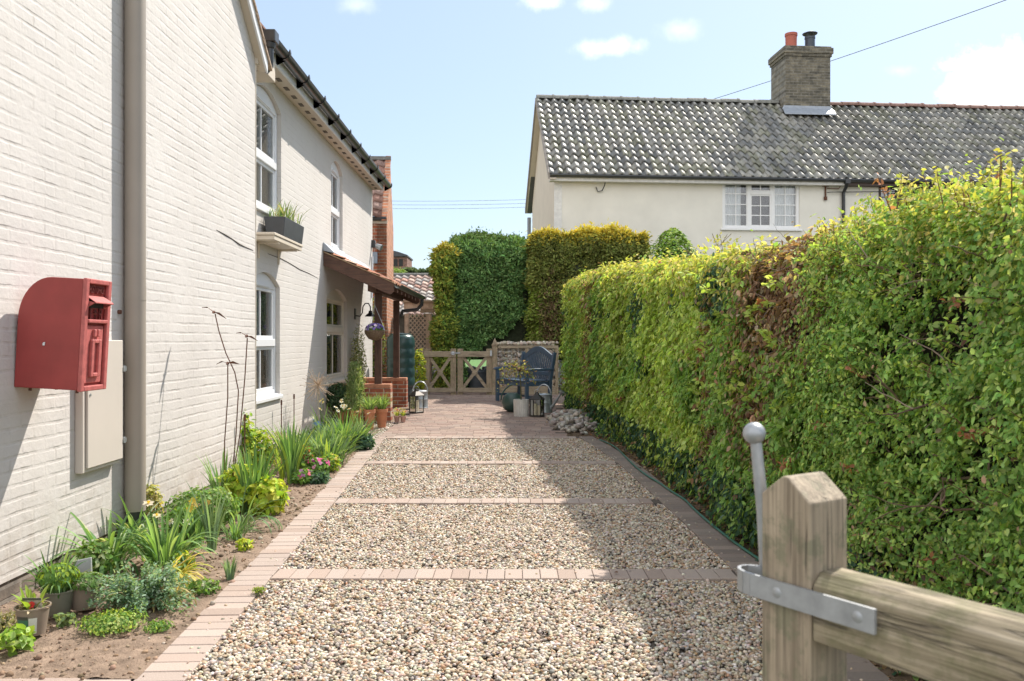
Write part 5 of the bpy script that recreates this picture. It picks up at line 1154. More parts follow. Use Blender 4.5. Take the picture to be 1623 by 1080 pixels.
def hedge_leaves(y0, y1, dens, s0, s1, top):
    if top: A = (y1-y0)*HT
    else: A = (y1-y0)*2.25
    K = 1 if top else 9
    n = int(A*dens/K); y = NR.uniform(y0, y1, n); depth = NR.gamma(1.6, .055, n)
    H = hz(y)
    if top:
        u = NR.uniform(0, HT, n); x = hx(y)+u; bul = .055*vnoise(y, u, 0*y, 3.2)+.03*vnoise(y, u, 0*y+2, 9)
        edge = np.clip(np.minimum(u, HT-u)/.16, 0, 1); z = H+bul-.11*(1-edge)**2-depth*.8
        out = np.stack([-.5*(1-edge)*np.sign(HT/2-u), 0*y, 1+0*y], 1)
        v = NR.random(n); z = z+np.where(v < .035, NR.uniform(0, .16, n), 0)
    else:
        z = H*NR.uniform(.0, 1, n)**.92; bul = .08*vnoise(y, z, 0*y, 2.6)+.055*vnoise(y, z, 0*y+5, 7.0, 2)
        foot = np.clip((.55-z)/.55, 0, 1)**1.5*.06; sh = np.clip((z-(H-.15))/.15, 0, 1)**2*.10
        x = hx(y)-bul+foot+sh+depth
        out = np.stack([-1+0*y, 0*y, .45+0*y], 1)
        # the far end face turns round
        keep = vnoise(y, z, 0*y+9, 5.5, 3) > -.44
        for (hy, hzz, ry, rz) in HOLES:
            d = ((y-hy)/ry)**2+((z-hzz)/rz)**2; keep &= ~((d < 1) & (NR.random(n) < .93))
        keep &= ~((z < .12) & (NR.random(n) < .6))
        bm_ = brownmask(y, z); keep &= ~(NR.random(n) < bm_*.42)
        y, z, x, out, depth, H = y[keep], z[keep], x[keep], out[keep], depth[keep], H[keep]
    if not top:
        # each sample is a short shoot: its leaves follow one arching stem
        m = len(y); hangs = (y > 4.3)+0.0; dy = NR.normal(0, .55, m); L = NR.uniform(.08, .20, m)*np.where(y > 4.3, 1, .75); dz = np.where(hangs > 0, NR.normal(-.15, .35, m), NR.normal(.25, .55, m)); ox = NR.uniform(.25, .9, m)
        rep = lambda q: np.repeat(q, K, 0); t = np.tile((np.arange(K)+.5)/K, m)+NR.uniform(-.04, .04, m*K)
        sj = rep(np.exp(NR.normal(0, .20, m)))
        bx_ = rep(x)-rep(L*ox)*t; by_ = rep(y)+rep(L*dy)*t; bz_ = rep(z)+rep(L*dz)*t-rep(np.where(hangs > 0, .55, .12)*L)*t*t
        Y_b, Z_b = rep(y), rep(z); y, z, x, out, depth, H = by_+NR.normal(0, .008, m*K), np.maximum(bz_+NR.normal(0, .008, m*K), .01), bx_, rep(out), rep(depth)-rep(L*ox)*t*.6, rep(H)
        sdir = np.stack([-rep(ox), rep(dy), rep(dz)-2*rep(np.where(hangs > 0, .55, .12))*t], 1)
    else: sj = np.exp(NR.normal(0, .12, len(y)))
    n = len(y); bm_ = brownmask(y, z)
    # colour
    c = pick(GREEN['mid'], n); far = y > 10.3+.4*vnoise(z, z*0, y*0, 2); lime = (y > 6.95) & ~far
    c = np.where(lime[:, None], pick(GREEN['lime'], n), c); mixn = vnoise(y, z, x*0, 1.8)
    c = np.where((far & (mixn > -.1))[:, None], pick(GREEN['lime'], n)*.85, c)
    c = np.where((lime & (mixn < -.5))[:, None], pick(GREEN['mid'], n), c)
    ivy = (vnoise(y, z, x*0+7, 1.6) > .62) & (NR.random(n) < .75) & ((y > 4.6) | (z < .5)); ivy |= (z < .42) & (NR.random(n) < .55) & (y > 4.2)
    c = np.where(ivy[:, None], pick(GREEN['ivy'], n), c)
    c = np.where(((y < 4.8) & (NR.random(n) < .22))[:, None], pick(GREEN['lime'], n), c)
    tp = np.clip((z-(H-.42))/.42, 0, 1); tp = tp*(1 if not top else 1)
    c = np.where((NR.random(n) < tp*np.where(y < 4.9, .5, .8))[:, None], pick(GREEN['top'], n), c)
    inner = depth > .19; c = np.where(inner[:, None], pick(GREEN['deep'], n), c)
    br = (NR.random(n) < bm_) & ~(ivy & (NR.random(n) < .5)); br |= (NR.random(n) < .018)
    if top: br &= NR.random(n) < .85
    c = np.where(br[:, None], pick(GREEN['brown'], n, j=.2), c)
    nr = out+NR.normal(0, .50, (n, 3)); hang = ((y > 4.3))[:, None]
    c = np.clip(c*sj[:, None], .004, .9)
    tip = NR.normal(0, .42, (n, 3))+sdir*.9+np.where(hang, np.array([[0, 0, -.35]]), 0)  if not top else 0
    if top: tip = NR.normal(0, .7, (n, 3))+np.array([[0, 0, .55]])
    s = NR.uniform(s0, s1, n); s = np.where(ivy, s*1.1, s)
    POS.append(np.stack([x, y, z+np.array([g(v) for v in y])*0+np.where(y > 12, .0, 0)], 1)); NRM.append(nr); TIP.append(tip); SZ.append(s); COL.append(c)
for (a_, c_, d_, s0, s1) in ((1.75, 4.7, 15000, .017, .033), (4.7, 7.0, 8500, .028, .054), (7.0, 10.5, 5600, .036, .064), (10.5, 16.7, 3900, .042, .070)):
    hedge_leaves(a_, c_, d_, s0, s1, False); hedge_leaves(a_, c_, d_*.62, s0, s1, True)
# rounded far end and near end
for yy_, d_ in ((Y1H, 1),):
    n = 6000; x = NR.uniform(float(hx(yy_)), float(hx(yy_))+HT, n); z = NR.uniform(.1, float(hz(yy_)), n)
    POS.append(np.stack([x, yy_+.05+.05*vnoise(x, z, 0*x, 5)-NR.gamma(1.5, .04, n), z], 1)); NRM.append(NR.normal(0, .6, (n, 3))+[0, 1, .4]); TIP.append(NR.normal(0, .5, (n, 3))-[0, -.4, .5]); SZ.append(NR.uniform(.04, .07, n)); COL.append(pick(GREEN['mid'], n))
# young shoots standing above the near top, each with its leaves
tw = MB(); tw.col = (.16, .085, .05)
def shoot(p, L, d, lsz, pal='top', nl=16):
    p = Vector(p); q = p+d*L; tw.tube([p, p.lerp(q, .5)+Vector((R.uniform(-.01, .01), 0, .01)), q], [.003, .002, .001], 4, False)
    t = NR.uniform(.1, 1, nl); pp_ = np.array(p)[None]+(np.array(q-p)[None])*t[:, None]+NR.normal(0, .006, (nl, 3))
    POS.append(pp_); NRM.append(NR.normal(0, .6, (nl, 3))+[0, 0, .8]); TIP.append(NR.normal(0, .8, (nl, 3))+np.array(d)[None]*.7); SZ.append(NR.uniform(*lsz, nl)); COL.append(pick(GREEN[pal] if R.random() < .93 else [(.42, .20, .12)], nl))
for i in range(230):
    y = R.uniform(2.3, 16.4) if i > 120 else R.uniform(2.4, 4.6); u = R.uniform(0, .7)
    L = R.uniform(.05, .14) if y > 4.3 else R.uniform(.06, .20)
    shoot((float(hx(y))+u, y, float(hz(y))-.05), L, Vector((R.uniform(-.35, .25), R.uniform(-.35, .35), 1)).normalized(), (.018, .034) if y < 5 else (.032, .052))
for i in range(260):
    y = R.uniform(2.4, 7) if i < 200 else R.uniform(7, 16); z = R.uniform(.25, float(hz(y))-.1)
    shoot((float(hx(y))-.02, y, z), R.uniform(.06, .15), Vector((-.8, R.uniform(-.6, .6), R.uniform(-.2, .7))).normalized(), (.018, .034) if y < 4.7 else (.032, .055), 'lime' if z > .9 else 'mid', 12)
# crooked bare branches in the gaps
def branch(p, d, L, r, dep=0):
    pts = [Vector(p)]; dd = Vector(d).normalized(); k = 6
    for i in range(k): dd = (dd+Vector((R.uniform(-.3, .3), R.uniform(-.3, .3), R.uniform(-.3, .3)))).normalized(); pts.append(pts[-1]+dd*L/k)
    tw.col = jit(R.choice([(.17, .12, .08), (.22, .17, .12), (.12, .08, .055), (.26, .20, .15)]), .2); tw.tube(pts, r, 6, True, r2=r*.35)
    if dep < 1:
        for j in (2, 4): branch(pts[j], dd+Vector((R.uniform(-.8, .3), R.uniform(-.8, .8), R.uniform(-.5, .8))), L*.5, r*.55, dep+1)
for (hy, hzz, ry, rz) in HOLES:
    for i in range(6): branch((float(hx(hy))+.12+R.uniform(-.07, .06), hy+R.uniform(-1, 1)*ry*1.2, hzz+R.uniform(-1, 1)*rz), (R.uniform(-.3, .1), R.choice([-1, 1]), R.uniform(-.25, .5)), R.uniform(.25, .5), R.uniform(.004, .009))
for i in range(130):
    y = R.uniform(2.3, 7.2); z = R.uniform(.1, 1.8)
    branch((float(hx(y))+R.uniform(.02, .14), y, z), (R.uniform(-.8, .1), R.uniform(-1, 1), R.uniform(-.2, .9)), R.uniform(.12, .32), R.uniform(.0018, .004), 1)
for i in range(260):
    y = R.gauss(5.3, .5) if i < 170 else R.gauss(6.85, .12); z = R.gauss(1.6, .3) if i < 110 else R.uniform(.2, 1.7)
    if z > float(hz(y))+.02: z = float(hz(y))-.1
    branch((float(hx(y))+R.uniform(-.03, .08), y, z), (R.uniform(-.9, 0), R.uniform(-.7, .7), R.uniform(-.6, .8)), R.uniform(.08, .2), R.uniform(.0015, .003), 1)
tw.build('branches', M_bark, hedge, smooth=True)
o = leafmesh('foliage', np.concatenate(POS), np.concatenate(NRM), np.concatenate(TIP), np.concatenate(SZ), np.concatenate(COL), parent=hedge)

# ivy and weeds creeping over the strip between the edging and the hedge foot
n = 9000; y = NR.uniform(2.6, 14.5, n); t_ = NR.random(n)**.7; r0_ = np.array([float(rout(min(v, 12))) if v < 12 else float(pr(v))+.35 for v in y]); x = r0_+.03+(hx(y)+.15-r0_)*t_
keep = vnoise(x, y, 0*x, 2.6) > .35-1.3*t_; x = x[keep]; y = y[keep]; t_ = t_[keep]; n = len(x)
o = leafmesh('ground_ivy', np.stack([x, y, .01+np.array([g(v) for v in y])+t_*NR.uniform(0, .16, n)], 1), NR.normal(0, .5, (n, 3))+[-.3, 0, .8], NR.normal(0, .8, (n, 3))+[-.5, 0, .2], NR.uniform(.025, .055, n), pick(GREEN['ivy']+GREEN['mid'], n))
tag(o, 'low ivy and weeds creeping out from the foot of the drive hedge', 'ground cover', kind='stuff')
# ------------------------------------------------------------ tall conifers behind the gate
def conifer_box(name, label, cat, x0, x1, y0, y1, zt, n, pal, topc, rnd=.35, size=(.05, .10), gap=None, thin=0, bare=None):
    t = thing(name, label, cat, ((x0+x1)/2, (y0+y1)/2, .2)); ps = []; ns = []
    areas = [(x1-x0)*zt, (y1-y0)*zt, (y1-y0)*zt, (x1-x0)*(y1-y0)]; tot = sum(areas)
    for k, A in enumerate(areas):
        m = int(n*A/tot); u = NR.random(m); v = NR.random(m)
        if k == 0: p = np.stack([x0+(x1-x0)*u, np.full(m, y0), .1+(zt-.1)*v], 1); q = np.array([0, -1, .3])
        elif k == 1: p = np.stack([np.full(m, x0), y0+(y1-y0)*u, .1+(zt-.1)*v], 1); q = np.array([-1, 0, .3])
        elif k == 2: p = np.stack([np.full(m, x1), y0+(y1-y0)*u, .1+(zt-.1)*v], 1); q = np.array([1, 0, .3])
        else: p = np.stack([x0+(x1-x0)*u, y0+(y1-y0)*v, np.full(m, zt)], 1); q = np.array([0, 0, 1.])
        ps.append(p); ns.append(np.repeat(q[None], m, 0))
    p = np.concatenate(ps); q = np.concatenate(ns); cxy = np.array([(x0+x1)/2, (y0+y1)/2])
    # round the shoulders
    cc = np.stack([np.clip(p[:, 0], x0+rnd, x1-rnd), np.clip(p[:, 1], min(y0+rnd, cxy[1]), max(y1-rnd, cxy[1])), np.clip(p[:, 2], 0, zt-rnd)], 1)
    d = p-cc; L = np.linalg.norm(d, axis=1, keepdims=True); p = cc+d/np.maximum(L, 1e-5)*np.minimum(L, rnd)
    nrm = unit(d+1e-6)
    p = p+nrm*(.15*vnoise(p[:, 0], p[:, 1], p[:, 2], 1.9)+.06*vnoise(p[:, 0], p[:, 1], p[:, 2], 7))[:, None]-nrm*(NR.gamma(1.5, .05, len(p))-np.where(NR.random(len(p)) < .03, NR.uniform(.03, .16, len(p)), 0))[:, None]
    keep = vnoise(p[:, 0], p[:, 1], p[:, 2]*1.3, 5.0) > -.75
    if bare is not None: keep &= ~bare(p)
    p = p[keep]; nrm = nrm[keep]; n = len(p)
    c = pick(pal, n, j=.18)*(1+.25*vnoise(p[:, 0], p[:, 1], p[:, 2], 3))[:, None]
    if topc is not None: tp = np.clip((p[:, 2]-(zt-topc[1]))/topc[1], 0, 1); c = np.where((NR.random(n) < tp)[:, None], pick(topc[0], n), c)
    if thin is not None and thin: c = thin(p, c)
    leafmesh('foliage', p, nrm*.4+NR.normal(0, .6, (n, 3))+[0, 0, .4], nrm*.7+NR.normal(0, .35, (n, 3))+[0, 0, .15], NR.uniform(*size, n)*1.15, np.clip(c, .005, .9), M_conif, t, aspect=.36)
    b = MB(); i = .17; b.box(x0+i, x1-i, y0+i, y1-i, .9 if bare is not None else .2, zt-.20); b.build('inner_mass', simple('dark conifer heart', (.035, .045, .022), .95, var=.5, scale=20), t, bevel=.12, seg=3)
    return t
# dark green one, browsed away underneath on its right
def bare_dark(p): return (p[:, 0] > -1.15+.5*np.sin(p[:, 2]*3)*.2) & (p[:, 2] < .95+.85*np.clip((p[:, 0]+1.0)/1.2, 0, 1)+.1*np.sin(p[:, 0]*9)) & (p[:, 0] < .52)
zt_d = P(0, 374, 20.2).z
td = conifer_box('conifer_hedge', 'tall dense dark green conifer hedge behind the low timber gate', 'hedge', P(694, 0, 20.2).x, P(848, 0, 20.2).x, 19.95, 21.9, zt_d, 85000, [(.14, .26, .085), (.18, .31, .10), (.10, .21, .07), (.22, .36, .12)], ([(.16, .24, .08), (.10, .19, .05)], .22), rnd=.6, bare=bare_dark)
b = MB()
for (x, y, r) in ((.15, 20.9, .10), (-.35, 21.1, .08), (.42, 20.7, .07)):
    mb = MB(); mb.tube([(x, y, .1), (x+.03, y, 1.0), (x-.05, y, 2.4)], [r, r*.8, r*.5], 9); mb.build('trunk', simple('grey conifer bark', (.11, .085, .065), .95, var=.35, scale=14, bstr=.8, bdist=.01), td, smooth=True)
    for i in range(9): z = R.uniform(.9, 1.9); mb = MB()
b = MB()
for i in range(40): z = R.uniform(.75, 1.9); x = R.uniform(-.5, .5); d = Vector((R.uniform(-1, 1), -1, R.uniform(-.3, .3))).normalized(); b.tube([(x, 20.9, z), Vector((x, 20.9, z))+d*.35, Vector((x, 20.9, z))+d*.7+Vector((0, 0, -.08))], [.016, .010, .004], 5)
b.build('bare_branches', simple('grey dead twig', (.14, .115, .10), .95, var=.3), td)
# left flank with golden tips
conifer_box('golden_conifer', 'narrow golden-green conifer at the left edge of the dark hedge beside the arbour', 'conifer', P(688, 0, 19.7).x, P(717, 0, 19.7).x, 19.7, 20.6, P(0, 392, 20).z, 15000, [(.28, .36, .06), (.20, .30, .055), (.14, .23, .05), (.36, .38, .07)], ([(.50, .42, .06), (.36, .36, .06)], .35), rnd=.22)
# golden clipped hedge behind the bench
def goldcol(p, c):
    f = np.clip((1.0-np.abs(p[:, 0]-.85)/.35), 0, 1)*np.clip((3.1-p[:, 2])/1.0, 0, 1); k = NR.random(len(p)) < f*.75
    c = np.where(k[:, None], pick([(.19, .12, .07), (.14, .085, .05), (.22, .17, .08)], len(p)), c)
    k = (np.abs(p[:, 0]-.48) < .14) & (p[:, 2] < 2.6) & (NR.random(len(p)) < .5); return np.where(k[:, None], pick([(.20, .28, .04)], len(p)), c)
zt_g = P(0, 368, 19.2).z
def bare_g(p): return (p[:, 2] < 1.05) & (NR.random(len(p)) < .8)
tg = conifer_box('golden_hedge', 'tall clipped conifer hedge with golden yellow top behind the blue bench', 'hedge', P(845, 0, 19.2).x, P(1027, 0, 19.2).x, 19.15, 20.5, zt_g, 80000, [(.17, .20, .05), (.21, .25, .06), (.13, .155, .04), (.25, .27, .07)], ([(.74, .60, .08), (.64, .55, .09), (.50, .46, .08)], .32), rnd=.18, thin=goldcol, bare=bare_g)
for x in (.75, 1.3, 1.9): mb = MB(); mb.tube([(x, 19.8, .1), (x, 19.8, 1.6)], [.07, .05], 8); mb.build('trunk', simple('grey conifer bark', (.11, .085, .065)), tg, smooth=True)
# dome-topped conifer peeping over the drive hedge
c = P(1066, 0, 13.0); zt_c = P(0, 364, 13).z; dc = thing('dome_conifer', 'small dome-topped dark green conifer peeping over the hedge below the cottage window', 'conifer', (c.x, 13, .1))
n = 9000; a = NR.uniform(0, 2*PI, n); h = NR.uniform(0, 1, n)**.8; z = .3+(zt_c-.3)*h; rr = .72*np.sqrt(np.clip(1-h**2.2, 0, 1))*(.9+.1*np.sin(a*5+z*4)); rr = np.maximum(rr, 0)-NR.gamma(1.4, .03, n)*.8
p = np.stack([c.x+np.cos(a)*rr, 13+np.sin(a)*rr, z], 1); nr = np.stack([np.cos(a), np.sin(a), .6+h], 1)
leafmesh('foliage', p, nr+NR.normal(0, .5, (n, 3)), nr*.6+NR.normal(0, .4, (n, 3))+[0, 0, .4], NR.uniform(.035, .075, n), pick([(.18, .32, .05), (.26, .40, .06), (.12, .23, .04), (.36, .48, .09)], n), M_conif, dc, aspect=.5)
b = MB(); b.lathe([(.45, .2), (.45, 1.2), (.36, 2.0), (.15, zt_c-.35), (.03, zt_c-.2)], (c.x, 13, 0), 14); b.build('inner_mass', simple('dark conifer heart', (.02, .026, .014)), dc, smooth=True)
def bush(name, label, cat, c, r, n, pal, size, m=None, parent=None, fname='foliage', up=.3, flowers=None, stems=True, aspect=.6, shell=.55):
    t = parent or thing(name, label, cat, tuple(c)); d = unit(NR.normal(0, 1, (n, 3))); rad_ = NR.uniform(shell, 1, n)**.7
    p = d*rad_[:, None]*np.array(r)[None]; p = p*(1+.16*vnoise(d[:, 0]*2, d[:, 1]*2, d[:, 2]*2, 2.5))[:, None]
    p[:, 2] += r[2]; p[:, 2] = np.maximum(p[:, 2], .01); cc = np.array(c)
    leafmesh(fname, p+cc, d+NR.normal(0, .5, (n, 3))+[0, 0, .5], d*.6+NR.normal(0, .5, (n, 3))+[0, 0, up], NR.uniform(*size, n), pick(pal, n, j=.16), m or M_leaf, t, aspect=aspect)
    if stems:
        b = MB(); b.col = (.10, .13, .05)
        for i in range(14): a = R.uniform(0, 2*PI); e = Vector(c)+Vector((math.cos(a)*r[0]*.7, math.sin(a)*r[1]*.7, r[2]*R.uniform(.9, 1.6))); b.tube([Vector(c)+Vector((math.cos(a)*.02, math.sin(a)*.02, -.01)), Vector(c).lerp(e, .5)+Vector((0, 0, r[2]*.15)), e], .003, 4, False)
        b.build('stems', M_bark, t)
    if flowers:
        fp, fn_, fs = flowers; d = unit(NR.normal(0, 1, (fn_, 3))); d[:, 2] = np.abs(d[:, 2])*.8+.2; d = unit(d); ctr = cc+d*np.array(r)*1.02+[0, 0, r[2]]
        k = 5; q = np.repeat(ctr, k, 0); nn = np.repeat(d+[0, -.3, .3], k, 0); tp = NR.normal(0, 1, (len(q), 3))
        leafmesh('flowers', q, nn, tp, NR.uniform(fs*.8, fs*1.2, len(q)), np.repeat(pick(fp, fn_), k, 0), M_petal, t, aspect=.95, fold=.1, droop=.05)
    return t
# sprigs above the hedge, skyline greenery beyond the outhouse
for (px, py, Y, lab) in ((1143, 378, 8.0, 'thin pale-leaved sprig rising above the hedge under the cottage window'), (1097, 388, 12.6, 'dark purple sprig rising beside the dome-topped conifer')):
    c = P(px, py+36, Y); t = thing('sprig', lab, 'plant', tuple(c)); b = MB(); b.col = (.14, .10, .06)
    for i in range(5): b.tube([c, c+Vector((R.uniform(-.06, .06), 0, .12)), c+Vector((R.uniform(-.13, .13), R.uniform(-.05, .05), .25))], .003, 4)
    b.build('stems', M_bark, t); n = 60; leafmesh('foliage', np.array(c)+NR.normal(0, [.08, .05, .05], (n, 3))+[0, 0, .16], NR.normal(0, 1, (n, 3)), NR.normal(0, .6, (n, 3))+[0, 0, 1], NR.uniform(.02, .045, n), pick([(.38, .38, .16)] if px > 1100 else [(.10, .07, .09), (.10, .14, .06)], n), parent=t)
bush('tree', 'round light green tree beyond the outhouse roof under the far brick building', 'tree', P(632, 440, 45)-Vector((0, 0, 1.6)), (.65, .7, 1.05), 1500, [(.16, .26, .06), (.22, .32, .08)], (.12, .22), stems=False)
sk = thing('skyline_hedge', 'distant clipped hedge on the skyline between the outhouse roof and the conifers', 'hedge', tuple(P(660, 440, 50)))
a = P(640, 438, 50); c = P(705, 428, 50); n = 7000
p = np.stack([NR.uniform(a.x, c.x+1, n), NR.uniform(49.5, 51, n), NR.uniform(0, 1, n)], 1); p[:, 2] = np.where(NR.random(n) < .5, c.z-.1+.15*vnoise(p[:, 0], p[:, 1], p[:, 2]*0, 3), p[:, 2]*c.z)
leafmesh('foliage', p, NR.normal(0, .6, (n, 3))+[0, -.5, .6], NR.normal(0, .4, (n, 3))+[0, 0, 1], NR.uniform(.10, .22, n), pick([(.10, .15, .06), (.15, .2, .08), (.07, .11, .05)], n), M_conif, sk); b = MB(); b.box(a.x, c.x+1, 49.8, 50.8, .1, c.z-.2); b.build('inner_mass', simple('dark conifer heart', (.02, .026, .014)), sk)
# woodland line so that the horizon is closed behind the houses
n = 16000; x = NR.uniform(-120, 160, n); p = np.stack([x, 118+NR.normal(0, 3, n), np.zeros(n)], 1); hh = 4.2+1.6*vnoise(x, x*0, x*0, .12)+.8*vnoise(x, x*0, x*0+3, .7); p[:, 2] = hh*NR.random(n)**.6
o = leafmesh('far_woodland', p, NR.normal(0, .5, (n, 3))+[0, -.8, .5], NR.normal(0, .6, (n, 3))+[0, 0, .6], NR.uniform(.8, 1.8, n), pick([(.07, .10, .05), (.09, .13, .06), (.06, .085, .045)], n), M_conif)
tag(o, 'low distant line of trees closing the horizon beyond the gardens', 'woodland', kind='stuff')

# ------------------------------------------------------------ climbers and shrubs by the porch
bush('climbing_shrub', 'leafy climber with pale new leaves between the two porch posts', 'shrub', Vector((-2.95, 18.0, .2)), (.30, .3, 1.0), 3800, [(.20, .26, .07), (.12, .20, .05), (.34, .34, .14), (.07, .12, .04)], (.03, .06))
bush('wall_climber', 'tall pale yellow-green climber against the cream wall below the gooseneck lamp', 'climber', Vector((-2.70, 15.1, .05)), (.13, .34, .80), 3800, [(.38, .40, .20), (.30, .34, .14), (.46, .46, .28), (.18, .24, .08)], (.02, .042), shell=.2)
bush('yellow_shrub', 'bright yellow-leaved shrub between the water butt and the gate', 'shrub', Vector((P(663, 0, 18.0).x, 18.2, .15)), (.13, .14, .52), 700, [(.50, .50, .05), (.38, .44, .05), (.24, .34, .05)], (.04, .08))
# ------------------------------------------------------------ pots before the porch
M_potsoil = simple('potting soil', (.06, .045, .035), .95)
def pot(t, c, r, h, M=M_terra, n=22, rim=True, name='pot'):
    b = MB(); b.lathe([(r*.68, 0), (r*.93, h*.80), (r*.95, h*.81), (r*1.04, h*.82), (r*1.06, h*.98), (r*1.03, h), (r*.93, h), (r*.9, h*.86), (r*.05, h*.85)] if rim else [(r*.74, 0), (r*.98, h*.93), (r*1.05, h*.94), (r*1.06, h), (r*.98, h), (r*.93, h*.86), (r*.05, h*.85)], c, n)
    return b.build(name, M, t, smooth=True)
def gnd(px, py, dz=.0): c = G(px, py); c.z = g(c.y)+.018+dz; return c
for (px, py, wpx, hpx, lab, kind) in ((605, 680, 19, 30, 'terracotta long-tom pot of spiky green leaves nearest the brick porch wall', 'spiky'), (586, 684, 17, 33, 'terracotta long-tom pot with grassy green foliage, second from the porch wall', 'spiky2'), (563, 680, 18, 28, 'terracotta pot with a tall feathery rosemary in front of the porch', 'rose'), (541, 676, 18, 26, 'shaded terracotta pot with dark spreading foliage by the house wall', 'dark')):
    c = gnd(px, py); k = c.y/F; t = thing('potted_plant', lab, 'potted plant', tuple(c), 'terracotta pots before the porch'); r = wpx*k/2; h = hpx*k
    pot(t, c, r, h); tc_ = c+Vector((0, 0, h*.86))
    if kind == 'rose': 
        mb = MB()
        for i in range(120):
            a = R.uniform(0, 2*PI); ribbon(mb, tc_+Vector((R.uniform(-.05, .05), R.uniform(-.05, .05), 0)), (math.cos(a), math.sin(a), 0), R.uniform(.3, .72), .022, R.uniform(.05, .45), 6, jit(R.choice([(.20, .30, .11), (.27, .36, .15), (.34, .42, .20), (.14, .22, .09)])))
        mb.build('foliage', M_leaf, t, smooth=True)
        n = 2600; zz = NR.random(n)**.8; aa = NR.uniform(0, 2*PI, n); rr = .20*(1-zz*.6)*NR.random(n)**.5
        leafmesh('needles', np.array(tc_)+np.stack([np.cos(aa)*rr, np.sin(aa)*rr, zz*.74], 1), NR.normal(0, 1, (n, 3)), NR.normal(0, .5, (n, 3))+[0, 0, .7], NR.uniform(.03, .06, n), pick([(.24, .34, .13), (.31, .40, .18), (.17, .25, .10), (.42, .46, .26)], n), parent=t, aspect=.25)
    elif kind == 'dark': bush('', '', '', tc_, (.26, .24, .22), 1500, [(.05, .10, .05), (.08, .15, .07), (.12, .18, .10)], (.03, .06), parent=t)
    else:
        cols = [(.20, .34, .10), (.28, .42, .14), (.36, .46, .22), (.15, .25, .09)]; strap_clump('foliage', tc_, t, 150 if kind == 'spiky' else 120, .30, .012, 1.0, cols, .05)
        n = 500; d = unit(NR.normal(0, 1, (n, 3))); leafmesh('small_leaves', np.array(tc_)+d*[.15, .15, .10]+[0, 0, .10], d, d, NR.uniform(.02, .045, n), pick(cols, n), parent=t, aspect=.35)
for (px, lab) in ((629, 'small pinkish pot of yellow flowers, left of the pair against the brick wall'), (639, 'small pinkish pot of yellow flowers, right of the pair against the brick wall')):
    c = gnd(px, 671); k = c.y/F; t = thing('flower_pot', lab, 'potted plant', tuple(c), 'two small pots against the brick wall'); pot(t, c, 4.9*k, 10*k, simple('pinkish clay', (.42, .26, .22), .85), 16)
    strap_clump('foliage', c+Vector((0, 0, 9*k)), t, 22, .12, .014, .8, [(.20, .30, .06), (.34, .38, .08)], .03)
    n = 26; leafmesh('flowers', np.array(c)+NR.normal(0, .025, (n, 3))+[0, 0, 17*k], NR.normal(0, 1, (n, 3)), NR.normal(0, 1, (n, 3)), NR.uniform(.015, .03, n), pick([(.62, .55, .10), (.5, .12, .12)], n, [5, 1]), M_petal, t, aspect=.9)

# ------------------------------------------------------------ the flower bed: one object per plant
def flower(mbp, mbs, c, r, pal, ctr=None, k=6, tilt=None):
    c = Vector(c); ax = (tilt or Vector((R.uniform(-.6, .6), R.uniform(-.9, .1), .6))).normalized(); e1 = ax.orthogonal().normalized(); e2 = ax.cross(e1); col = jit(R.choice(pal), .1)
    for i in range(k):
        a = 2*PI*i/k+R.uniform(-.1, .1); d = e1*math.cos(a)+e2*math.sin(a); s = ax.cross(d); mbp.col = col
        mbp.add([c, c+d*r*.55+s*r*.32+ax*r*.12, c+d*r+ax*r*.08, c+d*r*.55-s*r*.32+ax*r*.12], [(0, 1, 2, 3)])
    if ctr: mbp.col = ctr; mbp.tube([c, c+ax*r*.28, c+ax*r*.42], [r*.16, r*.2, r*.27], 8, False)
def daffodils(label, px, py, n, hpx, curve, cols, wd=.013, spread=.06, blooms=0, bpal=None, bctr=None, bh=1.0, group=None, lean=None, name='daffodil_clump', cat='plant'):
    c = gnd(px, py); k = c.y/F; t = thing(name, label, cat, tuple(c), group); L = hpx*k
    strap_clump('leaves', c, t, int(n*1.6), L*(.92 if px < 300 else 1.05), wd*1.25, curve, [(q[0]*1.35, q[1]*1.3, q[2]*1.3) for q in cols], spread*1.25, lean=lean)
    if blooms:
        ms = MB(); mp = MB()
        for i in range(blooms):
            a = R.uniform(0, 2*PI); b0 = c+Vector((math.cos(a), math.sin(a), 0))*spread*R.random(); e = b0+Vector((R.uniform(-.07, .07), R.uniform(-.07, .07), L*bh*R.uniform(.8, 1.1)))
            ms.col = jit((.12, .22, .05)); ms.tube([b0, b0.lerp(e, .6)+Vector((0, 0, .01)), e], .0035, 5, False); mp = MB(); flower(mp, mp, e, R.uniform(.026, .038), bpal, bctr); mp.build('flower', M_petal, t)
        ms.build('stems', M_leaf, t)
    return t
DG = [(.10, .20, .07), (.14, .26, .08), (.08, .16, .06), (.20, .32, .13)]; DB = [(.13, .21, .12), (.17, .26, .16), (.09, .15, .08)]; DY = [(.40, .38, .08), (.30, .34, .07), (.48, .42, .16)]
daffodils('arching clump of pale-edged strap leaves behind the slate marker', 172, 905, 54, 125, 2.1, DG+[(.34, .42, .26)], .016, .07)
daffodils('arching clump of green strap leaves against the foot of the thick wall pipe', 215, 862, 60, 95, 2.0, DG+[(.34, .42, .26)], .014, .08)
daffodils('dense upright green strap leaves behind the feathery grey bush', 262, 900, 60, 110, 1.35, DG, .015, .09, 2, [(.62, .58, .42)], (.66, .5, .08), .8)
daffodils('bluish upright daffodil leaves standing tall in the bare soil gap', 336, 878, 16, 105, .35, DB, .013, .022)
daffodils('withered yellow daffodil heads above a short green clump', 312, 868, 26, 66, .5, DG, .012, .04, 6, [(.55, .42, .06), (.45, .34, .10)], None, 1.0)
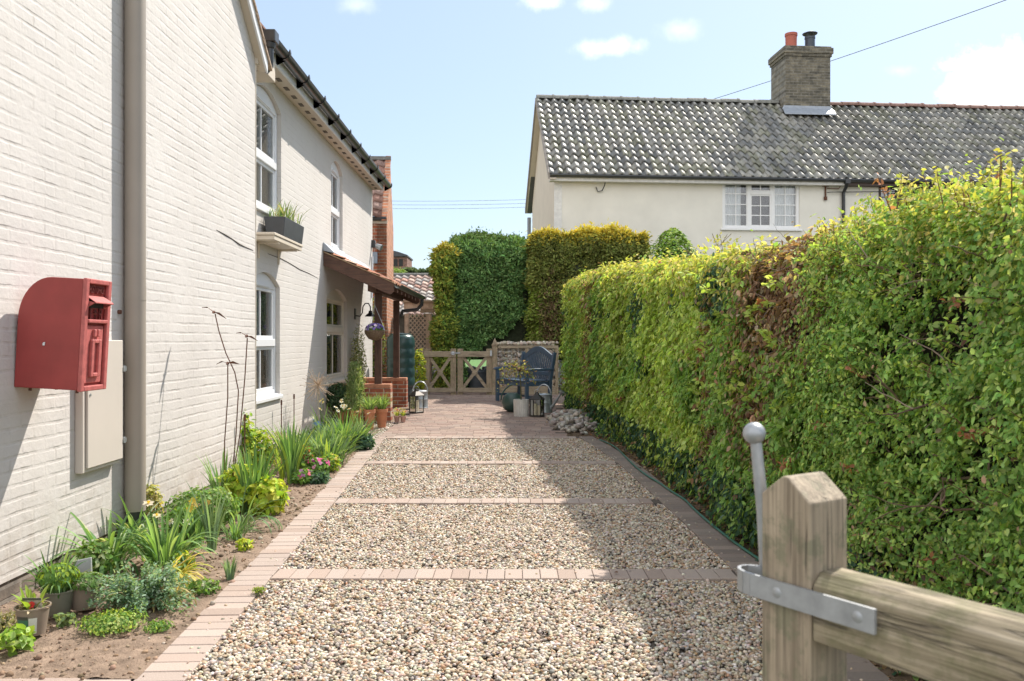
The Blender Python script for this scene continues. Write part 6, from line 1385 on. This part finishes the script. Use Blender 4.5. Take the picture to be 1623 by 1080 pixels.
daffodils('sprawling yellowing leaves flopped towards the block edging', 268, 935, 22, 100, 2.2, DY, .014, .05, lean=(2.0, -.6, 0), name='flopped_leaves')
daffodils('flopped pale brown dead leaves at the edge of the bed', 262, 955, 22, 90, 2.4, [(.34, .26, .14), (.42, .35, .18), (.22, .2, .08)], .010, .06, lean=(1.4, -1.0, 0), name='dead_leaves')
daffodils('tall dark strap leaves behind the lime leafy plants', 352, 812, 22, 92, .5, DB+DG, .014, .05)
daffodils('broad tall green leaves rising through the lime plants at mid bed', 402, 815, 46, 100, .45, DG, .020, .07)
daffodils('long flat sprawling leaves beside the lime leafy plants', 385, 842, 22, 85, 1.9, DG+DB, .010, .06, lean=(.7, -.3, 0))
daffodils('slender upright green clump beside the pink primroses', 462, 768, 30, 95, .4, DG+[(.24, .36, .06)], .022, .04, name='tulip_clump')
daffodils('tall tulip stem with a pale yellow bud at mid bed', 447, 765, 7, 66, .6, [(.22, .32, .06)], .03, .02, 1, [(.60, .54, .20)], None, 1.25, name='tulip')
for i, (px, py, lab) in enumerate(((505, 724, 'wide green daffodil clump nearest the house wall at the far end of the bed'), (535, 718, 'thick green daffodil clump in the middle of the far end of the bed'), (556, 712, 'green daffodil clump at the edging side of the far end of the bed'), (520, 738, 'shorter daffodil clump just beyond the pink primroses'), (488, 735, 'daffodil clump with blue-green leaves by the wall below the window'))):
    daffodils(lab, px, py, 90, 50, .9, DG+DB+[(.26, .38, .10)], .018, .16, group='daffodil clumps at the far end of the bed')
daffodils('tall white daffodils in front of the terracotta pots', 545, 704, 30, 58, .6, DG, .012, .09, 9, [(.66, .62, .48), (.7, .68, .6)], (.55, .38, .10), 1.05)
daffodils('pair of tall cream daffodils before the grey wall shadow', 512, 706, 14, 60, .5, DG, .012, .05, 4, [(.66, .62, .40)], (.6, .48, .10), 1.1)
daffodils('loose white and yellow daffodils beside the rosemary pot', 572, 700, 14, 44, .7, DG, .011, .05, 3, [(.66, .62, .5)], (.55, .4, .1), 1.1)
daffodils('small clump of bluebells against the shaded wall', 506, 708, 10, 34, .8, DB, .010, .05, 9, [(.10, .20, .50), (.16, .28, .6)], None, 1.1, name='bluebells')
daffodils('green tuft growing at the edge of the block edging', 364, 922, 26, 34, .35, DB, .008, .018, name='grass_tuft')
daffodils('thin-leaved green tuft at the foot of the lime plants', 372, 858, 40, 40, 1.4, DG, .007, .05, name='grass_tuft')
# feathery grey-green bush
c = gnd(228, 968); t = thing('feathery_bush', 'feathery grey-green bush in front of the strap leaves near the pots', 'plant', tuple(c)); k = c.y/F
sp, sn2, st2, ss2, sc2 = [], [], [], [], []
mbst = MB()
for i in range(95):
    a = R.uniform(0, 2*PI); el = R.uniform(.12, 1.35); L = R.uniform(.11, .26)*(1.0 if el < 1 else .9); d = Vector((math.cos(a)*math.cos(el), math.sin(a)*math.cos(el), math.sin(el)))
    p0 = c+Vector((math.cos(a)*.03, math.sin(a)*.03, 0)); p1 = p0+d*L*.6+Vector((0, 0, .03)); p2 = p0+d*L+Vector((0, 0, -.02)); mbst.col = (.24, .19, .10); mbst.tube([p0, p1, p2], .0022, 4, False)
    m = 84; tt = NR.uniform(.25, 1.05, m); q = np.array(p0)[None]*(1-tt[:, None])+np.array(p2)[None]*tt[:, None]+np.array([0, 0, .03])*np.sin(tt*PI)[:, None]+NR.normal(0, .013, (m, 3))
    sp.append(q); sn2.append(NR.normal(0, .5, (m, 3))+[0, 0, .8]); st2.append(NR.normal(0, .7, (m, 3))+np.array(d)[None]*.8); ss2.append(NR.uniform(.012, .028, m)); sc2.append(pick([(.20, .33, .20), (.28, .42, .28), (.38, .50, .37), (.14, .25, .13)], m))
mbst.build('stems', M_bark, t); leafmesh('foliage', np.concatenate(sp), np.concatenate(sn2), np.concatenate(st2), np.concatenate(ss2), np.concatenate(sc2), parent=t, aspect=.5)
LM = [(.30, .42, .04), (.38, .48, .06), (.22, .36, .04), (.46, .50, .10)]; MG = [(.11, .22, .05), (.16, .28, .07), (.08, .16, .04)]
def bp(label, px, py, rx, hpx, n, pal, size, name='leafy_plant', flowers=None, **kw):
    c = gnd(px, py); k = c.y/F; return bush(name, label, 'plant', c, (rx*k*1.15, rx*k*1.15, hpx*k/2*1.12), int(n*1.35), [(q[0]*1.25, q[1]*1.2, q[2]*1.2) for q in pal], size, flowers=flowers, **kw)
bp('bright lime leafy plant standing below the rusty bird stakes', 385, 812, 32, 62, 520, LM, (.04, .085))
bp('bright lime-yellow leafy plant nearest the edging at mid bed', 424, 818, 26, 50, 420, LM, (.04, .08))
bp('low spreading mid-green leafy mound before the rusty stakes', 322, 842, 48, 58, 1300, MG+[(.26, .36, .16)], (.02, .045))
bp('small green mound beside the blue-green daffodil leaves', 290, 858, 26, 44, 520, MG, (.02, .045))
bp('tall light green plant against the wall corner', 378, 758, 22, 95, 700, LM+MG, (.035, .075))
bp('tall yellow-green plant growing under the ground floor window', 408, 752, 24, 62, 560, LM+MG, (.03, .07))
bp('pale dried seedhead plant beneath the ground floor window', 440, 748, 22, 55, 600, [(.42, .36, .24), (.34, .30, .18), (.26, .26, .12), (.50, .44, .34)], (.015, .035))
bp('low clump with reddish stems beside the pink primroses', 478, 752, 16, 40, 400, MG+[(.34, .12, .10)], (.02, .05))
bp('pink and magenta primroses in flower at the edge of the bed', 500, 754, 20, 22, 300, MG, (.03, .06), 'primroses', ([(.62, .09, .28), (.52, .10, .16), (.60, .30, .46), (.40, .06, .24)], 30, .026))
bp('purple and pink primroses towards the wall beside the magenta ones', 480, 770, 16, 20, 200, MG, (.03, .05), 'primroses', ([(.45, .22, .42), (.55, .14, .22)], 12, .024))
bp('yellow-green primroses nearest the gravel drive', 524, 750, 14, 24, 240, MG+LM, (.025, .05), 'primroses', ([(.60, .50, .10)], 7, .024))
bp('dark blue-green rosette in front of the primroses', 502, 768, 16, 14, 240, [(.05, .11, .06), (.08, .15, .09)], (.03, .06), 'rosette')
bp('dark glossy rosette at the far corner of the bed beside the edging', 574, 714, 16, 18, 260, [(.06, .13, .08), (.10, .18, .12)], (.05, .09), 'rosette')
bp('small lime seedling alone on bare soil', 387, 876, 11, 15, 60, LM, (.02, .04), 'seedling')
bp('small light green seedling by the flopped leaves', 290, 915, 15, 32, 120, LM+MG, (.02, .045), 'seedling')
bp('low pale green weed beside the block edging near the flopped leaves', 322, 945, 22, 18, 240, MG+[(.30, .36, .22)], (.012, .03), 'weed')
bp('mat of green ferny weeds in the front of the bed', 178, 1003, 46, 20, 1500, MG+[(.30, .42, .10), (.36, .44, .16)], (.008, .022), 'weed', shell=.05, up=.9)
bp('small weed at the right of the ferny mat near the edging', 250, 1005, 22, 10, 300, MG+[(.26, .36, .10)], (.008, .020), 'weed', shell=.05, up=.9)
bp('bright green seedling rosette at the bottom corner of the bed', 24, 1034, 22, 22, 70, [(.20, .34, .06), (.30, .42, .14)], (.03, .07), 'seedling', up=.6)
bp('tiny grey seedling between the pots and the ferny mat', 104, 995, 13, 14, 40, [(.26, .32, .18), (.16, .24, .10)], (.02, .04), 'seedling')
bp('faint green weed at the left margin of the bed', 8, 1003, 18, 22, 120, [(.28, .30, .14), (.34, .34, .2)], (.012, .03), 'weed')
bp('dull green foliage filling in behind the slate marker', 150, 918, 26, 50, 300, MG+[(.26, .32, .18)], (.02, .05))
bp('small yellow-flowered plant against the wall foot left of the pipe', 135, 868, 16, 40, 200, LM+MG, (.015, .035), flowers=([(.62, .54, .06)], 6, .018))
bp('pale yellow-green plant beside the pipe against the wall', 238, 838, 16, 62, 300, [(.36, .36, .12), (.26, .30, .10), (.44, .42, .2)], (.02, .05))
bp('moss and weed tuft at the inner corner of the edging', 410, 945, 10, 8, 140, [(.24, .32, .05), (.18, .26, .04)], (.006, .014), 'moss', shell=.1)
# pink-budded tulip
daffodils('short tulip with a single pink bud', 286, 885, 6, 46, 1.0, DG+[(.34, .4, .28)], .022, .03, 1, [(.60, .26, .30)], None, .8, name='tulip')
daffodils('white-flowered narcissus beside the pink tulip bud', 276, 875, 16, 46, 1.0, DG, .012, .04, 4, [(.66, .66, .58)], (.5, .5, .3), .95)
# dried allium seedhead
c = gnd(505, 706); k = c.y/F; t = thing('dried_seedhead', 'dried pale allium seedhead on a tall stem against the grey wall shadow', 'plant', tuple(c)); hd = c+Vector((-.02, .05, 93*k))
b = MB(); b.col = (.42, .38, .26); b.tube([c, c.lerp(hd, .5), hd], .006, 6); b.build('stem', M_bark, t); b = MB(); b.col = (.45, .34, .24)
for i in range(90): d = Vector((R.gauss(0, 1), R.gauss(0, 1), R.gauss(0, 1))).normalized(); L = R.uniform(.10, .24); b.tube([hd, hd+d*L], .0022, 3, False); b.tube([hd+d*L, hd+d*(L+.012)], .005, 4)
b.build('seedhead', M_bark, t)
# pots in the bed
M_grow = simple('taupe grow pot', (.235, .185, .145), .6, var=.1)
c = gnd(52, 1010); k = c.y/F; t = thing('potted_plant', 'taupe plastic pot with a red flower, plant tag and green label nearest the corner', 'potted plant', tuple(c)); r = 25*k; h = 44*k
pot(t, c, r, h, M_grow, rim=False); strap_clump('leaves', c+Vector((0, 0, h*.88)), t, 16, .11, .022, .7, [(.26, .38, .06), (.36, .44, .10)], .04)
n = 160; leafmesh('soil_litter', np.array(c)+np.stack([NR.normal(0, r*.4, n), NR.normal(0, r*.4, n), np.full(n, h*.90)+NR.uniform(0, .02, n)], 1), NR.normal(0, .4, (n, 3))+[0, 0, 1], NR.normal(0, 1, (n, 3)), NR.uniform(.012, .028, n), pick([(.40, .30, .18), (.5, .42, .28), (.2, .24, .08)], n), M_petal, t)
def curved(mb, c, r0, r1, z0, z1, a0, a1, nseg=8, th=.0015):
    for i in range(nseg):
        A = a0+(a1-a0)*i/nseg; B = a0+(a1-a0)*(i+1)/nseg
        mb.add([c+Vector((math.cos(q)*rr, math.sin(q)*rr, z)) for q, rr, z in ((A, r0, z0), (B, r0, z0), (B, r1, z1), (A, r1, z1))], [(0, 1, 2, 3)])
pr_ = lambda zz: r*(.74+.24*zz/.93)+.0015
b = MB(); curved(b, c, pr_(.12), pr_(.62), h*.12, h*.62, rad(-128), rad(-78)); b.build('green_band', simple('green label', (.05, .16, .10), .5), t)
b = MB(); curved(b, c, pr_(.62), pr_(.74), h*.62, h*.74, rad(-128), rad(-78)); b.build('dark_band', simple('dark label', (.06, .06, .05), .5), t)
b = MB(); curved(b, c, pr_(.10)+.001, pr_(.68)+.001, h*.10, h*.68, rad(-76), rad(-46)); b.build('price_label', simple('white label', (.6, .6, .57), .5, var=.02, bstr=0), t)
b = MB(); p0 = c+Vector((-.035, -.01, h*.86)); b.prism([p0, p0+Vector((.085, 0, .005)), p0+Vector((.085, -.012, .058)), p0+Vector((0, -.012, .058))], (0, .0015, 0)); b.build('plant_tag', simple('plant tag', (.40, .38, .30), .5, var=.25, scale=60), t)
b = MB(); b.prism([p0+Vector((0, -.0122, .048)), p0+Vector((.085, -.0122, .048)), p0+Vector((.085, -.0127, .058)), p0+Vector((0, -.0127, .058))], (0, -.001, 0)); b.build('tag_header', simple('dark label', (.06, .06, .05)), t)
b = MB(); flower(b, None, c+Vector((.012, -.035, h+.012)), .019, [(.60, .05, .04)], (.55, .2, .12), 8, Vector((0, -1, .6))); flower(b, None, c+Vector((.012, -.034, h+.011)), .017, [(.62, .08, .05)], None, 7, Vector((0, -1, .7))); b.build('flower', M_petal, t)
c = gnd(92, 978); k = c.y/F; t = thing('potted_plant', 'grey plastic pot of upright green blades between the other two pots', 'potted plant', tuple(c)); pot(t, c, 24*k, 38*k, simple('grey green grow pot', (.16, .155, .12), .6), rim=False)
strap_clump('blades', c+Vector((0, 0, 32*k)), t, 60, .22, .012, 1.2, DG+[(.26, .36, .08)], .07); n = 350; d = unit(NR.normal(0, 1, (n, 3))); leafmesh('leaves', np.array(c)+d*[.09, .09, .05]+[0, 0, .19], d+[0, 0, .4], d, NR.uniform(.015, .035, n), pick(MG+LM[:1], n), parent=t)
c = gnd(134, 968); k = c.y/F; t = thing('potted_plant', 'taupe plastic pot of trailing foliage in front of the slate marker', 'potted plant', tuple(c)); pot(t, c, 27*k, 42*k, M_grow, rim=False)
n = 420; d = unit(NR.normal(0, 1, (n, 3))); d[:, 2] = np.abs(d[:, 2]); leafmesh('foliage', np.array(c)+d*[.10, .10, .045]+[0, 0, 39*k], d+[0, 0, .5], d+NR.normal(0, .4, (n, 3)), NR.uniform(.012, .03, n), pick(MG+[(.30, .34, .22)], n), parent=t)
c = gnd(124, 948); k = c.y/F; t = thing('slate_marker', 'grey slate offcut propped upright behind the taupe pots', 'slate', tuple(c)); b = MB()
a = [P(103, 930, c.y), P(146, 936, c.y+.03), P(144, 884, c.y+.06), P(120, 889, c.y+.05)]; b.prism(a, (0, .012, 0)); b.build('slate', simple('grey slate', (.30, .32, .31), .8, var=.1), t, bevel=.002)

# dead leaves blown on to the gravel and the paving
n = 60; y = NR.uniform(3.2, 17, n); x = NR.uniform(-1.4, 1.2, n); x = np.where(NR.random(n) < .5, np.abs(x)*.9+.2, x); ok = (x > kin(y)) & ((y > 12) | (x < rin(y)+.1)) & (x < .9); x = x[ok]; y = y[ok]; n = len(x)
tag(leafmesh('fallen_leaves', np.stack([x, y, .022+np.array([g(v) for v in y])], 1), NR.normal(0, .35, (n, 3))+[0, 0, 1], NR.normal(0, 1, (n, 3))*[1, 1, .1], NR.uniform(.02, .045, n), pick(GREEN['brown'], n), M_petal), 'a scatter of dead brown leaves blown over the gravel and paving', 'leaves', kind='stuff')
# ------------------------------------------------------------ rusty bird stakes and plain stakes
def pz(px, py, Y): return P(px, py, Y)
def stake(label, pts, Y, bird, span, tiltx):
    b0 = pz(*pts[0], Y); t = thing('bird_stake', label, 'garden ornament', tuple(b0), 'rusty bird stakes'); b = MB(); b.tube([pz(x, y, Y) for x, y in pts], .005, 6); b.build('rod', M_rust, t, smooth=True)
    c = pz(*bird, Y); k = Y/F; s = span*k/2*1.15; b = MB()
    b.tube([c+Vector((0, -.035, -.008)), c, c+Vector((0, .03, .006))], [.003, .013, .002], 8)
    for sg in (-1, 1):
        dz = tiltx*sg; w0 = [c+Vector((0, -.016, 0)), c+Vector((sg*s*.5, -.014, s*.16+dz*.5)), c+Vector((sg*s, .004, -s*.10+dz)), c+Vector((sg*s*.5, .014, s*.10+dz*.5)), c+Vector((0, .016, 0))]
        b.prism(w0, (0, 0, .003))
    b.build('bird', M_rust, t); return t
YS = 6.75
stake('rusty wire stake with a level-winged bird, middle height of the three', [(356, 752), (356, 700), (361, 630), (361, 578)], YS, (361, 576), 32, 0)
stake('tallest rusty wire stake with its bird tipped beside the wall', [(368, 752), (374, 690), (378, 620), (372, 590), (358, 560), (347, 525), (341, 498)], YS+.06, (339, 495), 34, -.045)
stake('rusty wire stake with a tilted bird, nearest the ground floor window', [(369, 755), (380, 690), (388, 600), (392, 536)], YS-.05, (391, 533), 30, -.03)
for (px, y0, y1, lab) in ((388, 720, 657, 'short rusty stake with a dark tip below the tilted bird'), (446, 705, 634, 'thin rusty stake beside the ground floor window sill'), (466, 690, 625, 'thin dark stake to the right of the ground floor window')):
    a = Wx(px, y0, -2.55 if px < 400 else -2.76); b = MB(); b.tube([a+Vector((0, 0, -.15)), Vector((a.x, a.y, CAMZ+(CY-y1)/F*a.y))], .007, 6); e = Vector((a.x, a.y, CAMZ+(CY-y1)/F*a.y)); b.tube([e-Vector((0, 0, .06)), e], .012, 6); tag(b.build('garden_stake', M_rust), lab, 'stake')

# ============================================================ FOREGROUND GATE
d_ = Vector((.55, -.835, 0)).normalized(); n_ = Vector((.835, .55, 0)).normalized(); Cc = Vector((.381, 1.10, 0)); S = .078
# post axes: d_ runs along the gate towards the camera, n_ across it
fg = thing('entrance_gate', 'open weathered timber entrance gate with steel strap in the right foreground', 'gate', (Cc.x, Cc.y, 0)); zsh = P(0, 799, 1.10).z; zrd = P(0, 755, 1.135).z
M_gz = woodmat('gate post timber', (.32, .26, .185), (.14, .105, .07), 'z', lichen=(.15, .15, .09), sc=.9)
m, n, p, o = newmat('gate rail timber'); t_ = n.nodes.new('ShaderNodeTexCoord'); dn = n.nodes.new('ShaderNodeMapping'); dn.inputs['Rotation'].default_value = (0, 0, math.atan2(.835, .55)); n.links.new(t_.outputs['Object'], dn.inputs[0])
mp = n.nodes.new('ShaderNodeMapping'); mp.inputs['Scale'].default_value = (4, 70, 70); n.links.new(dn.outputs[0], mp.inputs[0]); f = noisetex(n, mp.outputs[0], 1, 6, .65)
cc_ = ramp(n, f, [(.3, (.13, .10, .065)), (.5, (.27, .225, .15)), (.72, (.40, .34, .25))]); lf = noisetex(n, t_.outputs['Object'], 18, 5, .7)
cc_ = mix(n, math_(n, 'MULTIPLY', ramp(n, lf, [(.44, (0, 0, 0)), (.60, (1, 1, 1))]), .7), cc_, (.14, .135, .065)); mp2 = n.nodes.new('ShaderNodeMapping'); mp2.inputs['Scale'].default_value = (9, 330, 330); n.links.new(dn.outputs[0], mp2.inputs[0]); f2_ = noisetex(n, mp2.outputs[0], 1, 4, .6)
cc_ = mix(n, .8, cc_, ramp(n, f2_, [(.28, (.42, .40, .38)), (.6, (1.15, 1.15, 1.15))]), 'MULTIPLY')
mp3 = n.nodes.new('ShaderNodeMapping'); mp3.inputs['Scale'].default_value = (2.2, 38, 38); n.links.new(dn.outputs[0], mp3.inputs[0]); ck2 = ramp(n, noisetex(n, mp3.outputs[0], 1, 3), [(.485, (0, 0, 0)), (.5, (1, 1, 1)), (.515, (0, 0, 0))])
cc_ = mix(n, math_(n, 'MULTIPLY', ck2, .75), cc_, (.05, .04, .03))
n.links.new(cc_, p.inputs['Base Color']); p.inputs['Roughness'].default_value = .85; bump(n, math_(n, 'SUBTRACT', math_(n, 'ADD', f, math_(n, 'MULTIPLY', f2_, .5)), ck2), p, .7, .003); M_gr = m
def fp(a, c_, z): return Cc+d_*a+n_*c_+Vector((0, 0, z))     # a along gate (0 at the post's near face, negative away from the camera), c_ across, z up
b = MB(); prof = [fp(0, 0, .02), fp(0, 0, zsh), fp(-S*.46, 0, zrd), fp(-S*.56, 0, zrd), fp(-S, 0, zsh+.003), fp(-S, 0, .02)]; b.prism(prof, n_*S); b.build('post', M_gz, fg, bevel=.0025, seg=2)
zr1 = 1.052; zr0 = P(0, 1017, 1.1).z
b = MB(); off = .004; wR = .062; Lg = 1.15
b.prism([fp(.001, off, zr0), fp(.001, off+wR, zr0), fp(.001, off+wR, zr1-.005), fp(.001, off+wR-.008, zr1), fp(.001, off+.016, zr1), fp(.001, off, zr1-.016)], d_*Lg); b.build('top_rail', M_gr, fg, bevel=.002, seg=2)
b = MB(); b.prism([fp(.0015, .012, zr0-.03), fp(.09, .012, zr0-.0005), fp(.0015, .012, zr0-.0005)], n_*.04)
b = MB(); b.bar(fp(-.01, .034, .33), fp(.62, .034, zr0+.0), .055, .022, tuple(n_)); b.build('brace', M_gr, fg)
b = MB(); b.prism([fp(.001, off, .12), fp(.001, off+wR, .12), fp(.001, off+wR, .22), fp(.001, off, .22)], d_*Lg); b.build('bottom_rail', M_gr, fg, bevel=.002)
for a in (.33, .62, .91): b = MB(); b.prism([fp(a, .018, .221), fp(a+.06, .018, .221), fp(a+.06, .044, .221), fp(a, .044, .221)], (0, 0, zr0-.222)); b.build('upright', M_gz, fg, bevel=.002)
b = MB(); b.prism([fp(Lg+.001, 0, .02), fp(Lg+S, 0, .02), fp(Lg+S, 0, 1.2), fp(Lg+.001, 0, 1.2)], n_*S); b.build('hinge_post', M_gz, fg, bevel=.0025)
# steel strap bent round a loop at the far side of the post
zs1 = P(0, 930, 1.14).z; hs = .030
b = MB()
def strap(mb, pts, h, t=.004):
    pts = [Vector(q) for q in pts]
    for i in range(len(pts)-1):
        a, c_ = pts[i], pts[i+1]; dd = (c_-a); dd.z = 0; nn = Vector((-dd.y, dd.x, 0)).normalized()*t
        mb.add([a, c_, c_+nn, a+nn, a+Vector((0, 0, h)), c_+Vector((0, 0, h)), c_+nn+Vector((0, 0, h)), a+nn+Vector((0, 0, h))], [(0, 1, 2, 3), (4, 5, 6, 7), (0, 1, 5, 4), (2, 3, 7, 6), (0, 4, 7, 3), (1, 5, 6, 2)])
e = Vector((0, 0, 1))
zs = 1.003
path = [fp(.098, -.005, zs), fp(.05, -.005, zs), fp(-.02, -.005, zs), fp(-S-.012, -.005, zs)]
for i in range(9): a = PI*i/8; path.append(fp(-S-.012-.016*0-.034*math.sin(a), -.005+.020-.020*math.cos(a)-.0*a, zs))
path.append(fp(-S-.003, .035, zs)); b = MB(); strap(b, path, hs, .0045); M_st = simple('dull galvanised strap', (.34, .355, .37), .45, .55, var=.15, scale=40, bstr=.2, bdist=.001)
b.build('steel_strap', M_st, fg)
for a in (.075, -.045): b = MB(); q = fp(a, -.0048, zs+hs/2); b.tube([q, q-n_*.004, q-n_*.006], [.0085, .0085, .005], 14); b.build('bolt', M_st, fg, smooth=True)
# ball-ended latch rod
b = MB(); q0 = P(1216, 925, 1.21); q1 = P(1198, 700, 1.21); b.tube([q0-Vector((-.01, 0, .03)), q0, q0.lerp(q1, .5)+Vector((.002, 0, 0)), q1], [.0095, .0095, .0088, .0078], 18); b.build('latch_rod', M_st, fg, smooth=True)
b = MB(); q = P(1195.5, 687, 1.21); b.lathe([(.0155*math.sin(PI*i/14)+.0003, -.0155*math.cos(PI*i/14)) for i in range(15)], q, 24); b.build('latch_ball', M_st, fg, smooth=True)
